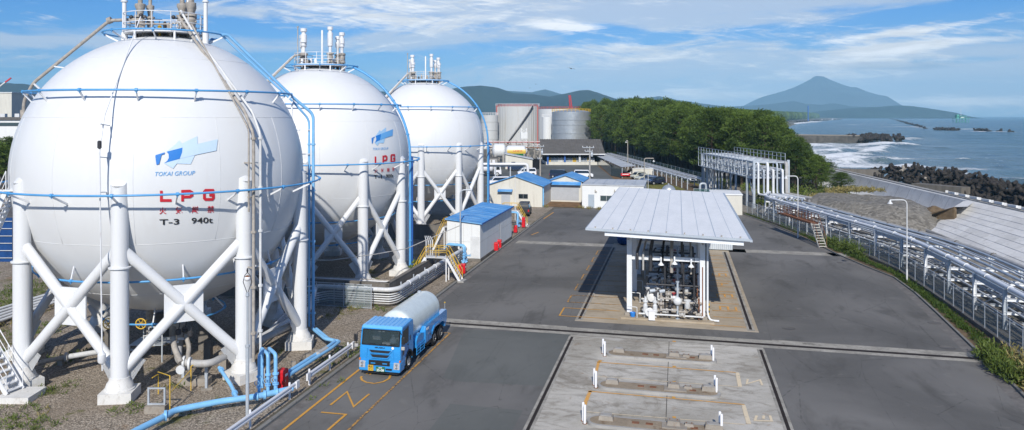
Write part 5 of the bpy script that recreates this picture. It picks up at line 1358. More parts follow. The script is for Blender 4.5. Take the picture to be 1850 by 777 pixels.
    m.build('chassis', 'plastic_black', t, 15)
    R_ = .98; yc0, yc1 = 2.25, 8.15; zc = 1.93; pr = []
    for a in np.linspace(0, pi / 2, 9): pr.append((R_ * sin(a), yc0 + .30 - .30 * cos(a)))
    for yy in np.linspace(yc0 + .5, yc1 - .7, 7): pr.append((R_, yy))
    for a in np.linspace(pi / 2, 0, 12): pr.append((R_ * sin(a), yc1 - .55 + .55 * cos(a)))
    bar = MB().lathe(pr, (0, 0, zc), 48, d=(0, 1, 0)).build('tank', 'truck_tank', t, 50)
    m = MB()
    for yy in (2.7, 3.6, 4.5, 5.4, 6.3, 7.2): m.tube([((R_ - .001) * cos(a), yy, zc + (R_ - .001) * sin(a)) for a in np.linspace(0, 2 * pi, 49)[:-1]], .004, 4, closed=True)
    m.build('weld_band', 'truck_tank', bar, 60)
    m = MB().lathe([(.12, -.05), (.12, .06), (.05, .1)], (-.25, 7.3, zc + R_ - .02), 10); m.build('relief_cap', 'galv', bar, 40)
    # blue skirts and lockers
    for sgn in (-1, 1):
        X0, X1 = (W - .34, W) if sgn > 0 else (-W, -W + .34)
        sk = MB().prism([(4.15, .62), (4.15, 1.30), (4.3, 1.62), (8.5, 1.62), (8.62, 1.50), (8.62, .95), (8.35, .62), (8.15, .62), (8.02, .95), (7.4, 1.16), (6.0, 1.16), (5.52, .85), (5.45, .62)], 'x', X0, X1)
        o = sk.build('side_skirt', B, t, 25)
        XA = X1 if sgn > 0 else X0
        m = MB().prism([(5.45, .85), (5.95, 1.13), (7.45, 1.13), (8.1, .93), (8.1, 1.02), (7.5, 1.26), (5.9, 1.26), (5.40, 1.0)], 'x', min(XA, XA + sgn * .05), max(XA, XA + sgn * .05)); m.build('mudguard', 'truck_blue', o, 25)
        m = MB().box(min(XA, XA + sgn * .02), max(XA, XA + sgn * .02), 4.25, 5.35, .66, 1.55); lk = m.build('locker', 'truck_blue', o, 15)
        for yy in (4.78,): MB().cbox((XA + sgn * .022, yy, 1.1), (.012, .014, .84)).build('door_gap', 'plastic_black', lk, 15)
        for yy, zz in ((4.7, 1.1), (4.88, 1.1)): MB().cbox((XA + sgn * .03, yy, zz), (.03, .04, .1)).build('handle', 'chrome', lk, 15)
        MB().cbox((XA + sgn * .024, 4.62, 1.42), (.012, .42, .13)).build('data_plate', 'plate_white', lk, 15)
        # front side equipment behind the cab
        m = MB().prism([(2.75, .78), (2.75, 1.15), (3.05, 1.38), (3.6, 1.42), (4.12, 1.30), (4.12, .70), (3.5, .70)], 'x', min(XA - sgn * .42, XA - sgn * .04), max(XA - sgn * .42, XA - sgn * .04)); m.build('tool_box', 'truck_blue', t, 25)
        m = MB()
        for z_ in (.42, .58, .74, .90): m.tube([(XA, 2.65, z_), (XA, 4.1, z_)], .022, 6)
        for yy in (2.68, 3.3, 4.0): m.tube([(XA, yy, .40), (XA, yy, .95)], .022, 6)
        m.build('side_guard', 'truck_blue', t, 40)
        MB().prism([(4.6, .50), (4.6, .40), (5.35, .40), (5.4, .62), (4.2, .62), (4.2, .5)], 'x', min(XA - sgn * .1, XA - sgn * .02), max(XA - sgn * .1, XA - sgn * .02)).build('lower_panel', 'plastic_black', t, 25)
        # wheels
        for yy in (1.35, 6.05, 7.35):
            wx = sgn * (W - .15)
            r_ = .47
            w = MB().lathe([(.26, -.14), (r_ - .03, -.14), (r_, -.09), (r_, .09), (r_ - .03, .14), (.26, .14)], (wx, yy, r_ - .02), 28, d=(sgn, 0, 0)).build('tyre', 'rubber', t, 40)
            w.name = 'wheel'
            rm = MB().lathe([(.26, .13), (.24, .15), (.22, .08 if yy > 2 else .13), (.14, .05 if yy > 2 else .16), (.10, .16 if yy < 2 else .10), (.03, .17 if yy < 2 else .11)], (wx, yy, r_ - .02), 24, d=(sgn, 0, 0)); rm.build('rim', 'alloy', w, 40)
            m = MB()
            for k in range(8): a = k * pi / 4; m.lathe([(.018, .14), (.018, .18)], (wx, yy + .17 * cos(a), r_ - .02 + .17 * sin(a)), 6, d=(sgn, 0, 0))
            m.build('wheel_nut', 'chrome', w, 40)
            if yy > 2: MB().lathe([(.2, -.14), (r_ - .03, -.14), (r_, -.09), (r_, .09), (r_ - .03, .14), (.2, .14)], (wx - sgn * .33, yy, r_ - .02), 24, d=(sgn, 0, 0)).build('inner_tyre', 'rubber', w, 40)
        m = MB().prism([(1.35 + .62 * cos(a), .50 + .62 * sin(a)) for a in np.linspace(pi, .15, 13)] + [(1.35 + .54 * cos(a), .50 + .54 * sin(a)) for a in np.linspace(.15, pi, 13)], 'x', min(sgn * (W - .2), sgn * (W + .03)), max(sgn * (W - .2), sgn * (W + .03)))
        m.build('mudguard', 'plastic_black', t, 25)
    MB().cbox((0, 8.58, 1.1), (2.1, .1, .75)).build('rear_box', 'truck_blue', t, 15)
    for sgn in (-1, 1): MB().cbox((sgn * .9, 8.66, .78), (.36, .05, .14)).build('tail_lamp', 'red', t, 15)
    MB().cbox((0, 8.5, .5), (2.0, .1, .14)).build('rear_bumper', 'galv', t, 15)
    p = MB().tube([(W - .1, 8.5, 1.6), (W - .1, 8.5, 2.0)], .015, 6).build('marker_pole', 'galv', t, 50); MB().sphere((W - .1, 8.5, 2.03), .05, 10, 6).build('marker_ball', 'yellow', p, 50)
    MB().box(W - .34, W - .02, 4.5, 4.95, .95, 1.05) if False else None
    for sgn in (-1, 1):
        XA = sgn * (W + .022); v, f = text_mesh('LPG', bold=.03)
        m = MB(); m.add([(XA, 5.05 + (p[0] * .26 if sgn > 0 else -p[0] * .26), .86 + p[1] * .14) for p in v], [tuple(q) for q in f]); m.build('lettering', 'black_paint', t, 0)
truck()

# ================================================================ LEFT YARD: guard rails, pipes, cabinets
def guard_rail(label, P, Q_, nposts):
    t = thing('guard_rail', label, 'guard rail', P, 'white steel guard rails along the kerb')
    a = Vector(P); b = Vector(Q_); d = (b - a).normalized(); r = Vector((d.y, -d.x, 0))
    prof = [(0, .42), (.05, .46), (.05, .52), (.0, .57), (.05, .62), (.05, .68), (0, .74), (-.02, .74), (.03, .67), (.03, .63), (-.02, .57), (.03, .51), (.03, .47), (-.02, .42)]
    m = MB().sweep([tuple(a), tuple(b)], prof); m.build('rail', 'car_white', t, 30)
    for k in range(nposts):
        p = a + (b - a) * ((k + .12) / (nposts - .76)) - r * .10
        q = MB().lathe([(.057, 0), (.057, .80), (.05, .83), (.01, .85)], tuple(p), 12).build('post', 'car_white', t, 40)
    for e, s_ in ((a, -1), (b, 1)):
        m = MB(); c_ = e + d * s_ * .10
        m.hexa([tuple(c_ + d * (-.16) + r * o + Vector((0, 0, z))) if i in (0, 3) else tuple(c_ + d * .16 + r * o + Vector((0, 0, z))) for i, (o, z) in enumerate(((.0, .40), (.0, .40), (.09, .40), (.09, .40)))] +
               [tuple(c_ + d * (-.16) + r * o + Vector((0, 0, z))) if i in (0, 3) else tuple(c_ + d * .16 + r * o + Vector((0, 0, z))) for i, (o, z) in enumerate(((.0, .76), (.0, .76), (.09, .76), (.09, .76)))])
        m.build('end_cap', 'car_white', t, 20)
g0 = lambda s_, o=-.45: YF(s_, o)
guard_rail('long white guard rail along the kerb, running out of the bottom of the view', YF(-9, -.55), YF(2.9, -.55), 4)
guard_rail('white guard rail along the kerb beginning beside the truck front', YF(4.3, -.55), YF(9.8, -.55), 3)

bt = thing('water_main', 'thick light blue water main on low supports across the gravel in the foreground', 'pipe', G(455, 727))
P = [G(a, b, .5) for a, b in ((235, 784), (251, 775.5), (298, 752), (316, 741), (399, 725), (464, 716.5), (528, 702))]
MB().pipe(P, .145, 14, .4).build('main_pipe', 'blue_pipe', bt, 50)
m = MB()
for q, r in ((G(299, 751, .5), .24), (G(464, 716.5, .5), .2), (G(478, 713.5, .5), .22), (G(500, 709, .5), .2)): m.lathe([(r, -.06), (r, .06)], q, 14, d=(.85, .3, 0))
m.build('flange', 'blue_pipe', bt, 40)
for a, b in ((300, 765), (333, 757), (375, 745)):
    x, y, z = G(a, b - 8, 0); MB().hexa([(x - .2, y - .2, 0), (x + .2, y - .2, 0), (x + .2, y + .2, 0), (x - .2, y + .2, 0), (x - .14, y - .14, .36), (x + .14, y - .14, .36), (x + .14, y + .14, .36), (x - .14, y + .14, .36)]).build('pipe_support', 'concrete_block', bt, 20)
MB().pipe([G(428, 719, .55), G(418, 697, .8), G(396, 664, 1.25)], .09, 10, .3).build('branch_pipe', 'blue_pipe', bt, 50)
m = MB(); m.lathe([(.15, -.05), (.15, .05)], G(424, 710, .65), 10, d=(-.5, 1, .3)); m.lathe([(.14, -.05), (.14, .05)], G(400, 668, 1.2), 10, d=(-.5, 1, .3)); m.build('flange', 'blue_pipe', bt, 40)
hv = thing('hydrant_manifold', 'group of three light blue upright pipe loops beside the red cabinet', 'pipe manifold', G(480, 712))
for a, b, top, dx, r in ((468, 712, 643, 6, .075), (484, 708, 640, -12, .085), (498, 706, 640, -13, .095)):
    x, y, z = G(a, b, .5); X2 = AX(a + dx, y + .9)
    zt_ = CAMZ - (top - HZ) * y / FPX
    MB().pipe([(x, y, .5), (x, y, zt_), (X2, y + .9, zt_ + .05), (X2, y + .9, .5)], r, 10, .2).build('upright_pipe', 'blue_pipe', hv, 50)
    m = MB()
    for zz in (.85, 1.35): m.lathe([(r * 1.7, -.04), (r * 1.7, .04)], (x, y, zz), 10)
    m.tube([(x, y - .1, 1.1), (x, y - .35, 1.15)], .03, 6); m.tube([(x + .12 * cos(q), y - .36, 1.15 + .12 * sin(q)) for q in np.linspace(0, 2 * pi, 11)[:-1]], .015, 5, closed=True)
    m.build('valve', 'blue_pipe', hv, 40)
pp = thing('pipe_pair', 'pair of parallel light blue pipes running behind the red cabinet to the tank leg', 'pipe', G(545, 665))
for k in range(2):
    o = k * .26
    P = [(p[0] + o, p[1] - o * .2, p[2] - k * .02) for p in (G(514, 676, .62), G(571, 640, .62), G(592, 627, .62), G(606, 616, .62), G(587, 612, .62), (vx, vy - .25, .7))]
    MB().pipe(P, .10, 12, .18).build('pipe_run', 'blue_pipe', pp, 50)
MB().tube([G(574, 640, .66), G(590, 630, .66)], .135, 12).build('grey_sleeve', 'grey_pipe', pp, 50)
for a, b in ((573, 650), (557, 658), (600, 632), (530, 672)):
    x, y, z = G(a, b - 3, 0); MB().cbox((x, y, .24), (.26, .26, .48), .3).build('pipe_support', 'concrete_block', pp, 20)
def cabinet(label, px_, py_, w=.42, d=.26, h=1.0, group='red fire hose cabinets', rot=YROT):
    x, y, z = G(px_, py_); t = thing('fire_cabinet', label, 'fire cabinet', (x, y, 0), group, rot, local=True)
    b = MB().prism([(-d, .12), (-d, h - .10), (-d + .05, h), (d - .05, h + .02), (d, h - .06), (d, .12)], 'x', -w / 2, w / 2).build('cabinet_body', 'red', t, 20)
    m = b.modifiers.new('b', 'BEVEL'); m.width = .02; m.segments = 2
    MB().box(w / 2, w / 2 + .012, -d + .04, d - .04, .18, h - .12).build('door', 'red', t, 15)
    MB().box(w / 2 + .013, w / 2 + .018, -d + .1, d - .1, h - .33, h - .2).build('notice', 'plate_white', t, 15)
    MB().cbox((w / 2 + .03, -d + .09, h * .5), (.03, .03, .12)).build('handle', 'chrome', t, 15)
    MB().box(-w / 2 + .03, w / 2 - .03, -d + .03, d - .03, 0, .125).build('stand', 'dark_metal', t, 15)
    return t
cabinet('red fire cabinet standing at the end of the nearer guard rail beside blue pipes', 511, 703, .38, .25, 1.02)

# galvanised frame on concrete block, yellow rails
t = thing('steel_frame', 'small galvanised square frame on a stained concrete block in the gravel', 'frame', G(280, 746))
x, y, z = G(283, 745); MB().cbox((x, y, .18), (.95, .5, .36)).build('block', 'concrete_block', t, 20)
m = MB().beam((x - .38, y, .36), (x - .38, y, 1.12), .08); m.beam((x + .38, y, .36), (x + .38, y, 1.12), .08); m.beam((x - .42, y, 1.14), (x + .42, y, 1.14), .09, .06); m.beam((x - .42, y, .40), (x + .42, y, .40), .09, .06); m.build('frame', 'galv', t, 20)
t = thing('pipe_barrier', 'yellow tubular barrier with two legs between the nearest tank legs', 'barrier', G(308, 741))
a_, b_ = G(286, 712), G(307, 745)
MB().pipe([a_, (a_[0], a_[1], 1.0), (AX(275, a_[1] - .6), a_[1] - .6, 1.02)], .025, 8, .05).build('rail', 'yellow', t, 50)
MB().pipe([b_, (b_[0], b_[1], 1.72), (a_[0] - .1, a_[1] + .2, 1.05)], .025, 8, .05).build('rail', 'yellow', t, 50)
MB().tube([(b_[0], b_[1], .9), G(345, 668, 1.0)], .02, 6).build('brace_bar', 'yellow', t, 50)
t = thing('pipe_barrier', 'single yellow post in front of the grey curved pipe', 'barrier', G(345, 706)); p_ = G(345, 706)
MB().pipe([p_, (p_[0], p_[1], 1.25), (p_[0] + .2, p_[1] + .3, 1.3)], .025, 8, .05).build('post', 'yellow', t, 50)
t = thing('support_stand', 'short grey steel stand on a concrete foot in the gravel', 'support', G(373, 708)); p_ = G(373, 705)
MB().cbox((p_[0], p_[1], .06), (.55, .22, .12), .5).build('foot', 'concrete_block', t, 20); MB().hbeam((p_[0], p_[1], .12), (p_[0], p_[1], .85), .12, .12).build('post', 'galv', t, 20)

# big grey product pipe and valve cluster under the nearest tank
t = thing('product_pipe', 'large grey curved product pipe with flanges under the nearest tank', 'pipe', G(340, 680))
P = [G(322, 628, 1.9), G(322, 652, 1.35), G(340, 656, 1.3), G(378, 658, 1.3), G(408, 643, 1.3), G(455, 622, 1.3), G(520, 590, 1.3)]
MB().pipe(P, .19, 14, .5).build('pipe_run', 'grey_pipe', t, 50)
m = MB()
for q, r, d_ in ((G(333, 655, 1.3), .34, (1, .1, 0)), (G(343, 657, 1.3), .34, (1, .1, 0)), (G(312, 618, 2.1), .3, (0, .3, 1)), (G(330, 612, 2.1), .26, (0, .2, 1)), (G(326, 668, 1.2), .22, (0, 1, 0))): m.lathe([(r, -.05), (r, .05)], q, 18, d=d_)
m.build('flange', 'pale_pipe', t, 40)
m = MB().pipe([G(312, 610, 2.4), G(316, 632, 1.9), G(327, 655, 1.4)], .15, 12, .3); m.pipe([G(336, 606, 2.3), G(342, 628, 1.8), G(338, 652, 1.4)], .12, 12, .3); m.build('branch_pipe', 'weathered_pipe', t, 50)
p_ = G(352, 694); m = MB(); m.cbox((p_[0], p_[1], .18), (1.6, .6, .36)); m.build('footing', 'concrete_block', t, 20)
m = MB()
for dx in (-.6, .6): m.hbeam((p_[0] + dx, p_[1], .36), (p_[0] + dx, p_[1], 1.1), .14, .14)
m.build('pipe_stand', 'galv', t, 20)
for i, (a, b, z) in enumerate(((322, 600, 2.7), (334, 596, 2.7), (344, 603, 2.6))):
    q = G(a, b, z); m = MB().tube([q, (q[0] + .1, q[1], q[2] + .55)], .03, 6); m.lathe([(.1, -.15), (.16, -.1), (.16, .1), (.1, .15)], q, 10); m.build('valve_actuator', 'dark_metal', t, 40)
for a, b in ((404, 668), (456, 640)):
    p_ = G(a, b); MB().cbox((p_[0], p_[1], .5), (.4, .4, 1.0)).build('pipe_stand', 'concrete_block', t, 20)
# small work platform and steps beneath tank one
t = thing('valve_platform', 'low grey steel platform with steps and handrail beneath the nearest tank', 'platform', G(262, 660))
x, y, z = G(262, 655); MB().box(x - .9, x + 1.0, y, y + 1.6, .95, 1.0).build('deck', 'galv', t, 15)
m = MB()
for k in range(4): m.box(x - .95, x - .15, y - .28 * (4 - k), y - .28 * (4 - k) + .26, .18 + .19 * k, .21 + .19 * k)
m.build('step', 'galv', t, 15)
m = MB()
for dx in (-.9, .95):
    for dy in (.05, 1.5): m.beam((x + dx, y + dy, 0), (x + dx, y + dy, .95), .07)
m.build('post', 'galv', t, 15)
m = MB()
for dx in (-.1, .2, .5, .95): m.tube([(x + dx, y + .05, .97), (x + dx, y + .05, 2.0)], .03, 6)
for zz_ in (1.5, 2.0): m.tube([(x - .1, y + .05, zz_), (x + .95, y + .05, zz_)], .028, 6)
m.build('handrail', 'pale_pipe', t, 40)
# horizontal grey line at left behind legs
t = thing('ground_pipe', 'grey pipe with wide flange lying on stubs behind the nearest tank legs', 'pipe', G(150, 655))
P = [G(-20, 676, .55), G(85, 652, .55), G(120, 645, .55), G(196, 633, .55)]
MB().tube(P[:3], .13, 12).build('pipe_run', 'weathered_pipe', t, 50); MB().tube([P[2], P[3]], .15, 12).build('pipe_sleeve', 'pale_pipe', t, 50)
m = MB()
for q in (P[2], P[3]): m.lathe([(.26, -.08), (.26, .08)], q, 14, d=(1, .3, 0))
m.build('flange', 'grey_pipe', t, 40)
for a, b in ((110, 660), (25, 678)): p_ = G(a, b); MB().cbox((p_[0], p_[1], .21), (.3, .3, .42)).build('pipe_support', 'concrete_block', t, 20)
t = thing('pipe_bundle', 'row of pale parallel pipes crossing the gravel far behind the left legs', 'pipes', G(60, 590))
for k in range(5):
    MB().tube([G(-60, 600 - k * 6, .45), G(95, 547 - k * 4.5, .45), G(235, 520 - k * 4, .45)], .11, 8).build('pipe_run', 'pale_pipe', t, 50)
for a, b in ((0, 592), (60, 572), (120, 550)): p_ = G(a, b - 6); MB().cbox((p_[0], p_[1], .2), (.3, 3.2, .3), .2).build('sleeper', 'concrete_block', t, 20)

# signal mast with loop in front of leg
p_ = G(447, 752); t = thing('slender_mast', 'slender grey pole with a looped cable holding a red and white float at its top', 'pole', p_)
x, y = p_[0], p_[1]
MB().lathe([(.085, 0), (.085, 3.2), (.11, 3.22), (.11, 3.32), (.05, 3.35), (.045, 5.55), (.09, 5.6), (.07, 5.75), (.02, 5.78)], (x, y, 0), 12).build('pole', 'galv', t, 40)
MB().tube([(x, y, 5.7), (x - .2, y, 6.25), (x - .13, y, 6.55), (x, y, 6.7), (x + .13, y, 6.55), (x + .2, y, 6.25)], .018, 6, closed=True).build('cable_loop', 'dark_metal', t, 50)
f = MB().sphere((x, y, 6.42), .15, 14, 10, (1, 1, .9)).build('float', 'car_white', t, 60)
MB().lathe([(.12, .08), (.10, .11), (.02, .145)], (x, y, 6.42), 14).build('float_cap', 'rust', f, 40)
MB().lathe([(.03, 6.7), (.05, 6.8), (.02, 6.9)], (x, y, 0), 8).build('finial', 'dark_metal', t, 40)

# stairs tower at left edge
t = thing('access_stair', 'white steel stair climbing at the left edge beside the nearest tank', 'stair')
t.location = (-23.5, 38.7, 0); WL[t] = Vector((-23.5, 38.7, 0))
def flight(a, b, n, w, nrm, mt='steel_white', rail='steel_white', root=None, up=True):
    a = Vector(a); b = Vector(b); nrm = Vector(nrm).normalized() * w
    for o in (Vector((0, 0, 0)), nrm): MB().beam(a + o, b + o, .05, .24).build('stringer', mt, root, 20)
    h = (b - a); hz_ = Vector((h.x, h.y, 0)).normalized(); ca = []
    for k in range(n):
        c_ = a + h * ((k + .5) / n) + nrm * .5; m = MB().cbox(tuple(c_), (.26, w - .06, .04), atan2(hz_.y, hz_.x)); m.build('tread', mt, root, 20)
    for o in (Vector((0, 0, 0)), nrm):
        m = MB(); u = Vector((0, 0, 1.0))
        m.tube([a + o + u, b + o + u], .024, 6); m.tube([a + o + u * .5, b + o + u * .5], .018, 6)
        for k in range(5): q = a + o + h * (k / 4); m.tube([q, q + u], .022, 6)
        m.build('handrail', rail, root, 50)
flight((-23.3, 38.4, .3), (-26.8, 39.4, 4.9), 17, .95, (.3, 1, 0), root=t)
flight((-27.0, 40.8, 5.0), (-24.9, 41.0, 10.1), 18, .9, (0, 1, 0), root=t)
MB().box(-23.6, -22.0, 38.0, 39.6, 0, .3).build('footing', 'plinth', t, 20)
MB().box(-28.2, -26.8, 39.2, 42.0, 4.85, 4.95).build('landing', 'steel_white', t, 20); MB().box(-25.0, -23.9, 40.8, 42.2, 10.05, 10.12).build('landing', 'steel_white', t, 20)
m = MB()
for q in ((-28.1, 39.3), (-28.1, 41.9), (-26.9, 41.9)): m.beam((q[0], q[1], 0), (q[0], q[1], 6.0), .12)
m.build('post', 'steel_white', t, 20)
# ================================================================ PUMP HOUSE, DIKE WALLS, STAIRS
def ypt(px_, py_, z=0.0):
    p = G(px_, py_, z); rx, ry = p[0] + 9.44, p[1] - 36.1; return rx * UX + ry * UY, rx * UY - ry * UX
sn, tn = ypt(867.4, 473)                 # near corner of the pump house
ph = thing('pump_house', 'small white panelled pump house with a faded blue sloping roof beside the yard', 'shed', YF(sn, tn), None, YROT, local=True)
Wp, Lp = 3.3, 14.6
m = MB().hexa([(-Wp, 0, .28), (0, 0, .28), (0, Lp, .28), (-Wp, Lp, .28), (-Wp, 0, 3.90), (0, 0, 3.56), (0, Lp, 3.56), (-Wp, Lp, 3.90)]); wl_ = m.build('wall', 'wall_white', ph, 20)
MB().box(-Wp - .04, .05, -.04, Lp + .04, .005, .285).build('foundation', 'concrete_dark', ph, 20)
m = MB()
for k in range(1, 9): m.box(.001, .006, k * Lp / 9 - .01, k * Lp / 9 + .01, .3, 3.5)
m.box(.001, .006, 0, Lp, 1.85, 1.87)
for k in range(1, 4): m.box(-k * Wp / 4 - .01, -k * Wp / 4 + .01, -.006, -.001, .3, 3.55)
m.box(-Wp, 0, -.006, -.001, 1.85, 1.87); m.build('panel_joint', 'grey_pipe', wl_, 20)
m = MB().hexa([(-Wp - .18, -.2, 3.96), (.2, -.2, 3.60), (.2, Lp + .2, 3.60), (-Wp - .18, Lp + .2, 3.96), (-Wp - .18, -.2, 4.06), (.2, -.2, 3.70), (.2, Lp + .2, 3.70), (-Wp - .18, Lp + .2, 4.06)]); rf = m.build('roof', 'roof_blue', ph, 20)
m = MB()
for k in range(1, 12): y = k * Lp / 12; m.beam((-Wp - .18, y, 4.07), (.2, y, 3.71), .03, .03)
m.build('roof_seam', 'roof_blue', rf, 20)
m = MB().beam((.23, -.2, 3.64), (.23, Lp + .2, 3.64), .07, .12); m.build('gutter', 'blue_steel', rf, 20)
dr = MB().box(.005, .03, 8.6, 9.5, .3, 2.35).build('door', 'wall_white', ph, 20); MB().box(.002, .012, 8.5, 8.6, .3, 2.45).build('door_frame', 'dark_metal', dr, 20)
MB().box(-.95, -.05, -.03, -.004, .3, 2.4).build('door', 'pale_pipe', ph, 20)
# the two dike walls meeting at a corner
sc_, tc_ = ypt(703, 553)
def wall_thing(label, P, Q_, h, w=.30, mat='concrete_dark', name='dike_wall', cat='wall', group='low concrete dike walls'):
    t = thing(name, label, cat, P, group)
    m = MB().sweep([P, Q_], [(-w, 0), (0, 0), (0, h), (-w, h)]); m.build('wall_body', mat, t, 20)
    m = MB().sweep([P, Q_], [(-w - .02, h), (.02, h), (.02, h + .06), (-w - .02, h + .06)]); m.build('coping', mat, t, 20)
    return t
C_ = YF(sc_, tc_)
wall_thing('dark stained dike wall running along the yard behind the pipe bundle and steps', C_, YF(sn + 2.2, tc_ + .0), 1.62)
wall_thing('dark dike wall running left from the corner behind the nearest tank', YF(sc_, tc_ - 26), YF(sc_, tc_ - .02), 1.62)
wall_thing('dark dike wall between the middle and farthest tanks', YF(sc_ + 30, tc_ - 24), YF(sc_ + 30, tc_ - .3), 1.62)
# product pipe bundle along the wall
t = thing('pipe_bundle', 'bundle of pale pipes wrapping round the corner of the dike wall, one thick, four thin', 'pipes', C_)
f_ = lambda ds, dt, z: YF(sc_ + ds, tc_ + dt, z)
P = [G(470, 610, .9), G(560, 560, .9)[:2] + (1.0,), f_(-.55, -5.6, 1.28), f_(-.55, -4.6, 1.3), f_(-.55, .2, 1.3), f_(.2, .75, 1.3), f_(9.5, .75, 1.3), f_(20, .75, 1.3)]
main = MB().pipe(P, .17, 12, .5).build('main_pipe', 'pale_pipe', t, 50)
m = MB()
for q in (f_(-.55, -3.7, 1.3), f_(-.55, -1.6, 1.3)): m.lathe([(.20, -.12), (.20, .12)], q, 12, d=(UY, -UX, 0))
for q in (2.2, 4.4, 6.6, 8.8): m.lathe([(.20, -.1), (.20, .1)], f_(q, .75, 1.3), 12, d=(UX, UY, 0))
m.build('collar', 'steel_white', main, 40)
for k in range(5):
    z = .95 - k * .17; o = -.45 - .0 * k
    P = [G(440, 640, .6)[:2] + (z * .6,), f_(-2.4, -5.7, z), f_(o, -4.6, z), f_(o, .25, z), f_(.25, .6, z), f_(20, .6, z)]
    MB().pipe(P, .052, 8, .3).build('small_pipe', 'pale_pipe' if k < 4 else 'grey_pipe', t, 50)
m = MB()
for dt in (-4.2, -1.8): m.beam(f_(-.38, dt, 0), f_(-.38, dt, 1.5), .08)
for ds in (1.5, 4.4, 7.2, 10.2, 13.2): m.beam(f_(ds, .38, 0), f_(ds, .38, 1.5), .08)
m.build('pipe_rack_post', 'galv', t, 20)
# second far bundle inside the dike behind tank two legs
t = thing('pipe_bundle', 'low horizontal pipes on stands beneath the middle tank', 'pipes', YF(sc_ + 4, tc_ - 8))
for k in range(4): MB().tube([f_(3.6 + k * .4, -16, .75), f_(3.6 + k * .4, -1.2, .75)], .09, 8).build('pipe_run', ('pale_pipe', 'grey_pipe', 'pale_pipe', 'weathered_pipe')[k], t, 50)
m = MB()
for k in range(6): m.beam(f_(4.2, -15 + k * 2.7, 0), f_(4.2, -15 + k * 2.7, .68), .12); m.beam(f_(3.4, -15 + k * 2.7, .64), f_(5.1, -15 + k * 2.7, .64), .08)
m.build('pipe_stand', 'galv', t, 20)
# wire fence in front of the dike wall
def wire_fence(label, P, h, every, mesh='wire_mesh', post='galv', group='wire mesh fences', rail_r=.022, top_only=False):
    t = thing('wire_fence', label, 'fence', P[0], group); o = Vector(P[0])
    for a, b in zip(P[:-1], P[1:]):
        a = Vector(a); b = Vector(b); L = (b - a).length; n = max(1, round(L / every))
        MB().hexa([tuple(a + Vector((0, 0, .05))), tuple(b + Vector((0, 0, .05))), tuple(b + Vector((.008, .008, .05))), tuple(a + Vector((.008, .008, .05))),
                   tuple(a + Vector((0, 0, h - .04))), tuple(b + Vector((0, 0, h - .04))), tuple(b + Vector((.008, .008, h - .04))), tuple(a + Vector((.008, .008, h - .04)))]).build('mesh_panel', mesh, t, 0)
        MB().tube([a + Vector((0, 0, h)), b + Vector((0, 0, h))], rail_r, 6).build('top_rail', post, t, 40)
        if not top_only: MB().tube([a + Vector((0, 0, .08)), b + Vector((0, 0, .08))], rail_r, 6).build('bottom_rail', post, t, 40)
        for k in range(n):
            q = a + (b - a) * k / n; MB().tube([q, q + Vector((0, 0, h + .06))], .032, 6).build('post', post, t, 40)
    q = Vector(P[-1]); MB().tube([q, q + Vector((0, 0, h + .06))], .032, 6).build('post', post, t, 40)
    return t
wire_fence('wire fence with two tall grey posts in front of the pipe bundle corner', [f_(-1.25, -9.5, 0), f_(-1.25, -.9, 0)], 1.75, 2.0)
# crossing stairs with yellow rails
def crossing(label, s0, t0, grp, w=.85, scale=1.0, base_z=0.0):
    t = yard_thing('crossover_stair', label, 'stair', s0, t0, grp)
    H = 1.95 * scale
    def fl(x0, x1, n, y0, nm='tread'):
        for yy in (y0, y0 + w): MB().beam((x0, yy, .05), (x1, yy, H), .045, .20).build('stringer', 'steel_white', t, 20)
        for k in range(n):
            f = (k + .5) / n; MB().cbox((x0 + (x1 - x0) * f, y0 + w / 2, .05 + (H - .05) * f), (.24, w - .05, .035)).build(nm, 'pale_pipe', t, 20)
        for yy in (y0, y0 + w):
            m = MB(); m.tube([(x0, yy, .95), (x1, yy, H + .95)], .024, 6); m.tube([(x0, yy, .5), (x1, yy, H + .5)], .02, 6)
            for f in (0, .33, .66, 1): m.tube([(x0 + (x1 - x0) * f, yy, .05 + (H - .05) * f), (x0 + (x1 - x0) * f, yy, H * f + .95)], .022, 6)
            m.build('handrail', 'yellow', t, 50)
    fl(1.7, .55, 9, 0); fl(-2.5, -1.35, 7, 0)
    MB().box(-1.4, .6, -.02, w + .02, H, H + .05).build('landing', 'pale_pipe', t, 20)
    for yy in (0, w):
        m = MB(); m.tube([(-1.35, yy, H + .95), (.55, yy, H + .95)], .024, 6); m.tube([(-1.35, yy, H + .5), (.55, yy, H + .5)], .02, 6)
        for x in (-1.35, -.4, .55): m.tube([(x, yy, H), (x, yy, H + .95)], .022, 6)
        m.build('landing_rail', 'yellow', t, 50)
    m = MB()
    for x in (-1.3, .5):
        for yy in (.04, w - .04): m.beam((x, yy, 0), (x, yy, H), .09)
    m.build('post', 'steel_white', t, 20)
    MB().box(1.45, 2.05, -.1, w + .1, 0, .13).build('footing', 'concrete', t, 20)
    return t
s_a, t_a = ypt(800, 508)
crossing('steel crossover steps with yellow handrails over the dike wall in front of the pump house', s_a - .2, tc_ + 1.15 - .0, 'crossover stairs with yellow rails')
cr2 = crossing('farther steps with yellow handrails between the pump house and the middle tank', sn + 5.0, tc_ - .4 - 1.2, 'crossover stairs with yellow rails', scale=1.25)
s_c, t_c = ypt(945, 413)
crossing('yellow railed steps beyond the pump house beside the far red cabinets', s_c + 1.6, t_c - 1.6, 'crossover stairs with yellow rails')
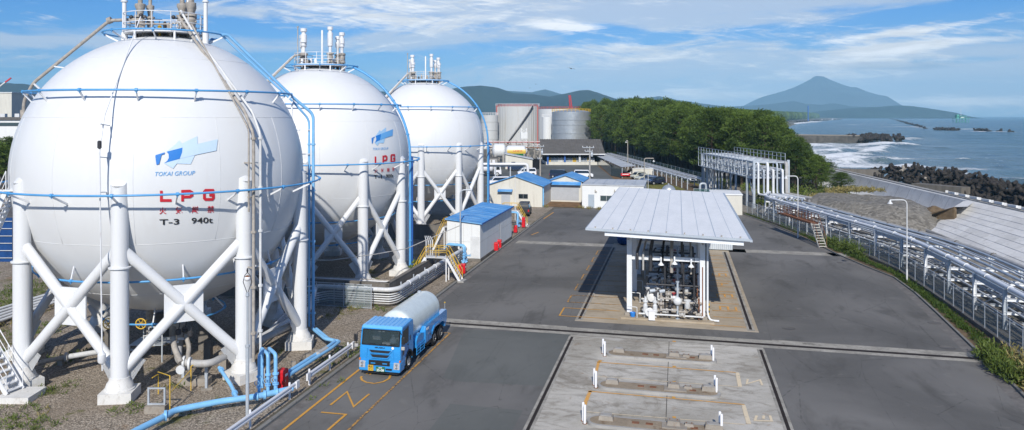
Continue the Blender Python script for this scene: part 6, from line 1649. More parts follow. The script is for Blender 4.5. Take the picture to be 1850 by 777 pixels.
# tall grey pole group by the steps
t = thing('pipe_stand', 'cluster of thin upright grey pipes behind the yellow railed landing', 'pipes', YF(s_a + 2.2, tc_ - .7))
for k in range(4): MB().pipe([YF(s_a + 2.2 + .1 * k, tc_ - .9 + .16 * k, 0), YF(s_a + 2.2 + .1 * k, tc_ - .9 + .16 * k, 3.0), YF(s_a + 3.4, tc_ - 1.4 + .16 * k, 3.2)], .045, 8, .2).build('upright', 'pale_pipe', t, 50)
# messenger cable sagging across
t = thing('overhead_cable', 'thin dark cable sagging from the left tank legs to the pipe stand', 'cable', (-12, 60, 0))
Pc = [A(540, 470, 58), A(600, 470, 60), A(680, 459, 63), A(735, 449, 66), A(790, 425, 68), A(830, 408, 69)]
MB().tube(Pc, .035, 6).build('cable', 'grey_pipe', t, 60)
# blue pipe loops by the pump house and red cabinets
def loops(label, px_, py_, n=2, z=1.75, dx=-1.9, lab2=''):
    s0, t0 = ypt(px_, py_); t = yard_thing('hydrant_manifold', label, 'pipe manifold', s0, t0)
    for k in range(n):
        y = k * .42; MB().pipe([(dx, y + .5, .9), (dx, y + .5, z), (0, y, z), (0, y, .25)], .095, 10, .3).build('pipe_loop', 'blue_pipe', t, 50)
        m = MB()
        for zz_ in (.35, .7, .95): m.lathe([(.17, -.035), (.17, .035)], (0, y, zz_), 12)
        m.tube([(0, y, .82), (.55, y - .1, .85)], .035, 8); m.tube([(.56, y - .1 + .13 * cos(a), .85 + .13 * sin(a)) for a in np.linspace(0, 2 * pi, 13)[:-1]], .015, 5, closed=True)
        m.tube([(-.25, y, .35), (.25, y, .2)], .07, 8); m.build('valve', 'blue_pipe', t, 50)
    MB().tube([(0, -.3, .3), (0, 1.0, .3)], .13, 10).build('header', 'blue_pipe', t, 50)
loops('pair of light blue pipe loops beside the near end wall of the pump house', 838, 478)
loops('light blue pipe loops with valves at the far end of the pump house', 935, 412, z=1.9)
for i, (a, b, lab) in enumerate(((830.5, 498, 'red fire cabinet near the crossover steps, nearer of the pair'), (837, 496, 'red fire cabinet near the crossover steps, farther of the pair'),
                                 (897, 454.5, 'red fire cabinet against the pump house kerb, nearer of the pair'), (902.5, 449.5, 'red fire cabinet against the pump house kerb, farther of the pair'),
                                 (931.5, 421.5, 'red fire cabinet beyond the pump house, nearest the kerb'), (946, 412, 'tall narrow red fire cabinet beyond the pump house steps'))):
    cabinet(lab, a, b, .40, .22, .95 if i < 5 else 1.35)
MB().box(0, 0, 0, 0, 0, 0) if False else None
x, y, z = G(833, 446 + 26); 
def street_lamp(label, base, top_py, head, mat='galv', r=.06, group='street lamps', arm_col='galv', bell=True):
    x, y, z = base; zt_ = CAMZ - (top_py - HZ) * y / FPX
    t = thing('street_lamp', label, 'lamp', base, group)
    hx = AX(head[0], y); hz_ = CAMZ - (head[1] - HZ) * y / FPX
    MB().pipe([(x, y, 0), (x, y, zt_), (hx, y, max(hz_ + .15, zt_ - .02))], r, 8, .45).build('pole', mat, t, 50)
    MB().lathe([(r * 1.5, 0), (r * 1.5, 1.1), (r, 1.15)], (x, y, 0), 10).build('pole_base', mat, t, 40)
    if bell: MB().lathe([(.04, .22), (.07, .18), (.08, .10), (.21, -.08), (.22, -.10), (.18, -.08), (.03, .02)], (hx, y, hz_), 16).build('lamp_shade', 'pale_pipe', t, 40)
    return t
street_lamp('tall thin lamp pole standing in front of the pump house end wall', G(831.5, 474), 343, (851, 346), bell=False, group='street lamps')
t = thing('slender_mast', 'thin white mast standing in front of the cream gabled shed', 'pole', G(930.8, 398)); p_ = G(930.8, 398)
MB().lathe([(.06, 0), (.06, 2.5), (.035, 2.55), (.03, CAMZ - (316 - HZ) * p_[1] / FPX)], p_, 8).build('pole', 'pale_pipe', t, 40)
street_lamp('street lamp nearest the camera on the right, rising from the fence verge', G(1638.5, 511), 361, (1608, 366), 'pale_pipe', .045)
street_lamp('street lamp right of the canopy, standing in front of the dark pines', G(1441.5, 430), 318, (1420, 321), 'pale_pipe', .055)
street_lamp('street lamp with bent arm beside the parked cars', G(1164, 345), 286, (1181, 291), 'weathered_pipe', .09)
street_lamp('far lamp pole in front of the forest with a lamp at its tip', G(1134, 312), 254, (1131, 257), 'weathered_pipe', .10)
t = thing('slender_mast', 'thin grey pole standing beside the lamp near the dark parked car', 'pole', G(1171, 345)); p_ = G(1171, 345)
MB().tube([p_, (p_[0], p_[1], 3.7)], .05, 8).build('pole', 'pale_pipe', t, 40)
# ================================================================ BACKGROUND BUILDINGS
def local_thing(name, label, cat, s_, t_, group=None): return yard_thing(name, label, cat, s_, t_, group)
# A: cream gabled shed
sA, tA = ypt(979.6, 374.5)
a = local_thing('gabled_shed', 'cream corrugated shed with a faded blue gabled roof, small blue awning and window', 'building', sA, tA)
Wa, La, ze, zr_ = 8.5, 9.0, 3.22, 4.62
m = MB().prism([(-Wa, 0), (0, 0), (0, ze), (-Wa / 2, zr_ - .02), (-Wa, ze)], 'y', 0, La); w_ = m.build('wall', 'wall_cream', a, 20)
m = MB()
for k in range(1, 34): x = -Wa * k / 34; m.box(x - .012, x + .012, -.012, -.001, .05, ze - .02)
m.build('cladding_rib', 'wall_cream', w_, 20)
m = MB()
for x0, x1, z0, z1 in ((.30, -Wa / 2, ze - .08, zr_ + .05), (-Wa - .30, -Wa / 2, ze - .08, zr_ + .05)):
    m.hexa([(x0, -.3, z0), (x1, -.3, z1), (x1, La + .2, z1), (x0, La + .2, z0), (x0, -.3, z0 + .09), (x1, -.3, z1 + .09), (x1, La + .2, z1 + .09), (x0, La + .2, z0 + .09)])
m.build('roof', 'roof_blue', a, 20)
MB().hexa([(-6.9, -.75, 2.30), (-4.6, -.75, 2.30), (-4.6, -.01, 2.50), (-6.9, -.01, 2.50), (-6.9, -.75, 2.36), (-4.6, -.75, 2.36), (-4.6, -.01, 2.62), (-6.9, -.01, 2.62)]).build('awning', 'roof_blue', a, 20)
MB().box(-6.4, -5.0, -.05, -.01, .1, 2.1).build('shutter_door', 'shutter', a, 20)
f = MB().box(-3.7, -2.2, -.05, -.012, 1.22, 1.98).build('window_frame', 'alloy', a, 20)
for x0 in (-3.65, -2.93): MB().box(x0, x0 + .68, -.058, -.051, 1.27, 1.93).build('pane', 'glass_dark', f, 20)
MB().tube([(.12, .25, 0), (.12, .25, 3.1)], .11, 10).build('downpipe', 'blue_pipe', a, 50)
f = MB().box(.01, .05, 1.2, 2.0, 1.0, 1.9).build('window_frame', 'alloy', a, 20); MB().box(.052, .058, 1.25, 1.95, 1.05, 1.85).build('pane', 'glass_dark', f, 20)
# B: garage
sB, tB = ypt(1051, 365.5)
b = local_thing('garage', 'small cream garage with a blue gabled roof and a wide grey roller shutter', 'building', sB, tB)
Wb, Lb, ze, zr_ = 5.3, 8.0, 3.35, 4.25
m = MB().prism([(-Wb, 0), (0, 0), (0, ze), (-Wb / 2, zr_), (-Wb, ze)], 'y', 0, Lb); m.build('wall', 'wall_cream', b, 20)
m = MB()
for x0, x1 in ((.35, -Wb / 2), (-Wb - .35, -Wb / 2)):
    z0, z1 = ze - .08, zr_ + .05
    m.hexa([(x0, -.3, z0), (x1, -.3, z1), (x1, Lb + .2, z1), (x0, Lb + .2, z0), (x0, -.3, z0 + .09), (x1, -.3, z1 + .09), (x1, Lb + .2, z1 + .09), (x0, Lb + .2, z0 + .09)])
m.build('roof', 'roof_blue', b, 20)
MB().hexa([(-Wb, -.7, 2.78), (-.1, -.7, 2.78), (-.1, -.01, 3.1), (-Wb, -.01, 3.1), (-Wb, -.7, 2.86), (-.1, -.7, 2.86), (-.1, -.01, 3.28), (-Wb, -.01, 3.28)]).build('awning', 'roof_blue', b, 20)
s_ = MB().box(-Wb + .25, -.45, -.04, -.01, .25, 2.7).build('roller_shutter', 'shutter', b, 20)
m = MB()
for k in range(12): m.box(-Wb + .25, -.45, -.05, -.041, .35 + k * .2, .37 + k * .2)
m.build('slat_line', 'grey_pipe', s_, 20)
# C: white flat-roofed building
sC, tC = ypt(1051.5, 375.4)
c = local_thing('flat_roofed_office', 'white flat roofed block with a grey door and a small window behind the canopy roof', 'building', sC, tC)
Wc_, Lc_, hc = 9.2, 10.5, 3.45
MB().box(0, Wc_, 0, Lc_, 0, hc).build('wall', 'wall_white', c, 20)
rf = MB().box(-.12, Wc_ + .12, -.12, Lc_ + .12, hc, hc + .12).build('roof', 'roof_steel', c, 20)
m = MB()
for k in range(1, 6): m.box(k * Wc_ / 6 - .04, k * Wc_ / 6 + .04, 0, Lc_, hc + .121, hc + .17)
m.build('roof_joint', 'galv', rf, 20)
d = MB().box(.95, 1.85, -.04, -.01, .05, 2.05).build('door', 'door_grey', c, 20); MB().cbox((1.75, -.06, 1.05), (.05, .04, .12)).build('door_handle', 'chrome', d, 20)
f = MB().box(2.75, 4.6, -.04, -.008, 1.1, 1.95).build('window_frame', 'alloy', c, 20)
for x0 in (2.8, 3.72): MB().box(x0, x0 + .84, -.05, -.041, 1.15, 1.9).build('pane', 'window_glass', f, 20)
for x, z in ((2.1, 2.5), (5.0, 2.55)): m = MB().cbox((x, -.09, z), (.3, .16, .16)); m.cbox((x - .1, -.1, z + .22), (.1, .12, .2)); m.build('wall_lamp', 'weathered_pipe', c, 20)
# white hut right behind canopy
sH, tH = ypt(1341, 389)
h = local_thing('white_hut', 'plain white hut with rounded roof edge behind the right corner of the canopy', 'shed', sH, tH)
m = MB().box(-4.2, 0, 0, 6, 0, 2.75); m.build('wall', 'wall_cream', h, 20); q = MB().box(-4.3, .1, -.1, 6.1, 2.75, 2.95).build('roof', 'wall_white', h, 20); bv = q.modifiers.new('b', 'BEVEL'); bv.width = .09; bv.segments = 3
x, y, z = AX(1208, 108), 108, 0
t = thing('dome_tank', 'grey domed tank whose top shows above the far edge of the canopy roof', 'tank', (x, y, 0))
tp = CAMZ - (333 - HZ) * y / FPX
MB().lathe([(.95, 0), (.95, tp - .95)] + [(.95 * cos(a_), tp - .95 + .9 * sin(a_)) for a_ in np.linspace(.1, pi / 2, 9)], (x, y, 0), 24).build('shell', 'tank_steel', t, 50); MB().lathe([(.1, tp - .08), (.1, tp + .12), (.02, tp + .15)], (x, y, 0), 8).build('vent', 'galv', t, 50)
q = yard_thing('metal_cabinet', 'pale blue grey corrugated cabinet behind the right side of the canopy', 'cabinet', *ypt(1280, 452)); m = MB().box(0, 2.4, 0, 1.2, .1, 1.25)
m.build('cabinet_body', 'galv_blue', q, 20); m = MB()
for k in range(12): m.box(k * .2 + .05, k * .2 + .09, -.015, -.001, .15, 1.2)
m.build('rib', 'pipe_white', q, 20); MB().box(-.05, 2.45, -.05, 1.25, 1.25, 1.32).build('lid', 'galv_blue', q, 20)
# clipped hedge
def clipped_hedge(label, P, Q_, w, h):
    t = thing('hedge', label, 'hedge', P); m = MB(); a_ = np.array(P); b_ = np.array(Q_); L = np.linalg.norm(b_ - a_); n = int(L * 260)
    d = (b_ - a_) / L; r = np.array([d[1], -d[0], 0])
    for k in range(int(L / .5)): add_leaves(m, a_ + d * (k + .5) * .5 + np.array([0, 0, h / 2]), (.4, w / 2, h / 2), 130, .16, .45 + .2 * random.random(), aspect=.6)
    m.build('foliage', 'grass_leaf', t, 0)
clipped_hedge('low clipped green hedge running behind the far edge of the canopy roof', (AX(1150, 128), 128, 0), (AX(1283, 122), 122, 0), .9, 1.15)

# warehouse with dark roof
y0 = 222; x0, x1 = AX(985, y0), AX(1090, y0)
wz = lambda py, y=y0: CAMZ - (py - HZ) * y / FPX
wh = thing('warehouse', 'open fronted warehouse with a dark grey roof and blue posts before the storage tanks', 'building', (x0, y0, 0))
MB().box(x0 + .3, x1, y0 + .2, y0 + 14, 0, .8).build('loading_dock', 'wall_cream', wh, 20)
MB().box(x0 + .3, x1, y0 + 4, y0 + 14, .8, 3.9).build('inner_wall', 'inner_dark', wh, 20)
m = MB().hexa([(x0 - 1, y0 - .8, wz(278)), (x1 + .4, y0 - .8, wz(278)), (x1 + .4, y0 + 8, wz(254)), (x0 - 1, y0 + 8, wz(254)), (x0 - 1, y0 - .8, wz(277)), (x1 + .4, y0 - .8, wz(277)), (x1 + .4, y0 + 8, wz(253)), (x0 - 1, y0 + 8, wz(253))])
rf = m.build('roof', 'roof_grey', wh, 20)
m = MB()
for k in range(26): x = x0 - .9 + k * (x1 - x0 + 1.2) / 25; m.beam((x, y0 - .82, wz(276.6)), (x, y0 + 8, wz(252.6)), .12, .10)
m.build('roof_ridge_tile', 'roof_grey', rf, 20); MB().beam((x0 - 1, y0 - .9, wz(278.5)), (x1 + .4, y0 - .9, wz(278.5)), .2, .3).build('eave_fascia', 'pale_pipe', rf, 20)
m = MB(); m.add([(x1 + .3, y0, 0), (x1 + .3, y0 + 15, 0), (x1 + .3, y0 + 15, wz(278)), (x1 + .3, y0 + 8, wz(254)), (x1 + .3, y0, wz(278))], [(0, 1, 2, 3, 4)]); m.add([(x1, y0, 0), (x1, y0 + 15, 0), (x1, y0 + 15, wz(278)), (x1, y0 + 8, wz(254)), (x1, y0, wz(278))], [(4, 3, 2, 1, 0)]); m.build('end_wall', 'wall_cream', wh, 20)
for k, x in enumerate((x0 + .5, AX(1019, y0), AX(1046, y0), x1 - 1.0)): MB().box(x, x + (.5 if k != 3 else .9), y0 + .1, y0 + .5, .8 if k else .2, wz(279)).build('post', 'blue_steel' if k != 2 else 'pale_pipe', wh, 20)
rr = random.Random(9)
for k in range(13):
    x = x0 + 1.2 + k * (x1 - x0 - 3) / 13
    g_ = thing('gas_cylinder_rack', 'rack of small gas cylinders on the warehouse dock, number of the row unclear in shade', 'cylinder rack', (x, y0 + 1.6, .8), 'cylinder racks on the warehouse dock'); g_['label'] = 'rack of small gas cylinders standing in shade on the warehouse dock'
    m = MB()
    for q in range(4): m.lathe([(.12, 0), (.14, .05), (.14, 1.0), (.06, 1.15), (.05, 1.25)], (x + q * .3 - .45, y0 + 1.6, .8), 8)
    m.build('cylinder', rr.choice(['galv', 'pale_pipe', 'galv', 'gas_yellow']), g_, 40)

def storage_tank(label, pxl, pxr, pytop, Y, mat, roof='flat', rail='rail_red', bands=0, stair=None, ribs=0, legs_=()):
    x = AX((pxl + pxr) / 2, Y); r = (pxr - pxl) / 2 * Y / FPX; h = CAMZ - (pytop - HZ) * (Y - r) / FPX
    t = thing('storage_tank', label, 'storage tank', (x, Y, 0), 'cylindrical storage tanks in the background')
    prof = [(r, 0), (r, h)]
    if roof == 'cone': prof += [(r * .6, h + r * .08), (.3, h + r * .14)]
    else: prof += [(r - .3, h + .02)]
    sh = MB().lathe(prof, (x, Y, 0), 64).build('shell', mat, t, 40)
    if bands:
        m = MB()
        for k in bands: m.tube(ring_path((x, Y), r + .06, h * k, 64), .09, 4, closed=True)
        m.build('stiffener_ring', mat, sh, 40)
    if ribs:
        m = MB()
        for k in range(ribs): a_ = 2 * pi * k / ribs; m.beam((x + (r + .05) * cos(a_), Y + (r + .05) * sin(a_), 0), (x + (r + .05) * cos(a_), Y + (r + .05) * sin(a_), h), .16, .16)
        m.build('rib', mat, sh, 40)
    m = MB(); n = 30
    for k in range(n): a_ = 2 * pi * k / n; m.beam((x + r * cos(a_), Y + r * sin(a_), h), (x + r * cos(a_), Y + r * sin(a_), h + 1.1), .10)
    for z in (.55, 1.1): m.tube(ring_path((x, Y), r, h + z, 48), .06, 4, closed=True)
    m.build('top_rail', rail, t, 40)
    if stair:
        m = MB(); P = []
        for k in range(20): f = k / 19; a_ = RAD(stair[0] + (stair[1] - stair[0]) * f); P.append((x + (r + .55) * cos(a_), Y + (r + .55) * sin(a_), .3 + h * f))
        for q, w in zip(P[:-1], P[1:]): m.beam(q, w, .7, .35)
        s_ = m.build('spiral_stair', 'dark_metal', t, 40); m = MB()
        m.tube([(p[0], p[1], p[2] + 1.0) for p in P], .06, 4)
        for p in P: m.tube([p, (p[0], p[1], p[2] + 1.0)], .04, 4)
        m.build('stair_rail', 'pale_pipe', s_, 40)
    for a_ in legs_:
        a_ = RAD(a_); MB().beam((x + (r + .5) * cos(a_), Y + (r + .5) * sin(a_), 0), (x + (r + .5) * cos(a_), Y + (r + .5) * sin(a_), h + .8), .45).build('riser', rail, t, 20)
    return t, x, Y, r, h
storage_tank('largest storage tank, streaked beige shell with a dark diagonal stair and red top rail', 899, 971, 193, 340, 'tank_beige', ribs=40, stair=(-128, -48), legs_=(-172, -22))
storage_tank('silver ribbed storage tank with low conical roof at the edge of the forest', 997, 1067, 202, 300, 'tank_steel', roof='cone', rail='yellow', bands=(.80, .68, .47, .24))
storage_tank('small grey beige storage tank partly hidden behind the farthest white sphere', 869, 900, 208, 330, 'tank_beige', rail='pale_pipe', bands=(.3, .55, .8))
storage_tank('slim bright white storage tank squeezed between the beige and silver tanks', 979, 999, 211, 312, 'tank_bright', roof='cone', rail='pale_pipe')
storage_tank('pale storage tank with red top rail standing behind the silver tank', 973, 1050, 197, 372, 'tank_bright', rail='rail_red')
storage_tank('big pale storage tank behind the beige one with a taller grey rail', 895, 975, 191, 385, 'tank_beige', rail='pale_pipe')
# crane boom
t = thing('crane', 'red lattice crane boom rising behind the storage tanks', 'crane', (AX(1031, 420), 420, 0))
p0, p1 = A(1037, 200, 420), A(1029, 172, 420); m = MB()
for ox, oy in ((-.6, -.6), (.6, -.6), (.6, .6), (-.6, .6)): m.beam((p0[0] + ox * 1.6, p0[1] + oy, 2), (p1[0] + ox * .7, p1[1] + oy, p1[2]), .28)
for k in range(22):
    f = k / 22; g_ = (k + 1) / 22; za, zb = 2 + (p1[2] - 2) * f, 2 + (p1[2] - 2) * g_; xa, xb = p0[0] + (p1[0] - p0[0]) * f, p0[0] + (p1[0] - p0[0]) * g_; w = .9 - .45 * f
    m.beam((xa - w, p0[1] - .6, za), (xb + w, p0[1] - .6, zb), .16); m.beam((xa + w, p0[1] - .6, za), (xb - w, p0[1] - .6, zb), .16)
m.build('boom', 'crane_red', t, 20); MB().box(p0[0] - 2.5, p0[0] + 2.5, 418, 424, 0, 3).build('cab', 'crane_red', t, 20)
# horizontal product tanks, gas tanker trailer, plant clutter
def bullet(label, px0, px1, pyc, Y, r, mat, legs=True, group=None):
    xa, xb = AX(px0, Y), AX(px1, Y); z = CAMZ - (pyc - HZ) * Y / FPX; L = xb - xa
    t = thing('horizontal_tank', label, 'tank', ((xa + xb) / 2, Y, 0), group)
    pr = [(r * sin(a_), r * .5 * (1 - cos(a_))) for a_ in np.linspace(0, pi / 2, 8)] + [(r * sin(a_), L - r * .5 * (1 - cos(a_))) for a_ in np.linspace(pi / 2, 0, 8)]
    MB().lathe(pr, (xa, Y, z), 24, d=(1, 0, 0)).build('shell', mat, t, 50)
    for f in (.22, .78): MB().box(xa + L * f - .3, xa + L * f + .3, Y - r * .8, Y + r * .8, 0, z - r * .6).build('saddle', 'concrete', t, 20)
    return t, xa, xb, z
bullet('short white horizontal tank with a yellow ladder left of the gas trailer', 889, 915, 272, 226, 2.0, 'tank_bright')
t, xa, xb, z = bullet('long white horizontal gas tank painted with yellow and green bands beyond the sheds', 913, 951, 274, 222, 1.75, 'tank_bright')
Y = 222; r = 1.76
def band(a0, a1, mt, f0=0.08, f1=.95, q=.012):
    m = MB(); o = []; n = 10
    for k in range(n + 1): a_ = RAD(a0 + (a1 - a0) * k / n); o.append((cos(a_), sin(a_)))
    for f in (f0, f1): m.v += [(xa + (xb - xa) * f, Y - (r + q) * c_, z + (r + q) * s_) for c_, s_ in o]
    for k in range(n): m.f.append((k, k + n + 1, k + n + 2, k + 1))
    m.build('colour_band', mt, t, 0)
band(-16, 22, 'gas_yellow'); band(-52, -17, 'gas_green', .3, .85)
v, f = text_mesh('LPガス', bold=.03); m = MB().add([(xa + 2.2 + p[0] * 2.6, Y - r - .03, z + .05 + p[1] * .45) for p in v], [tuple(q) for q in f]); m.build('lettering', 'red_paint', t, 0)
t = thing('plant_rack', 'clutter of rusty pipe racks and valves in front of the big beige storage tank', 'pipe rack', (AX(930, 245), 245, 0))
rr = random.Random(12)
for k in range(6):
    zz_ = 4.2 + (k % 3) * .8; m = MB().tube([(AX(878, 245), 240 + k, zz_), (AX(985, 245), 240 + k, zz_)], .16, 6); m.build('rack_pipe', ['rust', 'pale_pipe', 'rail_red', 'weathered_pipe', 'rust', 'pale_pipe'][k], t, 40)
m = MB()
for k in range(11): x = AX(880 + k * 10.5, 245); m.beam((x, 239.5, 0), (x, 239.5, 6.4), .22); m.beam((x, 245.5, 0), (x, 245.5, 6.4), .22); m.beam((x, 239.5, 5.2), (x, 245.5, 5.2), .2)
m.build('rack_post', 'weathered_pipe', t, 20)
m = MB()
for k in range(60): x = AX(rr.uniform(880, 985), 238); m.cbox((x, 238 + rr.uniform(-2, 2), rr.uniform(1.5, 5.5)), (rr.uniform(.2, .9), .3, rr.uniform(.2, .8)), rr.uniform(0, 1))
m.build('valve_cluster', 'weathered_pipe', t, 20, kind='stuff')
t = thing('white_tower', 'small white latticed tower in front of the big beige storage tank', 'tower', (AX(946.5, 300), 300, 0)); m = MB()
for dx in (-1, 1):
    for dy in (-1, 1): m.beam((AX(946.5, 300) + dx, 300 + dy, 0), (AX(946.5, 300) + dx, 300 + dy, 9.2), .22)
for k in range(6): m.beam((AX(946.5, 300) - 1, 299, k * 1.5), (AX(946.5, 300) + 1, 299, k * 1.5 + 1.5), .14); m.beam((AX(946.5, 300) + 1, 299, k * 1.5), (AX(946.5, 300) - 1, 299, k * 1.5 + 1.5), .14)
m.build('frame', 'tank_bright', t, 20); MB().box(AX(946.5, 300) - 1.3, AX(946.5, 300) + 1.3, 298.7, 301.3, 5.2, 7.6).build('cabin', 'tank_bright', t, 20)
# control hut, walls, white pipe on stand
t = thing('control_hut', 'small grey control hut with white windows near the farthest sphere', 'hut', (AX(889, 205), 205, 0))
x = AX(889, 205); MB().box(x - 1.4, x + 1.4, 205, 208, 0, 2.9).build('wall', 'concrete', t, 20); MB().box(x - 1.6, x + 1.6, 204.8, 208.2, 2.9, 3.1).build('roof', 'roof_grey', t, 20)
for dx in (-.8, .35): MB().box(x + dx - .3, x + dx + .4, 204.93, 204.99, 1.2, 2.4).build('window', 'car_white', t, 20)
t = thing('block_building', 'low beige concrete block building with a pale lean-to roof beyond the sheds', 'building', (AX(930, 205), 205, 0))
xa, xb = AX(913, 205), AX(962, 205)
m = MB().hexa([(xa, 205, 0), (xb, 205, 0), (xb, 211, 0), (xa, 211, 0), (xa, 205, 3.9), (xb, 205, 2.5), (xb, 211, 2.5), (xa, 211, 3.9)]); m.build('wall', 'wall_cream', t, 20)
m = MB().hexa([(xa - .2, 204.6, 3.95), (xb + .2, 204.6, 2.52), (xb + .2, 211.4, 2.52), (xa - .2, 211.4, 3.95), (xa - .2, 204.6, 4.15), (xb + .2, 204.6, 2.7), (xb + .2, 211.4, 2.7), (xa - .2, 211.4, 4.15)]); m.build('roof', 'roof_steel', t, 20)
MB().box(xa + 1.6, xa + 2.6, 204.93, 204.99, 1.0, 1.9).build('window', 'glass_dark', t, 20)
MB().box(AX(962, 205), AX(975, 205), 205, 208, 0, 2.6).build('dark_container', 'inner_dark', t, 20)
t = thing('white_pipe_line', 'thick white pipe on posts running across in front of the low block building', 'pipe', (AX(900, 168), 168, 0))
MB().pipe([(AX(862, 168), 168, CAMZ - 87.5 * 168 / FPX), (AX(953.5, 168), 168, CAMZ - 87.5 * 168 / FPX), (AX(954, 168), 168, .3)], .30, 12, .8).build('pipe_run', 'car_white', t, 50)
MB().beam((AX(862, 168.5), 168.5, CAMZ - 91 * 168 / FPX), (AX(950, 168.5), 168.5, CAMZ - 91 * 168 / FPX), .3, .35).build('support_beam', 'galv_blue', t, 20)
for p_ in (870, 895, 922, 947): MB().beam((AX(p_, 168.5), 168.5, 0), (AX(p_, 168.5), 168.5, 3.0), .25).build('post', 'galv', t, 20)
# long low concrete wall and fence by the lot
def pole(label, px_, pyb, pyt, cross=True, mat='grey_pipe'):
    p = G(px_, pyb); h = CAMZ - (pyt - HZ) * p[1] / FPX
    t = thing('utility_pole', label, 'utility pole', p, 'concrete utility poles')
    MB().lathe([(.19, 0), (.13, h)], p, 10).build('pole', mat, t, 50)
    for k, z in enumerate((h - .3, h - 1.1, h - 3.2)):
        w = (1.5, 1.0, .6)[k]; m = MB().beam((p[0] - w, p[1] - .15, z), (p[0] + w * .6, p[1] - .15, z), .12); a_ = m.build('cross_arm', 'galv', t, 20)
        m = MB()
        for x in (-w, -w * .4, w * .5): m.lathe([(.04, 0), (.08, .05), (.05, .12), (.08, .2), (.03, .28)], (p[0] + x, p[1] - .15, z + .06), 8)
        m.build('insulator', 'car_white', a_, 40)
    MB().lathe([(.22, 0), (.25, .1), (.25, .8), (.18, .9)], (p[0] + .42, p[1] - .1, h - 2.2), 12).build('transformer', 'galv', t, 40)
pole('concrete utility pole with cross arms rising behind the white flat roofed block', 1065.5, 330, 264)
pole('thinner utility pole between the sheds and the warehouse', 976, 318, 262, mat='weathered_pipe')
# bicycle shelter / glass lean-to on the right of the lot
t = thing('shelter', 'long lean-to shelter of bluish glass panels with a pale roof beside the forest', 'shelter', (AX(1100, 215), 215, 0))
def strip_wall(P, z0, z1, mt, nm, th=.1): 
    m = MB(); 
    for a_, b_ in zip(P[:-1], P[1:]): m.beam((a_[0], a_[1], (z0 + z1) / 2), (b_[0], b_[1], (z0 + z1) / 2), th, z1 - z0)
    return m.build(nm, mt, t, 20)
pa, pb = G(1104, 318), G(1079, 297); pc, pd = G(1124, 322), (G(1124, 322)[0] + 8, G(1124, 322)[1] + 3)
strip_wall([pb, pa, pc], 0, 2.3, 'window_glass', 'glass_wall')
m = MB(); n = 16
for k in range(n): f = k / (n - 1); m.beam((pb[0] + (pc[0] - pb[0]) * f, pb[1] + (pc[1] - pb[1]) * f, 0), (pb[0] + (pc[0] - pb[0]) * f, pb[1] + (pc[1] - pb[1]) * f, 2.4), .14)
m.build('mullion', 'galv', t, 20)
MB().sheet([(pb[0] - .4, pb[1], 2.5), (pc[0] - .2, pc[1] - .4, 2.5), (pc[0] + 3.6, pc[1] + 2, 2.6), (pb[0] + 3.4, pb[1] + 3, 2.6)]).build('roof', 'roof_steel', t, 20)
MB().sheet([(pb[0] - .4, pb[1], 2.44), (pc[0] - .2, pc[1] - .4, 2.44), (pc[0] + 3.6, pc[1] + 2, 2.54), (pb[0] + 3.4, pb[1] + 3, 2.54)]).build('roof_underside', 'galv', t, 20)
q = thing('red_banner', 'red sign board with pale lettering strip at the end of the glass shelter', 'sign', (pc[0] + 1, pc[1] - .6, 0)); MB().box(pc[0] - .4, pc[0] + 1.6, pc[1] - .7, pc[1] - .6, .6, 1.15).build('board', 'red', q, 20); MB().box(pc[0] - .1, pc[0] + 1.3, pc[1] - .72, pc[1] - .705, .85, 1.0).build('stripe', 'plate_white', q, 20)
q = thing('storage_box', 'cream storage container beside the glass shelter behind the parked cars', 'container', (pc[0] + 4.5, pc[1] + 2, 0)); MB().box(pc[0] + 2.6, pc[0] + 7.5, pc[1] + 1.5, pc[1] + 4, 0, 2.0).build('box_body', 'wall_cream', q, 20); MB().box(pc[0] + 2.5, pc[0] + 7.6, pc[1] + 1.4, pc[1] + 4.1, 2.0, 2.1).build('lid', 'wall_white', q, 20)

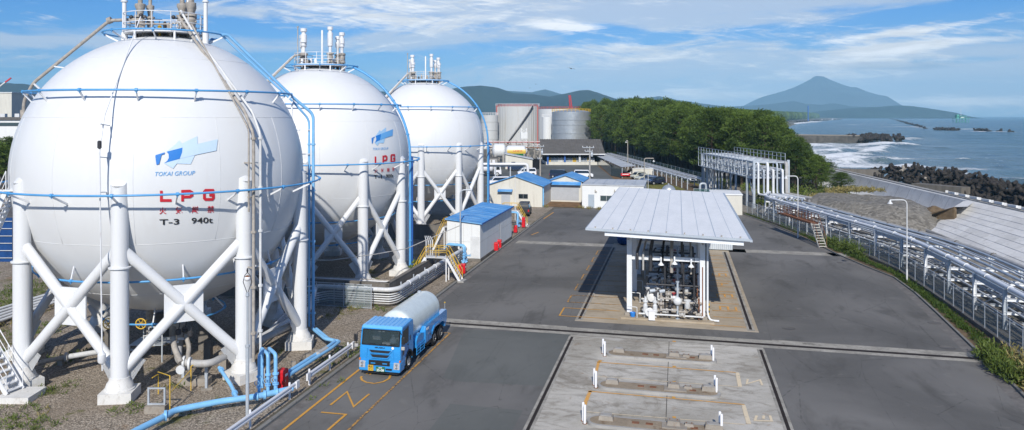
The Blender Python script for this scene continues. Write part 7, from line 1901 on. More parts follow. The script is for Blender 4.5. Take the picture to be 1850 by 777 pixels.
# ---------------------------------------------------------------- cars
def make_car(paint_, label, van=False, kei=False):
    t = thing('parked_car', label, 'van' if van else 'car', (0, 0, 0), 'vehicles parked in the far lot', 0, local=True)
    L, W, Hh = (4.3, .84, 1.85) if van else ((3.5, .74, 1.6) if kei else (4.3, .86, 1.48))
    if van: pr = [(.0, .35), (.0, .85), (.12, 1.0), (.55, 1.18), (1.05, 1.78), (1.25, 1.86), (4.1, 1.86), (4.25, 1.5), (4.3, .9), (4.3, .35)]
    elif kei: pr = [(0, .35), (.02, .78), (.15, .92), (.72, 1.05), (1.15, 1.55), (1.35, 1.62), (3.15, 1.62), (3.42, 1.1), (3.5, .8), (3.5, .35)]
    else: pr = [(0, .32), (.02, .66), (.18, .78), (1.0, .95), (1.75, 1.42), (2.1, 1.48), (3.1, 1.46), (3.75, 1.08), (4.15, 1.0), (4.3, .8), (4.3, .35)]
    wx = (.78, L - .75); r = .32
    low = []
    for c_ in (wx[1], wx[0]): low += [(c_ + .38 * cos(a_), .34 + .38 * sin(a_)) for a_ in np.linspace(0, pi, 9)]
    body = MB().prism(pr + low, 'x', -W, W); 
    body.v = [(x * (1 - max(0, z - .95) * .22), y, z) for x, y, z in body.v]
    b = body.build('body', paint_, t, 30); m = b.modifiers.new('b', 'BEVEL'); m.width = .05; m.segments = 2; m.limit_method = 'ANGLE'; m.angle_limit = RAD(35)
    zl_, zh_ = (1.15, 1.72) if van else ((1.02, 1.50) if kei else (.95, 1.36))
    fx_ = lambda z: [p for p in pr]
    def yf(z):   # front slope of the glasshouse
        for p, q in zip(pr[:-1], pr[1:]):
            if p[1] <= z <= q[1] and q[0] > p[0] and p[0] < L / 2: 
                return p[0] + (q[0] - p[0]) * (z - p[1]) / max(1e-6, q[1] - p[1])
        return .5
    def yb(z):
        for p, q in zip(pr[::-1][:-1], pr[::-1][1:]):
            if p[1] <= z <= q[1] and p[0] > L / 2: return p[0] + (q[0] - p[0]) * (z - p[1]) / max(1e-6, q[1] - p[1])
        return L - .2
    s_ = lambda z: 1 - max(0, z - .95) * .22
    a0, a1, b0, b1 = yf(zl_), yf(zh_), yb(zl_), yb(zh_)
    for sg in (-1, 1):
        P = [(a0 + .18, zl_), (b0 - .15, zl_), (b1 - .12, zh_ - .02), (a1 + .15, zh_ - .02)]
        o = MB(); vv = [(sg * (W + .008) * s_(z), y, z) for y, z in P]; o.add(vv, [(0, 1, 2, 3)]); o.build('side_glass', 'glass_dark', t, 0)
    for (ya, yb_, sg, nm) in ((a0, a1, -1, 'windscreen'), (b0, b1, 1, 'rear_glass')):
        o = MB(); e = .012 * sg; o.add([(-W * s_(zl_) * .9, ya + e, zl_ + .02), (W * s_(zl_) * .9, ya + e, zl_ + .02), (W * s_(zh_) * .88, yb_ + e, zh_), (-W * s_(zh_) * .88, yb_ + e, zh_)], [(0, 1, 2, 3)])
        o.v = [(x, y, z + .012) for x, y, z in o.v]; o.build(nm, 'glass_dark', t, 0)
    for y in wx:
        for sg in (-1, 1):
            w = MB().lathe([(.19, -.09), (r, -.09), (r, .09), (.19, .10)], (sg * (W - .08), y, r), 18, d=(sg, 0, 0)).build('wheel', 'rubber', t, 40)
            MB().lathe([(.20, .09), (.18, .105), (.05, .10)], (sg * (W - .08), y, r), 14, d=(sg, 0, 0)).build('rim', 'alloy', w, 40)
    for sg in (-1, 1):
        MB().cbox((sg * (W - .22), .03, .68), (.34, .08, .14)).build('headlight', 'lamp_glass', t, 20); MB().cbox((sg * (W - .12), L - .02, .85), (.18, .07, .3)).build('tail_lamp', 'red', t, 20)
    MB().box(-.5, .5, -.02, .03, .42, .56).build('grille', 'plastic_black', t, 20)
    return t
def put(t, px_, pyb, rz, first=[None], label=None):
    p = G(px_, pyb); t.location = p; t.rotation_euler = (0, 0, rz); return t
cars = []
R90 = RAD(90)
specs = [('car_white', 'white hatchback at the far end of the parked row beside the glass shelter', 1131, 320, RAD(-62), 0, 1), ('car_cream', 'cream car second in the parked row beside the forest fence', 1142, 324, RAD(-62), 0, 1),
         ('car_cream', 'pale beige car in the middle of the parked row', 1150, 327, RAD(-62), 0, 0), ('car_blue', 'blue grey car beside the dark one in the parked row', 1160, 330, RAD(-60), 0, 0),
         ('car_silver', 'silver car tucked behind the dark car in the parked row', 1166, 332, RAD(-58), 0, 0), ('car_navy', 'dark navy compact car nearest in the parked row on the grass', 1172, 334, RAD(-75), 0, 1)]
for p_, lab, a_, b_, rz, van, kei in specs: put(make_car(p_, lab, van, kei), a_, b_, rz)
specs = [('car_navy', 'dark car with white roof and red side mark behind the garage roof', 1028, 322, RAD(75), 1, 0), ('car_silver', 'pale wagon parked just behind the garage roof', 1052, 327, RAD(95), 0, 0), ('car_white', 'white car parked behind the utility pole with a red wing', 1072, 322, RAD(80), 1, 0),
         ('car_white', 'white hatchback in front of the white van left of the pole', 1040, 331, RAD(100), 0, 1), ('car_white', 'white van with roof rack parked left of the cream shed', 882, 336, RAD(-80), 1, 0),
         ('car_white', 'white station wagon half hidden behind the cream shed roof', 935, 318, RAD(-85), 1, 0), ('car_silver', 'small silver car at the far left edge of the view behind the stair', 5, 306, RAD(-80), 0, 0), ('car_navy', 'dark van parked against the beige block building', 948, 309, RAD(80), 1, 0)]
for p_, lab, a_, b_, rz, van, kei in specs: put(make_car(p_, lab, van, kei), a_, b_, rz)
# small tank lorry at left
t = thing('tank_lorry', 'white tank lorry parked beside the farthest sphere leg', 'truck', (0, 0, 0), 'vehicles parked in the far lot', 0, local=True)
MB().lathe([(.01, 0), (.8, .1), (1.05, .4), (1.05, 5.6), (.8, 5.9), (.01, 6)], (0, 1.9, 1.95), 20, d=(0, 1, 0)).build('tank', 'car_white', t, 50)
MB().prism([(0, .5), (.05, 1.4), (.3, 2.4), (1.6, 2.4), (1.7, .5)], 'x', -1.1, 1.1).build('cab', 'car_white', t, 20); MB().prism([(.35, 1.5), (.42, 2.2), (1.2, 2.2), (1.2, 1.5)], 'x', -1.12, 1.12).build('side_window', 'glass_dark', t, 20)
MB().box(-.9, .9, .4, 7.9, .5, .85).build('chassis', 'plastic_black', t, 20)
for y in (.95, 5.3, 6.5):
    for sg in (-1, 1): w = MB().lathe([(.2, -.14), (.48, -.14), (.48, .14), (.2, .14)], (sg * .98, y, .48), 20, d=(sg, 0, 0)).build('wheel', 'rubber', t, 40); MB().lathe([(.28, .14), (.2, .15), (.05, .12)], (sg * .98, y, .48), 14, d=(sg, 0, 0)).build('rim', 'pale_pipe', w, 40)
t.location = G(906, 318); t.rotation_euler = (0, 0, RAD(88))
# maroon van beyond pump house
put(make_car('plastic_black', 'black van parked at the far end of the pump house', True, False), 950, 385, RAD(172))

# left background: warehouse, trees, panels, houses
t = thing('factory_block', 'tall beige windowless factory block at the far left edge', 'building', (AX(2, 300), 300, 0)); MB().box(AX(-60, 300), AX(21, 300), 300, 330, 0, CAMZ + 41 * 300 / FPX).build('wall', 'wall_cream', t, 20); MB().box(AX(-60, 300) - .3, AX(21, 300) + .3, 299.7, 330, CAMZ + 41 * 300 / FPX, CAMZ + 42.5 * 300 / FPX).build('parapet', 'wall_white', t, 20)
t = thing('factory_hall', 'long low grey and white factory hall at the far left behind the tank', 'building', (AX(2, 270), 270, 0)); xa, xb = AX(-120, 270), AX(70, 270)
MB().box(xa, xb, 270, 290, 0, 12.5).build('wall', 'wall_white', t, 20); MB().box(xa - .3, xb + .3, 269.5, 290, 12.5, 13.5).build('roof', 'roof_grey', t, 20); MB().box(xa, xb, 269.6, 269.9, 10.6, 11.6).build('window_band', 'window_glass', t, 20)
for k in range(8): MB().cbox((xa + 8 + k * 5, 272, 14.1), (1.6, 1.6, 1.2)).build('roof_vent', 'pale_pipe', t, 20)
t = thing('blue_panel_wall', 'dark blue panelled wall seen behind the white stair at the far left', 'wall', (AX(5, 75), 75, 0))
MB().box(AX(-120, 75), AX(22, 75), 75, 75.3, 0, 4.2).build('panel', 'blue_cloth', t, 20); m = MB()
for k in range(6): m.beam((AX(-120, 74.9), 74.9, .4 + k * .7), (AX(22, 74.9), 74.9, .4 + k * .7), .05)
m.build('rail', 'pale_pipe', t, 20)
MB().box(AX(-120, 75), AX(22, 75), 75.3, 82, 4.2, 4.3).build('roof', 'roof_grey', t, 20)
t = thing('mobile_crane', 'distant crane with a red tipped jib above the factory at the far left', 'crane', (AX(0, 500), 500, 0)); p0, p1 = A(-6, 160, 500), A(20, 141, 500)
MB().beam((p0[0], 500, 0), (p0[0], 500, p0[2]), 1.0).build('mast', 'pale_pipe', t, 20); pm = tuple((Vector(p0) * .4 + Vector(p1) * .6)); MB().beam(p0, pm, .7).build('jib', 'pale_pipe', t, 20); MB().beam(pm, p1, .8).build('jib_tip', 'crane_red', t, 20)
# oil rig
Y = FPX * 17 / (221.5 - HZ); k_ = Y / FPX
t = thing('sea_platform', 'green offshore platform on legs standing in the sea near the horizon', 'platform', (AX(1736, Y), Y, -3)); m = MB()
X_ = lambda p: AX(p, Y); Z_ = lambda p: CAMZ - (p - HZ) * k_
for a_ in (1724.5, 1731, 1736, 1741, 1747.5):
    for dy in (-6, 6): m.beam((X_(a_), Y + dy, -5), (X_(a_), Y + dy, Z_(214)), .9)
m.build('leg', 'rig_green', t, 20); m = MB()
for a_ in ((1724.5, 1736), (1736, 1747.5)): m.beam((X_(a_[0]), Y - 6, Z_(221)), (X_(a_[1]), Y - 6, Z_(214)), .5); m.beam((X_(a_[1]), Y - 6, Z_(221)), (X_(a_[0]), Y - 6, Z_(214)), .5)
m.build('cross_brace', 'rig_green', t, 20)
MB().box(X_(1723), X_(1749), Y - 8, Y + 8, Z_(214), Z_(213)).build('deck', 'rig_green', t, 20); MB().box(X_(1726), X_(1744), Y - 6, Y + 6, Z_(210.5), Z_(209.5)).build('deck', 'rig_green', t, 20)
MB().box(X_(1727), X_(1731), Y - 4, Y + 4, Z_(213), Z_(207)).build('cabin', 'rig_green', t, 20); MB().box(X_(1734), X_(1740), Y - 4, Y + 4, Z_(213), Z_(210)).build('cabin', 'pale_pipe', t, 20)
MB().beam((X_(1736), Y, Z_(210)), (X_(1736), Y, Z_(196)), .5).build('mast', 'tank_bright', t, 20)
# lighthouse like tower far on the coast, birds
Y = 2100; t = thing('distant_tower', 'slim dark tower on the distant wooded shore', 'tower', (AX(1460, Y), Y, 0)); MB().beam((AX(1460, Y), Y, 0), (AX(1460, Y), Y, CAMZ + 18 * Y / FPX), 2.2).build('tower_body', 'blue_steel', t, 20)
for i, (a_, b_, Y, s_) in enumerate(((1032, 124, 120, .55), (968, 152, 180, .35), (957, 159, 190, .3))):
    c_ = A(a_, b_, Y); t = thing('seagull', ['dark seabird gliding highest over the storage tanks', 'tiny seabird above the left hills, upper of two', 'tiny seabird above the left hills, lower of two'][i], 'bird', c_, 'seabirds in the sky')
    m = MB().lathe([(.01, -.28), (.06, -.18), (.085, 0), (.05, .2), (.01, .3)], (0, 0, 0), 8, d=(1, .2, 0))
    for sg in (-1, 1): m.add([(.08, 0, .02), (-.10, 0, .02), (-.16, sg * .42, .12), (.02, sg * .42, .14), (-.22, sg * .95, .02), (-.14, sg * .95, .03)], [(0, 1, 2, 3), (3, 2, 4, 5)])
    m.v = [(c_[0] + (y * .8 + x * .6) * s_ * 1.6, c_[1] + (x * .8 - y * .3) * s_ * 1.6, c_[2] + (z - y * .2) * s_ * 1.6) for x, y, z in m.v]; m.build('body', 'bird_dark', t, 40)
# ================================================================ RIGHT SIDE: FENCE, PIPE RACK, PIPE BRIDGE
FB = [G(a, b) for a, b in ((1900, 690), (1848, 650), (1802, 617), (1779, 600), (1706, 548), (1638, 502), (1625, 492), (1571, 468), (1517, 449), (1485, 438), (1420, 413), (1378, 398), (1350, 388))]
rf_ = wire_fence('long wire mesh fence with grey posts curving along the right edge of the yard', FB, 1.85, 2.1, group='wire mesh fences')
m = MB(); m.sweep([(x, y, 0) for x, y, z in FB], [(-.1, 0), (.12, 0), (.12, .28), (-.1, .28)]); m.build('base_kerb', 'concrete_dark', rf_, 20)
# smoothed rack line a little behind the fence
def resample(P, step):
    P = [Vector(p) for p in P]; out = [P[0].copy()]; acc = 0
    for a, b in zip(P[:-1], P[1:]):
        L = (b - a).length; d = (b - a) / L; t = step - acc
        while t < L: out.append(a + d * t); t += step
        acc = (acc + L) % step
    return out
base = [Vector(p) for p in resample(FB, 2.0)]
for _ in range(4): base = [base[0]] + [(base[i - 1] + base[i] * 2 + base[i + 1]) / 4 for i in range(1, len(base) - 1)] + [base[-1]]
def off(P, d, z):
    out = []
    for i, p in enumerate(P):
        q = (P[min(i + 1, len(P) - 1)] - P[max(i - 1, 0)]).normalized(); r = Vector((q.y, -q.x, 0)); out.append(tuple(p + r * d + Vector((0, 0, z))))
    return out
# extend towards the bridge
ext = base + [Vector((41.3, 116, 0))]
ext = [Vector(p) for p in resample(ext, 2.0)]
for _ in range(5): ext = [ext[0]] + [(ext[i - 1] + ext[i] * 2 + ext[i + 1]) / 4 for i in range(1, len(ext) - 1)] + [ext[-1]]
rk = thing('pipe_rack', 'long low steel pipe rack with many parallel grey and white pipes behind the right fence', 'pipe rack', tuple(ext[10]))
main = MB().tube(off(ext, 1.55, 2.82), .17, 12).build('main_pipe', 'pipe_white', rk, 50)
q = off(ext, 1.55, 2.85); m = MB()
for i in range(1, len(q) - 1, 2): d = Vector(q[i + 1]) - Vector(q[i]); m.lathe([(.20, -.05), (.20, .05)], q[i], 12, d=tuple(d))
m.build('pipe_clamp', 'pale_pipe', main, 40)
big = MB().tube(off(ext, 7.2, 2.0), .22, 12).build('outer_pipe', 'grey_pipe', rk, 50)
q = off(ext, 7.2, 2.0); m = MB()
for i in range(2, len(q) - 1, 3): d = Vector(q[i + 1]) - Vector(q[i]); m.lathe([(.27, -.08), (.27, .08)], q[i], 12, d=tuple(d))
m.build('flange', 'concrete_dark', big, 40)
for d, z, r, mt in ((2.3, 2.15, .10, 'galv_blue'), (2.8, 2.2, .14, 'galv_blue'), (3.3, 2.1, .08, 'pale_pipe'), (3.75, 2.15, .10, 'galv_blue'), (4.3, 2.3, .15, 'galv'), (4.8, 2.12, .08, 'galv_blue'), (5.2, 2.2, .11, 'pale_pipe'), (5.8, 2.1, .09, 'galv_blue'), (6.3, 2.2, .14, 'galv_blue'),
                   (2.0, 1.25, .09, 'pale_pipe'), (2.6, 1.3, .13, 'grey_pipe'), (3.2, 1.2, .07, 'galv'), (3.9, 1.25, .10, 'weathered_pipe'), (4.6, 1.3, .12, 'pale_pipe'), (1.6, .6, .08, 'grey_pipe'), (2.2, .55, .07, 'weathered_pipe'), (3.0, .6, .1, 'grey_pipe'), (4.0, .55, .08, 'pale_pipe'), (5.4, 1.2, .1, 'weathered_pipe')):
    MB().tube(off(ext, d, z), r * .75, 8).build('pipe_run', mt, rk, 50)
lp = None
posts = resample(ext, 5.4); dirs = []
for i, p in enumerate(posts):
    a_ = posts[min(i + 1, len(posts) - 1)] - posts[max(i - 1, 0)]; a_.normalize(); r_ = Vector((a_.y, -a_.x, 0))
    A_ = p + r_ * 1.5; B_ = p + r_ * 6.6
    MB().hbeam(A_ + Vector((0, 0, 0)), A_ + Vector((0, 0, 2.62)), .22, .22, up=tuple(r_), t=.025).build('post', 'pipe_white' if i % 2 else 'galv_blue', rk, 20)
    MB().hbeam(B_, B_ + Vector((0, 0, 2.0)), .20, .20, up=tuple(r_), t=.025).build('post', 'galv_blue', rk, 20)
    for z in (.42, 1.08, 1.95): MB().hbeam(A_ - r_ * .1 + Vector((0, 0, z)), B_ + r_ * (.9 if z > 1.5 else .1) + Vector((0, 0, z)), .15, .18).build('cross_beam', 'pipe_white' if z > 1 else 'galv', rk, 20)
    if i < len(posts) - 1:
        p2 = posts[i + 1] + r_ * 1.5
        if i % 2 == 0:
            MB().hbeam(A_ + Vector((0, 0, 2.42)), p2 + Vector((0, 0, 2.42)), .14, .28).build('long_beam', 'galv_blue', rk, 20)
            MB().beam(A_ + Vector((0, 0, 2.3)), p2 + Vector((0, 0, .3)), .07).build('diagonal_brace', 'galv_blue', rk, 20)
# rusty walkway with steps
P0_, P1_ = Vector(G(1432, 420)), Vector(G(1512, 449))
t = thing('walkway', 'rusty brown walkway with handrails and pale steps crossing over the pipe rack', 'walkway', tuple(P0_))
d = (P1_ - P0_).normalized(); r_ = Vector((d.y, -d.x, 0)); a_ = P0_ + r_ * 1.0 + Vector((0, 0, 2.35)); b_ = P0_ + d * ((P1_ - P0_).length - 2.2) + r_ * 1.0 + Vector((0, 0, 2.35))
m = MB()
for o in (0, .8): m.beam(a_ + r_ * o, b_ + r_ * o, .06, .18)
m.build('stringer', 'rust', t, 20); MB().beam(a_ + r_ * .4, b_ + r_ * .4, .78, .04).build('deck', 'rust', t, 20)
for o in (0, .8):
    m = MB(); n = 12
    for z in (.5, 1.0): m.tube([a_ + r_ * o + Vector((0, 0, z)), b_ + r_ * o + Vector((0, 0, z))], .03, 6)
    for k in range(n): q = a_ + (b_ - a_) * (k / (n - 1)) + r_ * o; m.tube([q, q + Vector((0, 0, 1.0))], .03, 6)
    m.build('handrail', 'rust', t, 40)
e = b_ + d * 2.0 - Vector((0, 0, 2.3)); 
for k in range(9): f = (k + .5) / 9; q = b_ + (e - b_) * f + r_ * .4; MB().cbox(tuple(q), (.26, .72, .04), atan2(d.y, d.x)).build('tread', 'wall_cream', t, 20)
for o in (0, .8):
    MB().beam(b_ + r_ * o, e + r_ * o, .05, .18).build('stringer', 'wall_cream', t, 20)
    m = MB(); m.tube([b_ + r_ * o + Vector((0, 0, 1)), e + r_ * o + Vector((0, 0, 1))], .028, 6)
    for k in range(4): q = b_ + (e - b_) * (k / 3) + r_ * o; m.tube([q, q + Vector((0, 0, 1))], .025, 6)
    m.build('handrail', 'rust', t, 40)
# ---- raised pipe bridge
br = thing('pipe_bridge', 'raised blue grey steel pipe bridge with railings in front of the pine forest', 'pipe bridge', (43.5, 132, 0))
xl, xr, ya, yb = 41.2, 46.4, 118.5, 146.0; zb, zt_ = 4.6, 6.95
def HB(a_, b_, w=.22, h=.3, nm='frame_beam', mt='galv_blue', up=(0, 0, 1)): return MB().hbeam(a_, b_, w, h, up=up).build(nm, mt, br, 20)
for x in (xl, xr):
    for y in (ya, ya + 3.0, yb - 3, yb): HB((x, y, 0), (x, y, zt_ + (.35 if y in (ya,) else 0)), .32, .32, 'column')
    HB((x, ya, zb), (x, yb, zb), .2, .42, 'girder'); HB((x, ya, zt_), (x, yb, zt_), .18, .24, 'girder')
n = 9
for k in range(n + 1):
    y = ya + (yb - ya) * k / n
    for z in (zb, zb + 1.15, zt_): MB().beam((xl, y, z), (xr, y, z), .16, .2).build('cross_beam', 'galv', br, 20)
    for x in (xl, xr): MB().beam((x, y, zb), (x, y, zt_), .14).build('upright', 'galv', br, 20)
for k in range(0, n, 3):
    y = ya + (yb - ya) * k / n; y2 = ya + (yb - ya) * (k + 1) / n; MB().beam((xl, y, zt_), (xl, y2, zb), .09).build('diagonal_brace', 'galv', br, 20)
m = MB(); NN = 15
for k in range(NN): y = ya + 3 + (yb - ya - 3) * k / (NN - 1); m.beam((xl - .75, y, zb + .1), (xl - .75, y, 8.15), .085); 
for z in (zt_ + .1, 7.6, 8.15, zb + 1.2): m.beam((xl - .75, ya + 3, z), (xl - .75, yb, z), .06)
m.beam((xl - .4, ya + 3, zb + .1), (xl - .4, yb, zb + .1), .75, .06); m.build('railing', 'galv_blue', br, 20)
m = MB()
for k in range(NN): y = ya + 3 + (yb - ya - 3) * k / (NN - 1); m.beam((xr + .7, y, zt_), (xr + .7, y, 8.15), .07)
for z in (7.6, 8.15): m.beam((xr + .7, ya + 3, z), (xr + .7, yb, z), .06)
m.build('railing', 'galv', br, 20)
xs = np.linspace(xl + .5, xr - .45, 7)
for i, x in enumerate(xs):
    r = (.15, .13, .19, .19, .14, .16, .26)[i]; yv = ya - .5 - (i % 2) * .35; ze_ = 2.2; zh = zb + (1.9 if i % 2 == 0 else .9) + .35
    end = Vector(off(ext, (1.8, 2.6, 3.4, 4.2, 5.0, 5.8, 7.2)[i], 0)[-1])
    MB().pipe([(end.x, end.y - 1, ze_), (x, yv, ze_), (x, yv, zh), (x, yb + .6, zh), (x, yb + .6 + (i % 3) * .4, .5)], r, 10, .45).build('pipe_run', ('pipe_white', 'galv', 'pipe_white', 'pale_pipe', 'galv_blue', 'pipe_white', 'grey_pipe')[i], br, 50)
m2 = [(xl + .3 + k * .7, zb + .45 + (k % 2) * .25, .09) for k in range(7)]
for x, z, r in m2: MB().tube([(x, ya, z), (x, yb, z)], r, 8).build('pipe_run', 'galv', br, 50)
for k in range(6): x = xl + .4 + k * .55; MB().tube([(x, yb - 1.4, 0), (x, yb - 1.4, zb)], .17, 10).build('vertical_pipe', 'pale_pipe', br, 50)
m = MB()
for x in (xl + .3, xr - .3):
    m.beam((x, ya + .2, 0), (x, ya + 3, zb), .12); m.beam((x, yb - .2, 0), (x, yb - 3, zb), .12)
m.build('leg_brace', 'galv_blue', br, 20)
MB().pipe([(xl - 1.6, yb - 4, .3), (xl - 1.6, yb - 4, 1.7), (xl - .5, yb - 4, 1.7), (xl - .5, yb - 4, .3)], .2, 12, .5).build('expansion_loop', 'galv_blue', br, 50)
# far rack continuing beside the forest
fr = thing('pipe_rack', 'farther low pipe rack running away beside the forest past the parked cars', 'pipe rack', (40.5, 190, 0))
for i in range(4): MB().tube([(39.2 + i * 1.05, 147, 2.05), (38.0 + i * 1.05, 250, 2.05)], (.15, .10, .15, .10)[i], 8).build('pipe_run', ('pipe_white', 'pale_pipe', 'pipe_white', 'pale_pipe')[i], fr, 50)
for k in range(26):
    y = 148 + k * 4.0; x = 39.2 - 1.2 * (y - 147) / 103
    MB().beam((x - .3, y, 0), (x - .3, y, 2.0), .16).build('post', 'galv', fr, 20); MB().beam((x + 3.3, y, 0), (x + 3.3, y, 2.0), .16).build('post', 'galv', fr, 20); MB().beam((x - .4, y, 1.78), (x + 3.4, y, 1.78), .07).build('cross_beam', 'galv', fr, 20)
wire_fence('dark green mesh fence between the far pipe rack and the forest', [(43.4, 250, 0), (43.9, 200, 0), (44.6, 150, 0)], 2.4, 3.5, mesh='wire_mesh_green', post='galv', group='wire mesh fences')
wire_fence('short dark fence below the raised pipe bridge', [(35.5, 131, 0), (42.0, 128.5, 0)], 1.8, 1.6, mesh='wire_mesh_green', post='galv', group='wire mesh fences')
# ================================================================ SHORE
# sea wall
WT = [(57.5, 60), (61.2, 88.5), (64.6, 112), (67.9, 134), (71.2, 156), (76, 185), (80.5, 210)]
sw = thing('sea_wall', 'long pale concrete sea wall with a sloping landward face', 'sea wall', (71, 156, 0))
m = MB().sweep([(x, y, 0) for x, y in WT], [(1.3, -3.8), (.75, 3.05), (.0, 3.1), (-.35, 3.0), (-.8, 1.8), (-1.5, .7), (-4.2, .1), (-4.2, -3.8)][::-1]); m.build('wall_body', 'seawall', sw, 15)
m = MB().sweep([(x, y, 0) for x, y in WT], [(.85, 3.06), (.85, 3.22), (-.05, 3.22), (-.05, 3.06)][::-1]); m.build('coping', 'concrete', sw, 15)
m = MB()
for k in range(34):
    f = k * 4.4; 
    y = 62 + f; x = float(np.interp(y, [p[1] for p in WT], [p[0] for p in WT]))
    m.beam((x - .37, y, 2.95), (x - 1.49, y, .74), .012, .012)
m.build('expansion_joint', 'slab_joint', sw, 0)
# parapet blocks along the near crest
for k in range(14):
    y = 66 + k * 3.1; x = float(np.interp(y, [p[1] for p in WT], [p[0] for p in WT])); y2 = y + 2.6; x2 = float(np.interp(y2, [p[1] for p in WT], [p[0] for p in WT]))
    t = thing('parapet_block', 'white concrete parapet block in the row on the near end of the sea wall crest', 'parapet block', (x, y, 3.2), 'parapet blocks on the sea wall')
    MB().beam((x + .55, y, 3.44), (x2 + .55, y2, 3.37), .24, .28).build('block', 'wall_white', t, 15); MB().beam((x + .53, y + 2.0, 3.50), (x2 + .53, y2 - .1, 3.40), .28, .34).build('end_post', 'seawall', t, 15)
# paved slope
sl = thing('paved_slope', 'wide pale concrete panelled slope rising to the sea wall at the right edge', 'slope', (50, 75, 0))
Pn = [G(1632, 401, .35), G(1700, 425, .3), G(1850, 492, .25), (34.6, 36, .2), (60.2, 34, 3.35), (58.8, 70, 3.3), (63.2, 103, 3.2), G(1722, 374, 3.1)]
def slope_obj():
    m = MB(); n = 26; lo = [G(1632, 401, .30), G(1700, 425, .28), G(1778, 459, .26), G(1850, 492, .25), (36.0, 40, .2)]
    hi = [G(1724, 374, 3.0), (62.2, 101, 3.02), (60.9, 88, 3.02), (58.9, 72, 3.02), (56.0, 40, 3.02)]
    lo2 = resample(lo, 2.4); 
    L = len(lo2)
    def at(P, f):
        d = [0]; 
        for a_, b_ in zip(P[:-1], P[1:]): d.append(d[-1] + (Vector(b_) - Vector(a_)).length)
        s_ = f * d[-1]; k = max(0, min(len(P) - 2, int(np.searchsorted(d, s_) - 1))); u = (s_ - d[k]) / (d[k + 1] - d[k]); return Vector(P[k]) * (1 - u) + Vector(P[k + 1]) * u
    nu, nv = 26, 8; g_ = MB(); jn = MB()
    rr = random.Random(5); pans = [MB(), MB(), MB()]
    for i in range(nu):
        for j in range(nv):
            q = [(at(lo, a_ / nu) * (1 - b_ / nv) + at(hi, a_ / nu) * (b_ / nv)) for a_, b_ in ((i, j), (i + 1, j), (i + 1, j + 1), (i, j + 1))]
            c_ = sum(q, Vector()) / 4; e1_ = (q[1] - q[0]) * .006; e2_ = (q[3] - q[0]) * .03; q = [q[0] + e1_ + e2_, q[1] - e1_ + e2_, q[2] - e1_ - e2_, q[3] + e1_ - e2_]; z = rr.uniform(0, .012)
            w = pans[rr.choice([0, 0, 1, 1, 2])]; w.hexa([tuple(p - Vector((0, 0, .08))) for p in q] + [tuple(p + Vector((0, 0, .01 + z))) for p in q])
    for w, mt in zip(pans, ('slab_a', 'slab_b', 'slab_c')): w.build('paving_panel', mt, sl, 15, kind='stuff')
    g_.v = [tuple(at(lo, 0) - Vector((0, 0, .05)))]
    m.v = [tuple(at(lo, a_ / nu) - Vector((0, 0, .04))) for a_ in range(nu + 1)] + [tuple(at(hi, a_ / nu) - Vector((0, 0, .04))) for a_ in range(nu + 1)]
    for i in range(nu): m.f.append((i, i + 1, nu + 2 + i, nu + 1 + i))
    m.build('joint_bed', 'slab_joint', sl, 15)
    m = MB(); m.v = [tuple(at(hi, a_ / nu)) for a_ in range(nu + 1)] + [tuple(at(hi, a_ / nu) + Vector((1.6, 0, .04))) for a_ in range(nu + 1)]
    for i in range(nu): m.f.append((i, i + 1, nu + 2 + i, nu + 1 + i))
    m.build('crest_strip', 'slab_b', sl, 15)
    q0, q1 = at(lo, 0), at(hi, 0); MB().hexa([(q0.x - .3, q0.y, -.3), (q1.x, q1.y, -.3), (q1.x + .6, q1.y + .5, -.3), (q0.x, q0.y + .4, -.3), (q0.x - .3, q0.y, q0.z + .02), (q1.x, q1.y, q1.z + .02), (q1.x + .6, q1.y + .5, q1.z + .02), (q0.x, q0.y + .4, q0.z + .02)]).build('end_wall', 'dark_soil', sl, 15)
    m = MB().tube([tuple(p + Vector((-.35, 0, .05))) for p in [at(lo, a_ / 20) for a_ in range(21)]], .22, 6); m.build('edge_beam', 'concrete', sl, 15)
for nm, c_ in (('slab_a', (.62, .61, .585)), ('slab_b', (.66, .65, .625)), ('slab_c', (.58, .57, .545))): simple(nm, c_, .8, var=.08, scale=.6, dirt=(.24, .23, .2), dirt_amt=.5)
slope_obj()
# soil strip between rack and slope
def heap(name, label, cx, cy, rx, ry, h, mat, seed, rot=0.0, flat=.0, power=1.6, cat='mound', n=60, rgh=.10):
    t = thing(name, label, cat, (cx, cy, 0)); m = MB(); ca, sa = cos(rot), sin(rot)
    for i in range(n + 1):
        for j in range(n + 1):
            u = -1.15 + 2.3 * i / n; v = -1.15 + 2.3 * j / n; d = sqrt(u * u + v * v)
            k = max(0, 1 - d ** 2.2); k = min(k, 1 - flat) / (1 - flat) if flat else k
            nz = noise.fractal(Vector((u * 2.2 + seed, v * 2.2, seed)), 1.0, 2.0, 5)
            z = h * (k ** .9) * (1 + rgh * 2 * nz) + rgh * h * .5 * noise.noise(Vector((u * 9, v * 9, seed))) * min(1, k * 3) - .12
            x, y = u * rx, v * ry; m.v.append((cx + x * ca - y * sa, cy + x * sa + y * ca, z))
    w = n + 1
    for i in range(n):
        for j in range(n): m.f.append((i * w + j, (i + 1) * w + j, (i + 1) * w + j + 1, i * w + j + 1))
    m.build('heap_surface', mat, t, 180); return t
heap('gravel_mound', 'broad dark gravel mound with dry grass on top between pipe rack and sea wall', 52.5, 107, 10.0, 15, 2.75, 'mound_gravel', 3, rot=-.12, flat=.30)
heap('soil_heap', 'small brown soil heap at the corner of the pale paved slope', 58.2, 99.0, 4.4, 6.0, 2.3, 'dark_soil', 8)
simple('rubble', (.24, .22, .185), .95, var=.45, scale=1.4, dirt=(.10, .09, .07), dirt_amt=.7, bump=.6, bscale=6)
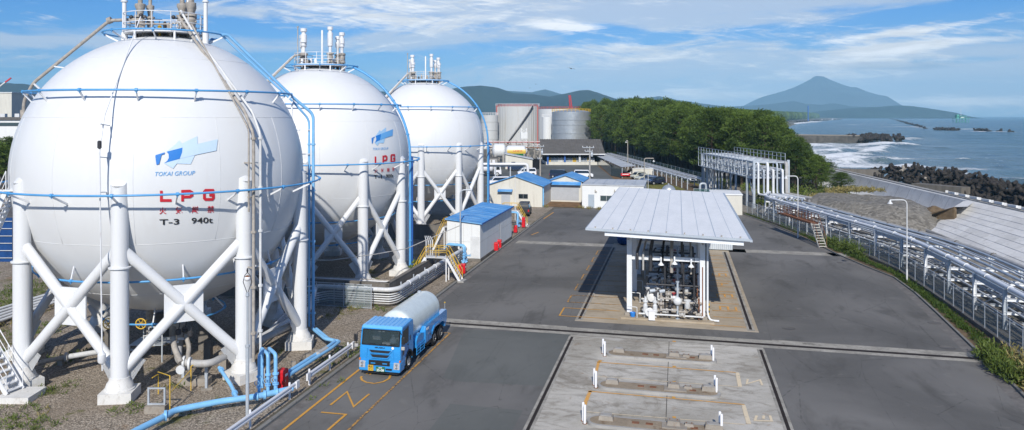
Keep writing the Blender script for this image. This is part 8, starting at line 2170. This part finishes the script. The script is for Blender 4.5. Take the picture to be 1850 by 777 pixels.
def ground_strip():
    lo = off(ext, 8.0, .03)[2:]; m = MB(); a_ = [p for p in lo]; b_ = [(p[0] + 2.6, p[1] + .6, .06) for p in lo]; m.v = a_ + b_; n = len(a_)
    for i in range(n - 1): m.f.append((i, n + i, n + i + 1, i + 1))
    setting(m, 'rubble_strip', 'rubble')
ground_strip()
gr = MB()
setting(MB().sheet([(38, 112), (48, 112), (66, 150), (70, 168), (46, 160), (40, 140)], .02), 'dry_ground', 'rubble')
# vegetation masses (nobody could count these)
def tuft_field(name, pts, n, h, mat, spread=.3, per=10, tint=.5, zf=lambda x, y: 0, wide=.5):
    m = MB(); rr = random.Random(len(pts) * 7 + n)
    P = [Vector(p) for p in pts]; L = [(b - a).length for a, b in zip(P[:-1], P[1:])]; T = sum(L)
    for k in range(n):
        s_ = rr.random() * T; i = 0
        while s_ > L[i]: s_ -= L[i]; i += 1
        p = P[i] + (P[i + 1] - P[i]) * (s_ / L[i]); q = (P[i + 1] - P[i]).normalized(); r = Vector((q.y, -q.x, 0))
        p = p + r * rr.uniform(-spread, spread); hh = h * rr.uniform(.4, 1.2) * (1.0 + .5 * noise.noise(Vector((p.x * .25, p.y * .25, 2))))
        add_leaves(m, (p.x, p.y, zf(p.x, p.y) + hh * .45), (wide, wide, hh * .5), per, .16 if h < .6 else .2, min(.8, max(0, tint + rr.uniform(-.3, .3))), aspect=.28, up=1.2)
    o = m.build(name, mat, None, 0, kind='stuff'); return o
verge = [tuple(Vector(p) + Vector((-.45, -.1, 0))) for p in FB][1:]
verge2 = [((a[0] + b[0]) / 2, (a[1] + b[1]) / 2, 0) for a, b in zip([G(*p) for p in ((1890, 735), (1836, 695), (1753, 617), (1692, 560), (1618, 499), (1511, 456), (1444, 424), (1400, 406), (1350, 388))], [G(*p) for p in ((1890, 700), (1840, 655), (1779, 606), (1706, 552), (1625, 494), (1517, 450), (1450, 420), (1405, 404), (1352, 388))])]
tuft_field('verge_weeds', verge2, 1200, .27, 'grass_leaf', .34, 15, .28, wide=.26)
tuft_field('verge_weeds', [G(1495, 441), G(1530, 455), G(1560, 468)], 130, 1.2, 'grass_leaf', .5, 26, .5, wide=.45)
tuft_field('verge_weeds', [G(1775, 640), G(1850, 700)], 150, .9, 'grass_leaf', .6, 26, .5, wide=.5)
tuft_field('verge_weeds', [G(1835, 655), G(1890, 725)], 60, 1.2, 'dry_grass', .5, 30, .5, wide=.4)
setting(MB().sheet([G(*p) for p in ((1350, 387), (1420, 411), (1517, 447), (1625, 490), (1706, 546), (1779, 598), (1850, 650), (1910, 700), (1910, 760), (1836, 701), (1753, 623), (1692, 565), (1618, 504), (1511, 460), (1444, 427), (1345, 390))], .011), 'verge_soil', 'dark_soil')
def scatter_patches(name, centers, mat, per, h, tint=.5, size=.14):
    m = MB()
    for (x, y, r, z) in centers:
        for k in range(max(2, int(per * r * r))):
            a_, d = random.uniform(0, 2 * pi), sqrt(random.random()) * r
            add_leaves(m, (x + d * cos(a_), y + d * sin(a_), z + h * .4), (.14, .14, h * .5), 8, size, min(.8, max(0, tint + random.uniform(-.3, .3))), aspect=.25, up=1.3)
    return m.build(name, mat, None, 0, kind='stuff')
C0 = [(*G(a, b)[:2], r, 0) for a, b, r in ((230, 742, .8), (250, 738, .5), (60, 712, .9), (30, 745, 1.0), (110, 706, .8), (20, 770, 1.2), (80, 768, .9), (150, 640, .9), (100, 655, 1.0), (30, 640, 1.5), (60, 600, 2.0), (350, 745, .6), (420, 692, .5), (590, 655, .9), (620, 640, 1.0), (645, 628, .8), (610, 690, .3), (585, 700, .3), (560, 722, .3), (640, 555, 1.0), (690, 560, .8), (720, 545, .7), (745, 535, .6), (30, 540, 3.0), (60, 520, 3.0), (0, 560, 3), (400, 728, .4), (285, 735, .3), (320, 700, .4), (500, 640, .4), (130, 690, .4))]
scatter_patches('gravel_weeds', C0, 'grass_leaf', 26, .16, .5)
C1 = [(*YF(sc_ + ds, tc_ + dt)[:2], r, 0) for ds, dt, r in ((1.5, -1.5, 1.2), (2.4, -4, 1.5), (1.4, -7, 1.2), (4, -2, 1.0), (6, -1.2, 1.0), (8, -1.0, .8), (3, -9, 1.5), (7, -5, 1.6), (10, -2, 1.2), (12, -1.3, 1), (.2, 1.2, .5), (3, 1.5, .4))]
scatter_patches('gravel_weeds', C1, 'grass_leaf', 22, .2, .55)
C2 = [(*G(a, b)[:2], r, 0) for a, b, r in ((625, 560, 1.0), (600, 574, .8), (660, 552, .8), (240, 690, .5), (300, 700, .6), (80, 745, .5), (10, 585, 2.0), (40, 560, 2.5))]
scatter_patches('dry_weeds', C2, 'dry_grass', 22, .14, .5)
C3 = [(*G(a, b)[:2], r, 0) for a, b, r in ((1060, 378, .8), (1085, 379, .8), (1110, 380, .8), (985, 375, .6), (1045, 376, .6))]
scatter_patches('gravel_weeds', C3, 'dry_grass', 20, .3, .4, .25)
def mound_z(x, y): return 3.9
scatter_patches('mound_grass', [(50.5 + k * .9, 117.5 - (k % 3), 1.6, 1.6 + .3 * min(k, 4)) for k in range(9)], 'dry_grass', 14, .5, .5, .35)
scatter_patches('mound_grass', [(46.0, 118, 1.6, .4), (47.5, 121, 2.0, 1.0), (44.5, 122, 2.2, .2), (47, 126, 2.5, .5)], 'grass_leaf', 12, .6, .6, .4)
scatter_patches('parking_grass', [(AX(px_, 135), 135 + dy, 2.6, 0) for px_, dy in ((1165, 2), (1200, 4), (1240, 0), (1265, -2), (1215, 12), (1185, 16), (1230, 8))], 'dry_grass', 5, .16, .4, .3)

# tetrapods
def tetrapod_proto(mat='tetra'):
    m = MB(); D = [Vector((0, 0, 1))] + [Vector((cos(a_) * .943, sin(a_) * .943, -.333)) for a_ in (0, 2 * pi / 3, 4 * pi / 3)]
    for d in D: m.lathe([(.62, -.1), (.60, .35), (.44, 1.45), (.40, 1.62), (.30, 1.70)], (0, 0, 0), 12, d=tuple(d))
    o = m.build('tetrapod', mat, None, 50); return o
tp = tetrapod_proto(); tp2 = tetrapod_proto('tetra_pale')
tp['label'] = 'x'; used = [False, False]
def tetra(x, y, z, s_, lab, group, pale=False):
    src = tp2 if pale else tp; i = 1 if pale else 0
    if not used[i]: o = src; used[i] = True
    else: o = src.copy(); COL.objects.link(o)
    o.location = (x, y, z); o.rotation_euler = (random.uniform(0, 6.3), random.uniform(0, 6.3), random.uniform(0, 6.3)); o.scale = (s_,) * 3
    o['label'] = lab; o['category'] = 'tetrapod'; o['group'] = group
random.seed(11)
# outline of the near row by picture points at its foot (z about -2.5)
rowN = [G(1583, 318, -2.2), G(1640, 325, -2.2), G(1690, 335, -2.2), G(1740, 348, -2.2), G(1790, 362, -2.2), G(1850, 378, -2.2), G(1920, 400, -2.2)]
RN = [Vector(p) for p in rowN]; Ln = [(b - a).length for a, b in zip(RN[:-1], RN[1:])]; T = sum(Ln); cnt = 0
LABN = 'dark concrete tetrapod in the heap of wave breakers beyond the sea wall'
s_ = 0.0
while s_ < T:
    q = s_; i = 0
    while i < len(Ln) - 1 and q > Ln[i]: q -= Ln[i]; i += 1
    p = RN[i] + (RN[i + 1] - RN[i]) * (q / Ln[i]); d = (RN[i + 1] - RN[i]).normalized(); r = Vector((d.y, -d.x, 0))
    if r.x < 0: r = -r
    wdt = 9.0
    for k in range(4):
        o = (k + random.uniform(-.2, .2)) * wdt / 4; hgt = (-2.2, -1.2, -.9, -2.0)[k] + random.uniform(-.4, .5)
        if k == 1 or k == 2:
            tetra(p.x + r.x * (o + 1.0) + random.uniform(-.5, .5), p.y + r.y * o + random.uniform(-.6, .6), hgt + 1.1 + random.uniform(-.3, .3), .74, LABN, 'tetrapods of the near breaker', random.random() < .02); cnt += 1
        tetra(p.x + r.x * o, p.y + r.y * o + random.uniform(-.5, .5), hgt - .3, .76, LABN, 'tetrapods of the near breaker', random.random() < .03); cnt += 1
    s_ += 2.3
print('near tetrapods', cnt)
for a_, b_ in ((1576, 309), (1580, 311), (1588, 308), (1570, 311)): p = G(a_, b_, -2.4); tetra(*p, .9, 'dark concrete tetrapod lying loose in front of the near wave breaker', 'loose tetrapods')
# groin with tetrapods at its head
gA, gB = G(1440, 251, -1.6), G(1622, 254, -1.6)
t = thing('groin', 'straight dark stone groin reaching into the sea beyond the forest', 'groin', gA); m = MB(); a_, b_ = Vector(G(1400, 243.5, 1.6)), Vector(G(1560, 245.5, 1.6))
m = MB(); d = (b_ - a_).normalized(); m.beam(tuple(a_ - Vector((0, 0, 2.6))), tuple(b_ - Vector((0, 0, 2.6))), 14, 5.2); m.build('rock_body', 'stone_far', t, 15); MB().beam(tuple(a_ + Vector((0, 0, .15))), tuple(b_ + Vector((0, 0, .15))), 9, .5).build('crest', 'tetra_pale', t, 15)
random.seed(5)
for k in range(26):
    f = random.random(); px_ = 1535 + f * 92; p = G(px_, 247.5 + random.uniform(0, 4.5) * (1 - .2 * f), -.8 + random.uniform(-.8, 1.0)); tetra(*p, 2.0, 'dark tetrapod piled at the head of the stone groin', 'tetrapods at the groin head')
nb = 0
for k in range(12):
    f = k / 11; px_ = 1604 + 68 * f; py = 213.6 + 18.5 * f ** 1.1; p = G(px_, py, -2.4); tetra(p[0] + random.uniform(-3, 3), p[1], -1.9, 2.3 * (.6 + .4 * (1 - f)), 'dark tetrapod in the long slanting offshore breakwater', 'tetrapods of the offshore breakwater'); nb += 1
rest = MB()
dd = [Vector((0, 0, 1))] + [Vector((cos(q) * .943, sin(q) * .943, -.333)) for q in (0, 2 * pi / 3, 4 * pi / 3)]
def rockpile(pxs, f_y, n, s_, nm):
    m = MB()
    for k in range(n):
        px_ = random.uniform(*pxs); p = Vector(G(px_, f_y(px_) + random.uniform(-.5, .8), -2.3)); R_ = Matrix.Rotation(random.uniform(0, 6), 3, 'X') @ Matrix.Rotation(random.uniform(0, 6), 3, 'Z')
        for d in dd: m.lathe([(.62 * s_, 0), (.42 * s_, 1.6 * s_)], tuple(p + Vector((0, 0, random.uniform(-.3, .6)))), 6, d=tuple(R_ @ d))
    return m.build(nm, 'tetra', None, 30, kind='stuff')
rockpile((1606, 1672), lambda x: 213.8 + 18.5 * max(0, (x - 1604) / 68) ** 1.1, 50, 1.8, 'breakwater_rocks')
rockpile((1535, 1625), lambda x: 249.3, 46, 1.9, 'groin_rocks')
for k in range(16): px_ = 1690 + k * 2.7; tetra(*G(px_, 233.5 + random.uniform(-.3, .4) + (px_ - 1690) * .03, -2.3), 1.9, 'dark tetrapod in the low breakwater just left of the breaking foam', 'tetrapods of the low breakwater')
for k in range(14): px_ = 1762 + k * 2.6 + (18 if k > 9 else 0) + (12 if k > 11 else 0); tetra(*G(px_, 235.5 + random.uniform(-.3, .4) + (px_ - 1762) * .05, -2.3), 1.9, 'dark tetrapod in the low breakwater right of the breaking foam', 'tetrapods of the low breakwater')
# low dark groins at the near wall
for (a1, a2, lab) in ((G(1518, 311, -1.9), G(1592, 313, -1.9), 'short dark concrete groin between the far wall end and the tetrapods'), (G(1655, 339, -1.9), G(1745, 347, -1.9), 'low dark concrete groin joining the sea wall to the tetrapods')):
    t = thing('groin', lab, 'groin', a1); MB().beam(a1, a2, 3.0, 2.0).build('groin_body', 'concrete_dark', t, 15)
rockpile((1405, 1520), lambda x: np.interp(x, [1405, 1460, 1520], [222.5, 219.5, 215.5]), 110, 2.4, 'shore_rocks')

# ================================================================ FOREST
random.seed(21)
def pine(seed, H=14.0, cr=4.3):
    rr = random.Random(seed); t = thing('pine_tree', 'x', 'pine tree', (0, 0, 0), 'dark pine trees of the coastal forest', 0, local=True)
    lean = (rr.uniform(-.8, .8), rr.uniform(-.8, .8)); tr = MB()
    P = [(lean[0] * f ** 1.5 + .15 * sin(5 * f + seed), lean[1] * f ** 1.5, H * .93 * f) for f in np.linspace(0, 1, 8)]
    tr.tube(P, [.27 * (1 - .8 * f) for f in np.linspace(0, 1, 8)], 8); cm = MB(); n = 60
    for k in range(n):
        f = .30 + .70 * (k + .5) / n; z = H * f; a_ = k * 2.4 + rr.uniform(-.4, .4)
        env = sin(pi * min(1, (1.04 - f) / .78) ** .62 * .5 + .0) if f > .3 else .3
        R_ = cr * (min(1, (1.03 - f) / .42) ** .55) * rr.uniform(.45, 1.0) * (1 if f > .45 else .8)
        bx, by = lean[0] * f ** 1.5, lean[1] * f ** 1.5; x, y = bx + R_ * cos(a_), by + R_ * sin(a_); zz_ = z + R_ * .10
        if k % 2 == 0 and R_ > 1: tr.tube([(bx, by, z - .8), ((bx + x) / 2, (by + y) / 2, z - .1), (x, y, zz_ - .15)], [.09, .06, .03], 5)
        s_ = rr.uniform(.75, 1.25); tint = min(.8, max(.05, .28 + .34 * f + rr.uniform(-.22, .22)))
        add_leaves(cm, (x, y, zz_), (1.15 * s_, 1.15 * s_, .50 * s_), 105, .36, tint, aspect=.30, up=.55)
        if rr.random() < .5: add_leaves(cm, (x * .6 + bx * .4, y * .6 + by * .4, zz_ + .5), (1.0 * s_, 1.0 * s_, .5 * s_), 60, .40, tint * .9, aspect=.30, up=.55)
    tr.build('trunk', 'bark', t, 60); cm.build('crown', 'pine_leaf', t, 0); return t
protos = [pine(k, 14.0, (4.3, 3.7, 4.8, 4.0, 4.5, 3.5)[k]) for k in range(6)]
SIL = [(1030, 215), (1046, 200), (1060, 187), (1075, 180), (1100, 178), (1150, 178), (1190, 181), (1240, 186), (1290, 197), (1330, 200), (1375, 202), (1400, 206), (1420, 218), (1440, 236), (1455, 250), (1470, 262), (1490, 279), (1505, 300), (1512, 318), (1520, 345)]
spots = []
def coastx(y): return float(np.interp(y, [p[1] for p in COAST], [p[0] for p in COAST]))
y = 128.0; row = 0
while y < 470:
    x0 = 47.5 + (6 if y < 150 else 0) + (0 if y < 260 else -(y - 260) * .05)
    x1 = min(coastx(y) - (7 if y < 240 else 12), x0 + (40 if y < 260 else 30))
    st = 5.2 if y < 250 else 6.2; x = x0 + (row % 2) * st * .5 
    while x < x1:
        xx, yy = x + random.uniform(-1.2, 1.2), y + random.uniform(-1.4, 1.4); px_ = PPX + FPX * xx / yy
        if y < 139 and xx < 56: x += st; continue
        top = poly_interp(SIL, px_ + 3); lim = CAMZ - (top - HZ) * yy / FPX
        lim2 = CAMZ - (poly_interp(SIL, px_ + 18) - HZ) * yy / FPX
        near = (x - x0) < st * 1.2
        h = min(lim, max(lim2, 4), 20.5) * random.uniform(.90, 1.01)
        if near: h = min(h, random.uniform(12.5, 16) if yy < 230 else random.uniform(14, 18))
        h = max(4.2, h)
        if px_ < 1518: spots.append((xx, yy, h, near))
        x += st
    y += 5.0 if y < 250 else 7.5; row += 1
print('trees', len(spots))
# keep those that show: the ones nearest the camera side and highest
spots.sort(key=lambda s: (not s[3], s[1])); spots = spots[:290]
usedp = [False] * 6
for i, (x, y, h, near) in enumerate(spots):
    k = i % 6; s_ = h / 14.0; w = min(1.25, max(.62, s_ * random.uniform(.95, 1.15)))
    lab = 'dark green pine tree standing in the dense coastal forest'
    rz = random.uniform(0, 6.28)
    if not usedp[k]:
        t = protos[k]; usedp[k] = True; t.location = (x, y, 0); t.rotation_euler = (0, 0, rz); t.scale = (w, w, s_); t['label'] = lab
    else: copy_tree(protos[k], (x, y, 0), rz, lab, scale=(w, w, s_))
# understory shrubs along the forest foot
def bushes():
    m = MB()
    for k in range(260):
        f = random.random(); y = 134 + f ** 1.4 * 150; x = 46.0 + random.uniform(-.6, 1.6) - max(0, (y - 250) * .03)
        if y < 150: x += random.uniform(2, 18)
        r = random.uniform(.6, 1.4); add_leaves(m, (x, y, r * .6), (r, r, r * .8), 60, .34, random.uniform(.35, .8), aspect=.4, up=.5)
    m.build('undergrowth', 'grass_leaf', None, 0, kind='stuff')
bushes()
# far wooded strip
def far_wood():
    m = MB(); tn = []
    for k in range(6500):
        px_ = random.uniform(1225, 1486) if k % 3 else random.uniform(1330, 1486)
        lo_ = 470; top_py = float(np.interp(px_, [1225, 1290, 1340, 1400, 1440, 1475, 1486], [194, 196.5, 198, 200.5, 202, 203.5, 206.5]))
        y = 470 * (4300 / 470.) ** (random.random() ** .7); cx_ = coastx(y) - 16 - y * .008
        x = AX(px_, y)
        if x > cx_: continue
        r = random.uniform(3.0, 5.0) * (1 + y / 1400); H = CAMZ - (top_py - HZ) * y / FPX * random.uniform(.86, 1.0); H = min(H, 26 + y * .004)
        v0 = len(m.v); m.lathe([(.2, H - r * 2.2), (r * .8, H - r * 1.7), (r, H - r), (r * .75, H - r * .35), (.1, H)], (x, y, 0), 6)
        for q in range(v0, len(m.v)): a_ = m.v[q]; m.v[q] = (a_[0] + random.uniform(-.8, .8), a_[1] + random.uniform(-.8, .8), a_[2] + random.uniform(-.7, .7))
        tn += [random.uniform(.1, .6)] * (len(m.v) - v0)
    m.tint = tn; m.build('far_forest', 'pine_leaf', None, 0, kind='stuff')
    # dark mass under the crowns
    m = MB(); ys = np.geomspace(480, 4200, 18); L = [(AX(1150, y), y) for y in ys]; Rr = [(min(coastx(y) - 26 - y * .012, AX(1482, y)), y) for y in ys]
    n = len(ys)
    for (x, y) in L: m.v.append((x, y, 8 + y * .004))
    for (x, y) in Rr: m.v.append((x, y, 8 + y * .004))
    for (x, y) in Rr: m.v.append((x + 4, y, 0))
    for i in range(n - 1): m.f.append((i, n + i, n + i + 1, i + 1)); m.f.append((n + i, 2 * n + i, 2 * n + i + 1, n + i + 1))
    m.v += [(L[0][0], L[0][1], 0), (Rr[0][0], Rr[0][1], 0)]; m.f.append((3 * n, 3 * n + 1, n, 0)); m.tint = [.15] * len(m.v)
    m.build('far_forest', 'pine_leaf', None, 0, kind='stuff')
far_wood()
# trees at the far left behind the tank
random.seed(31)
for i, (a_, y, h) in enumerate(((-30, 150, 8), (5, 146, 8.5), (24, 150, 7.5), (45, 155, 8), (-8, 165, 9), (14, 170, 9), (60, 165, 8))):
    copy_tree(protos[i % 6], (AX(a_, y), y, 0), i, 'dark pine tree in the far left row between factory hall and blue wall', 'pine trees at the far left', scale=(.8, .8, h / 14))
t = thing('broadleaf_shrub', 'green leafy shrub beside the yellow railed steps below the middle tank', 'shrub', YF(s_a + 1.0, tc_ - 1.0)); m = MB(); p_ = YF(s_a + 1.0, tc_ - 1.2)
add_leaves(m, (p_[0], p_[1], .8), (.8, .8, .8), 500, .2, .6, aspect=.5); m.build('foliage', 'grass_leaf', t, 0)
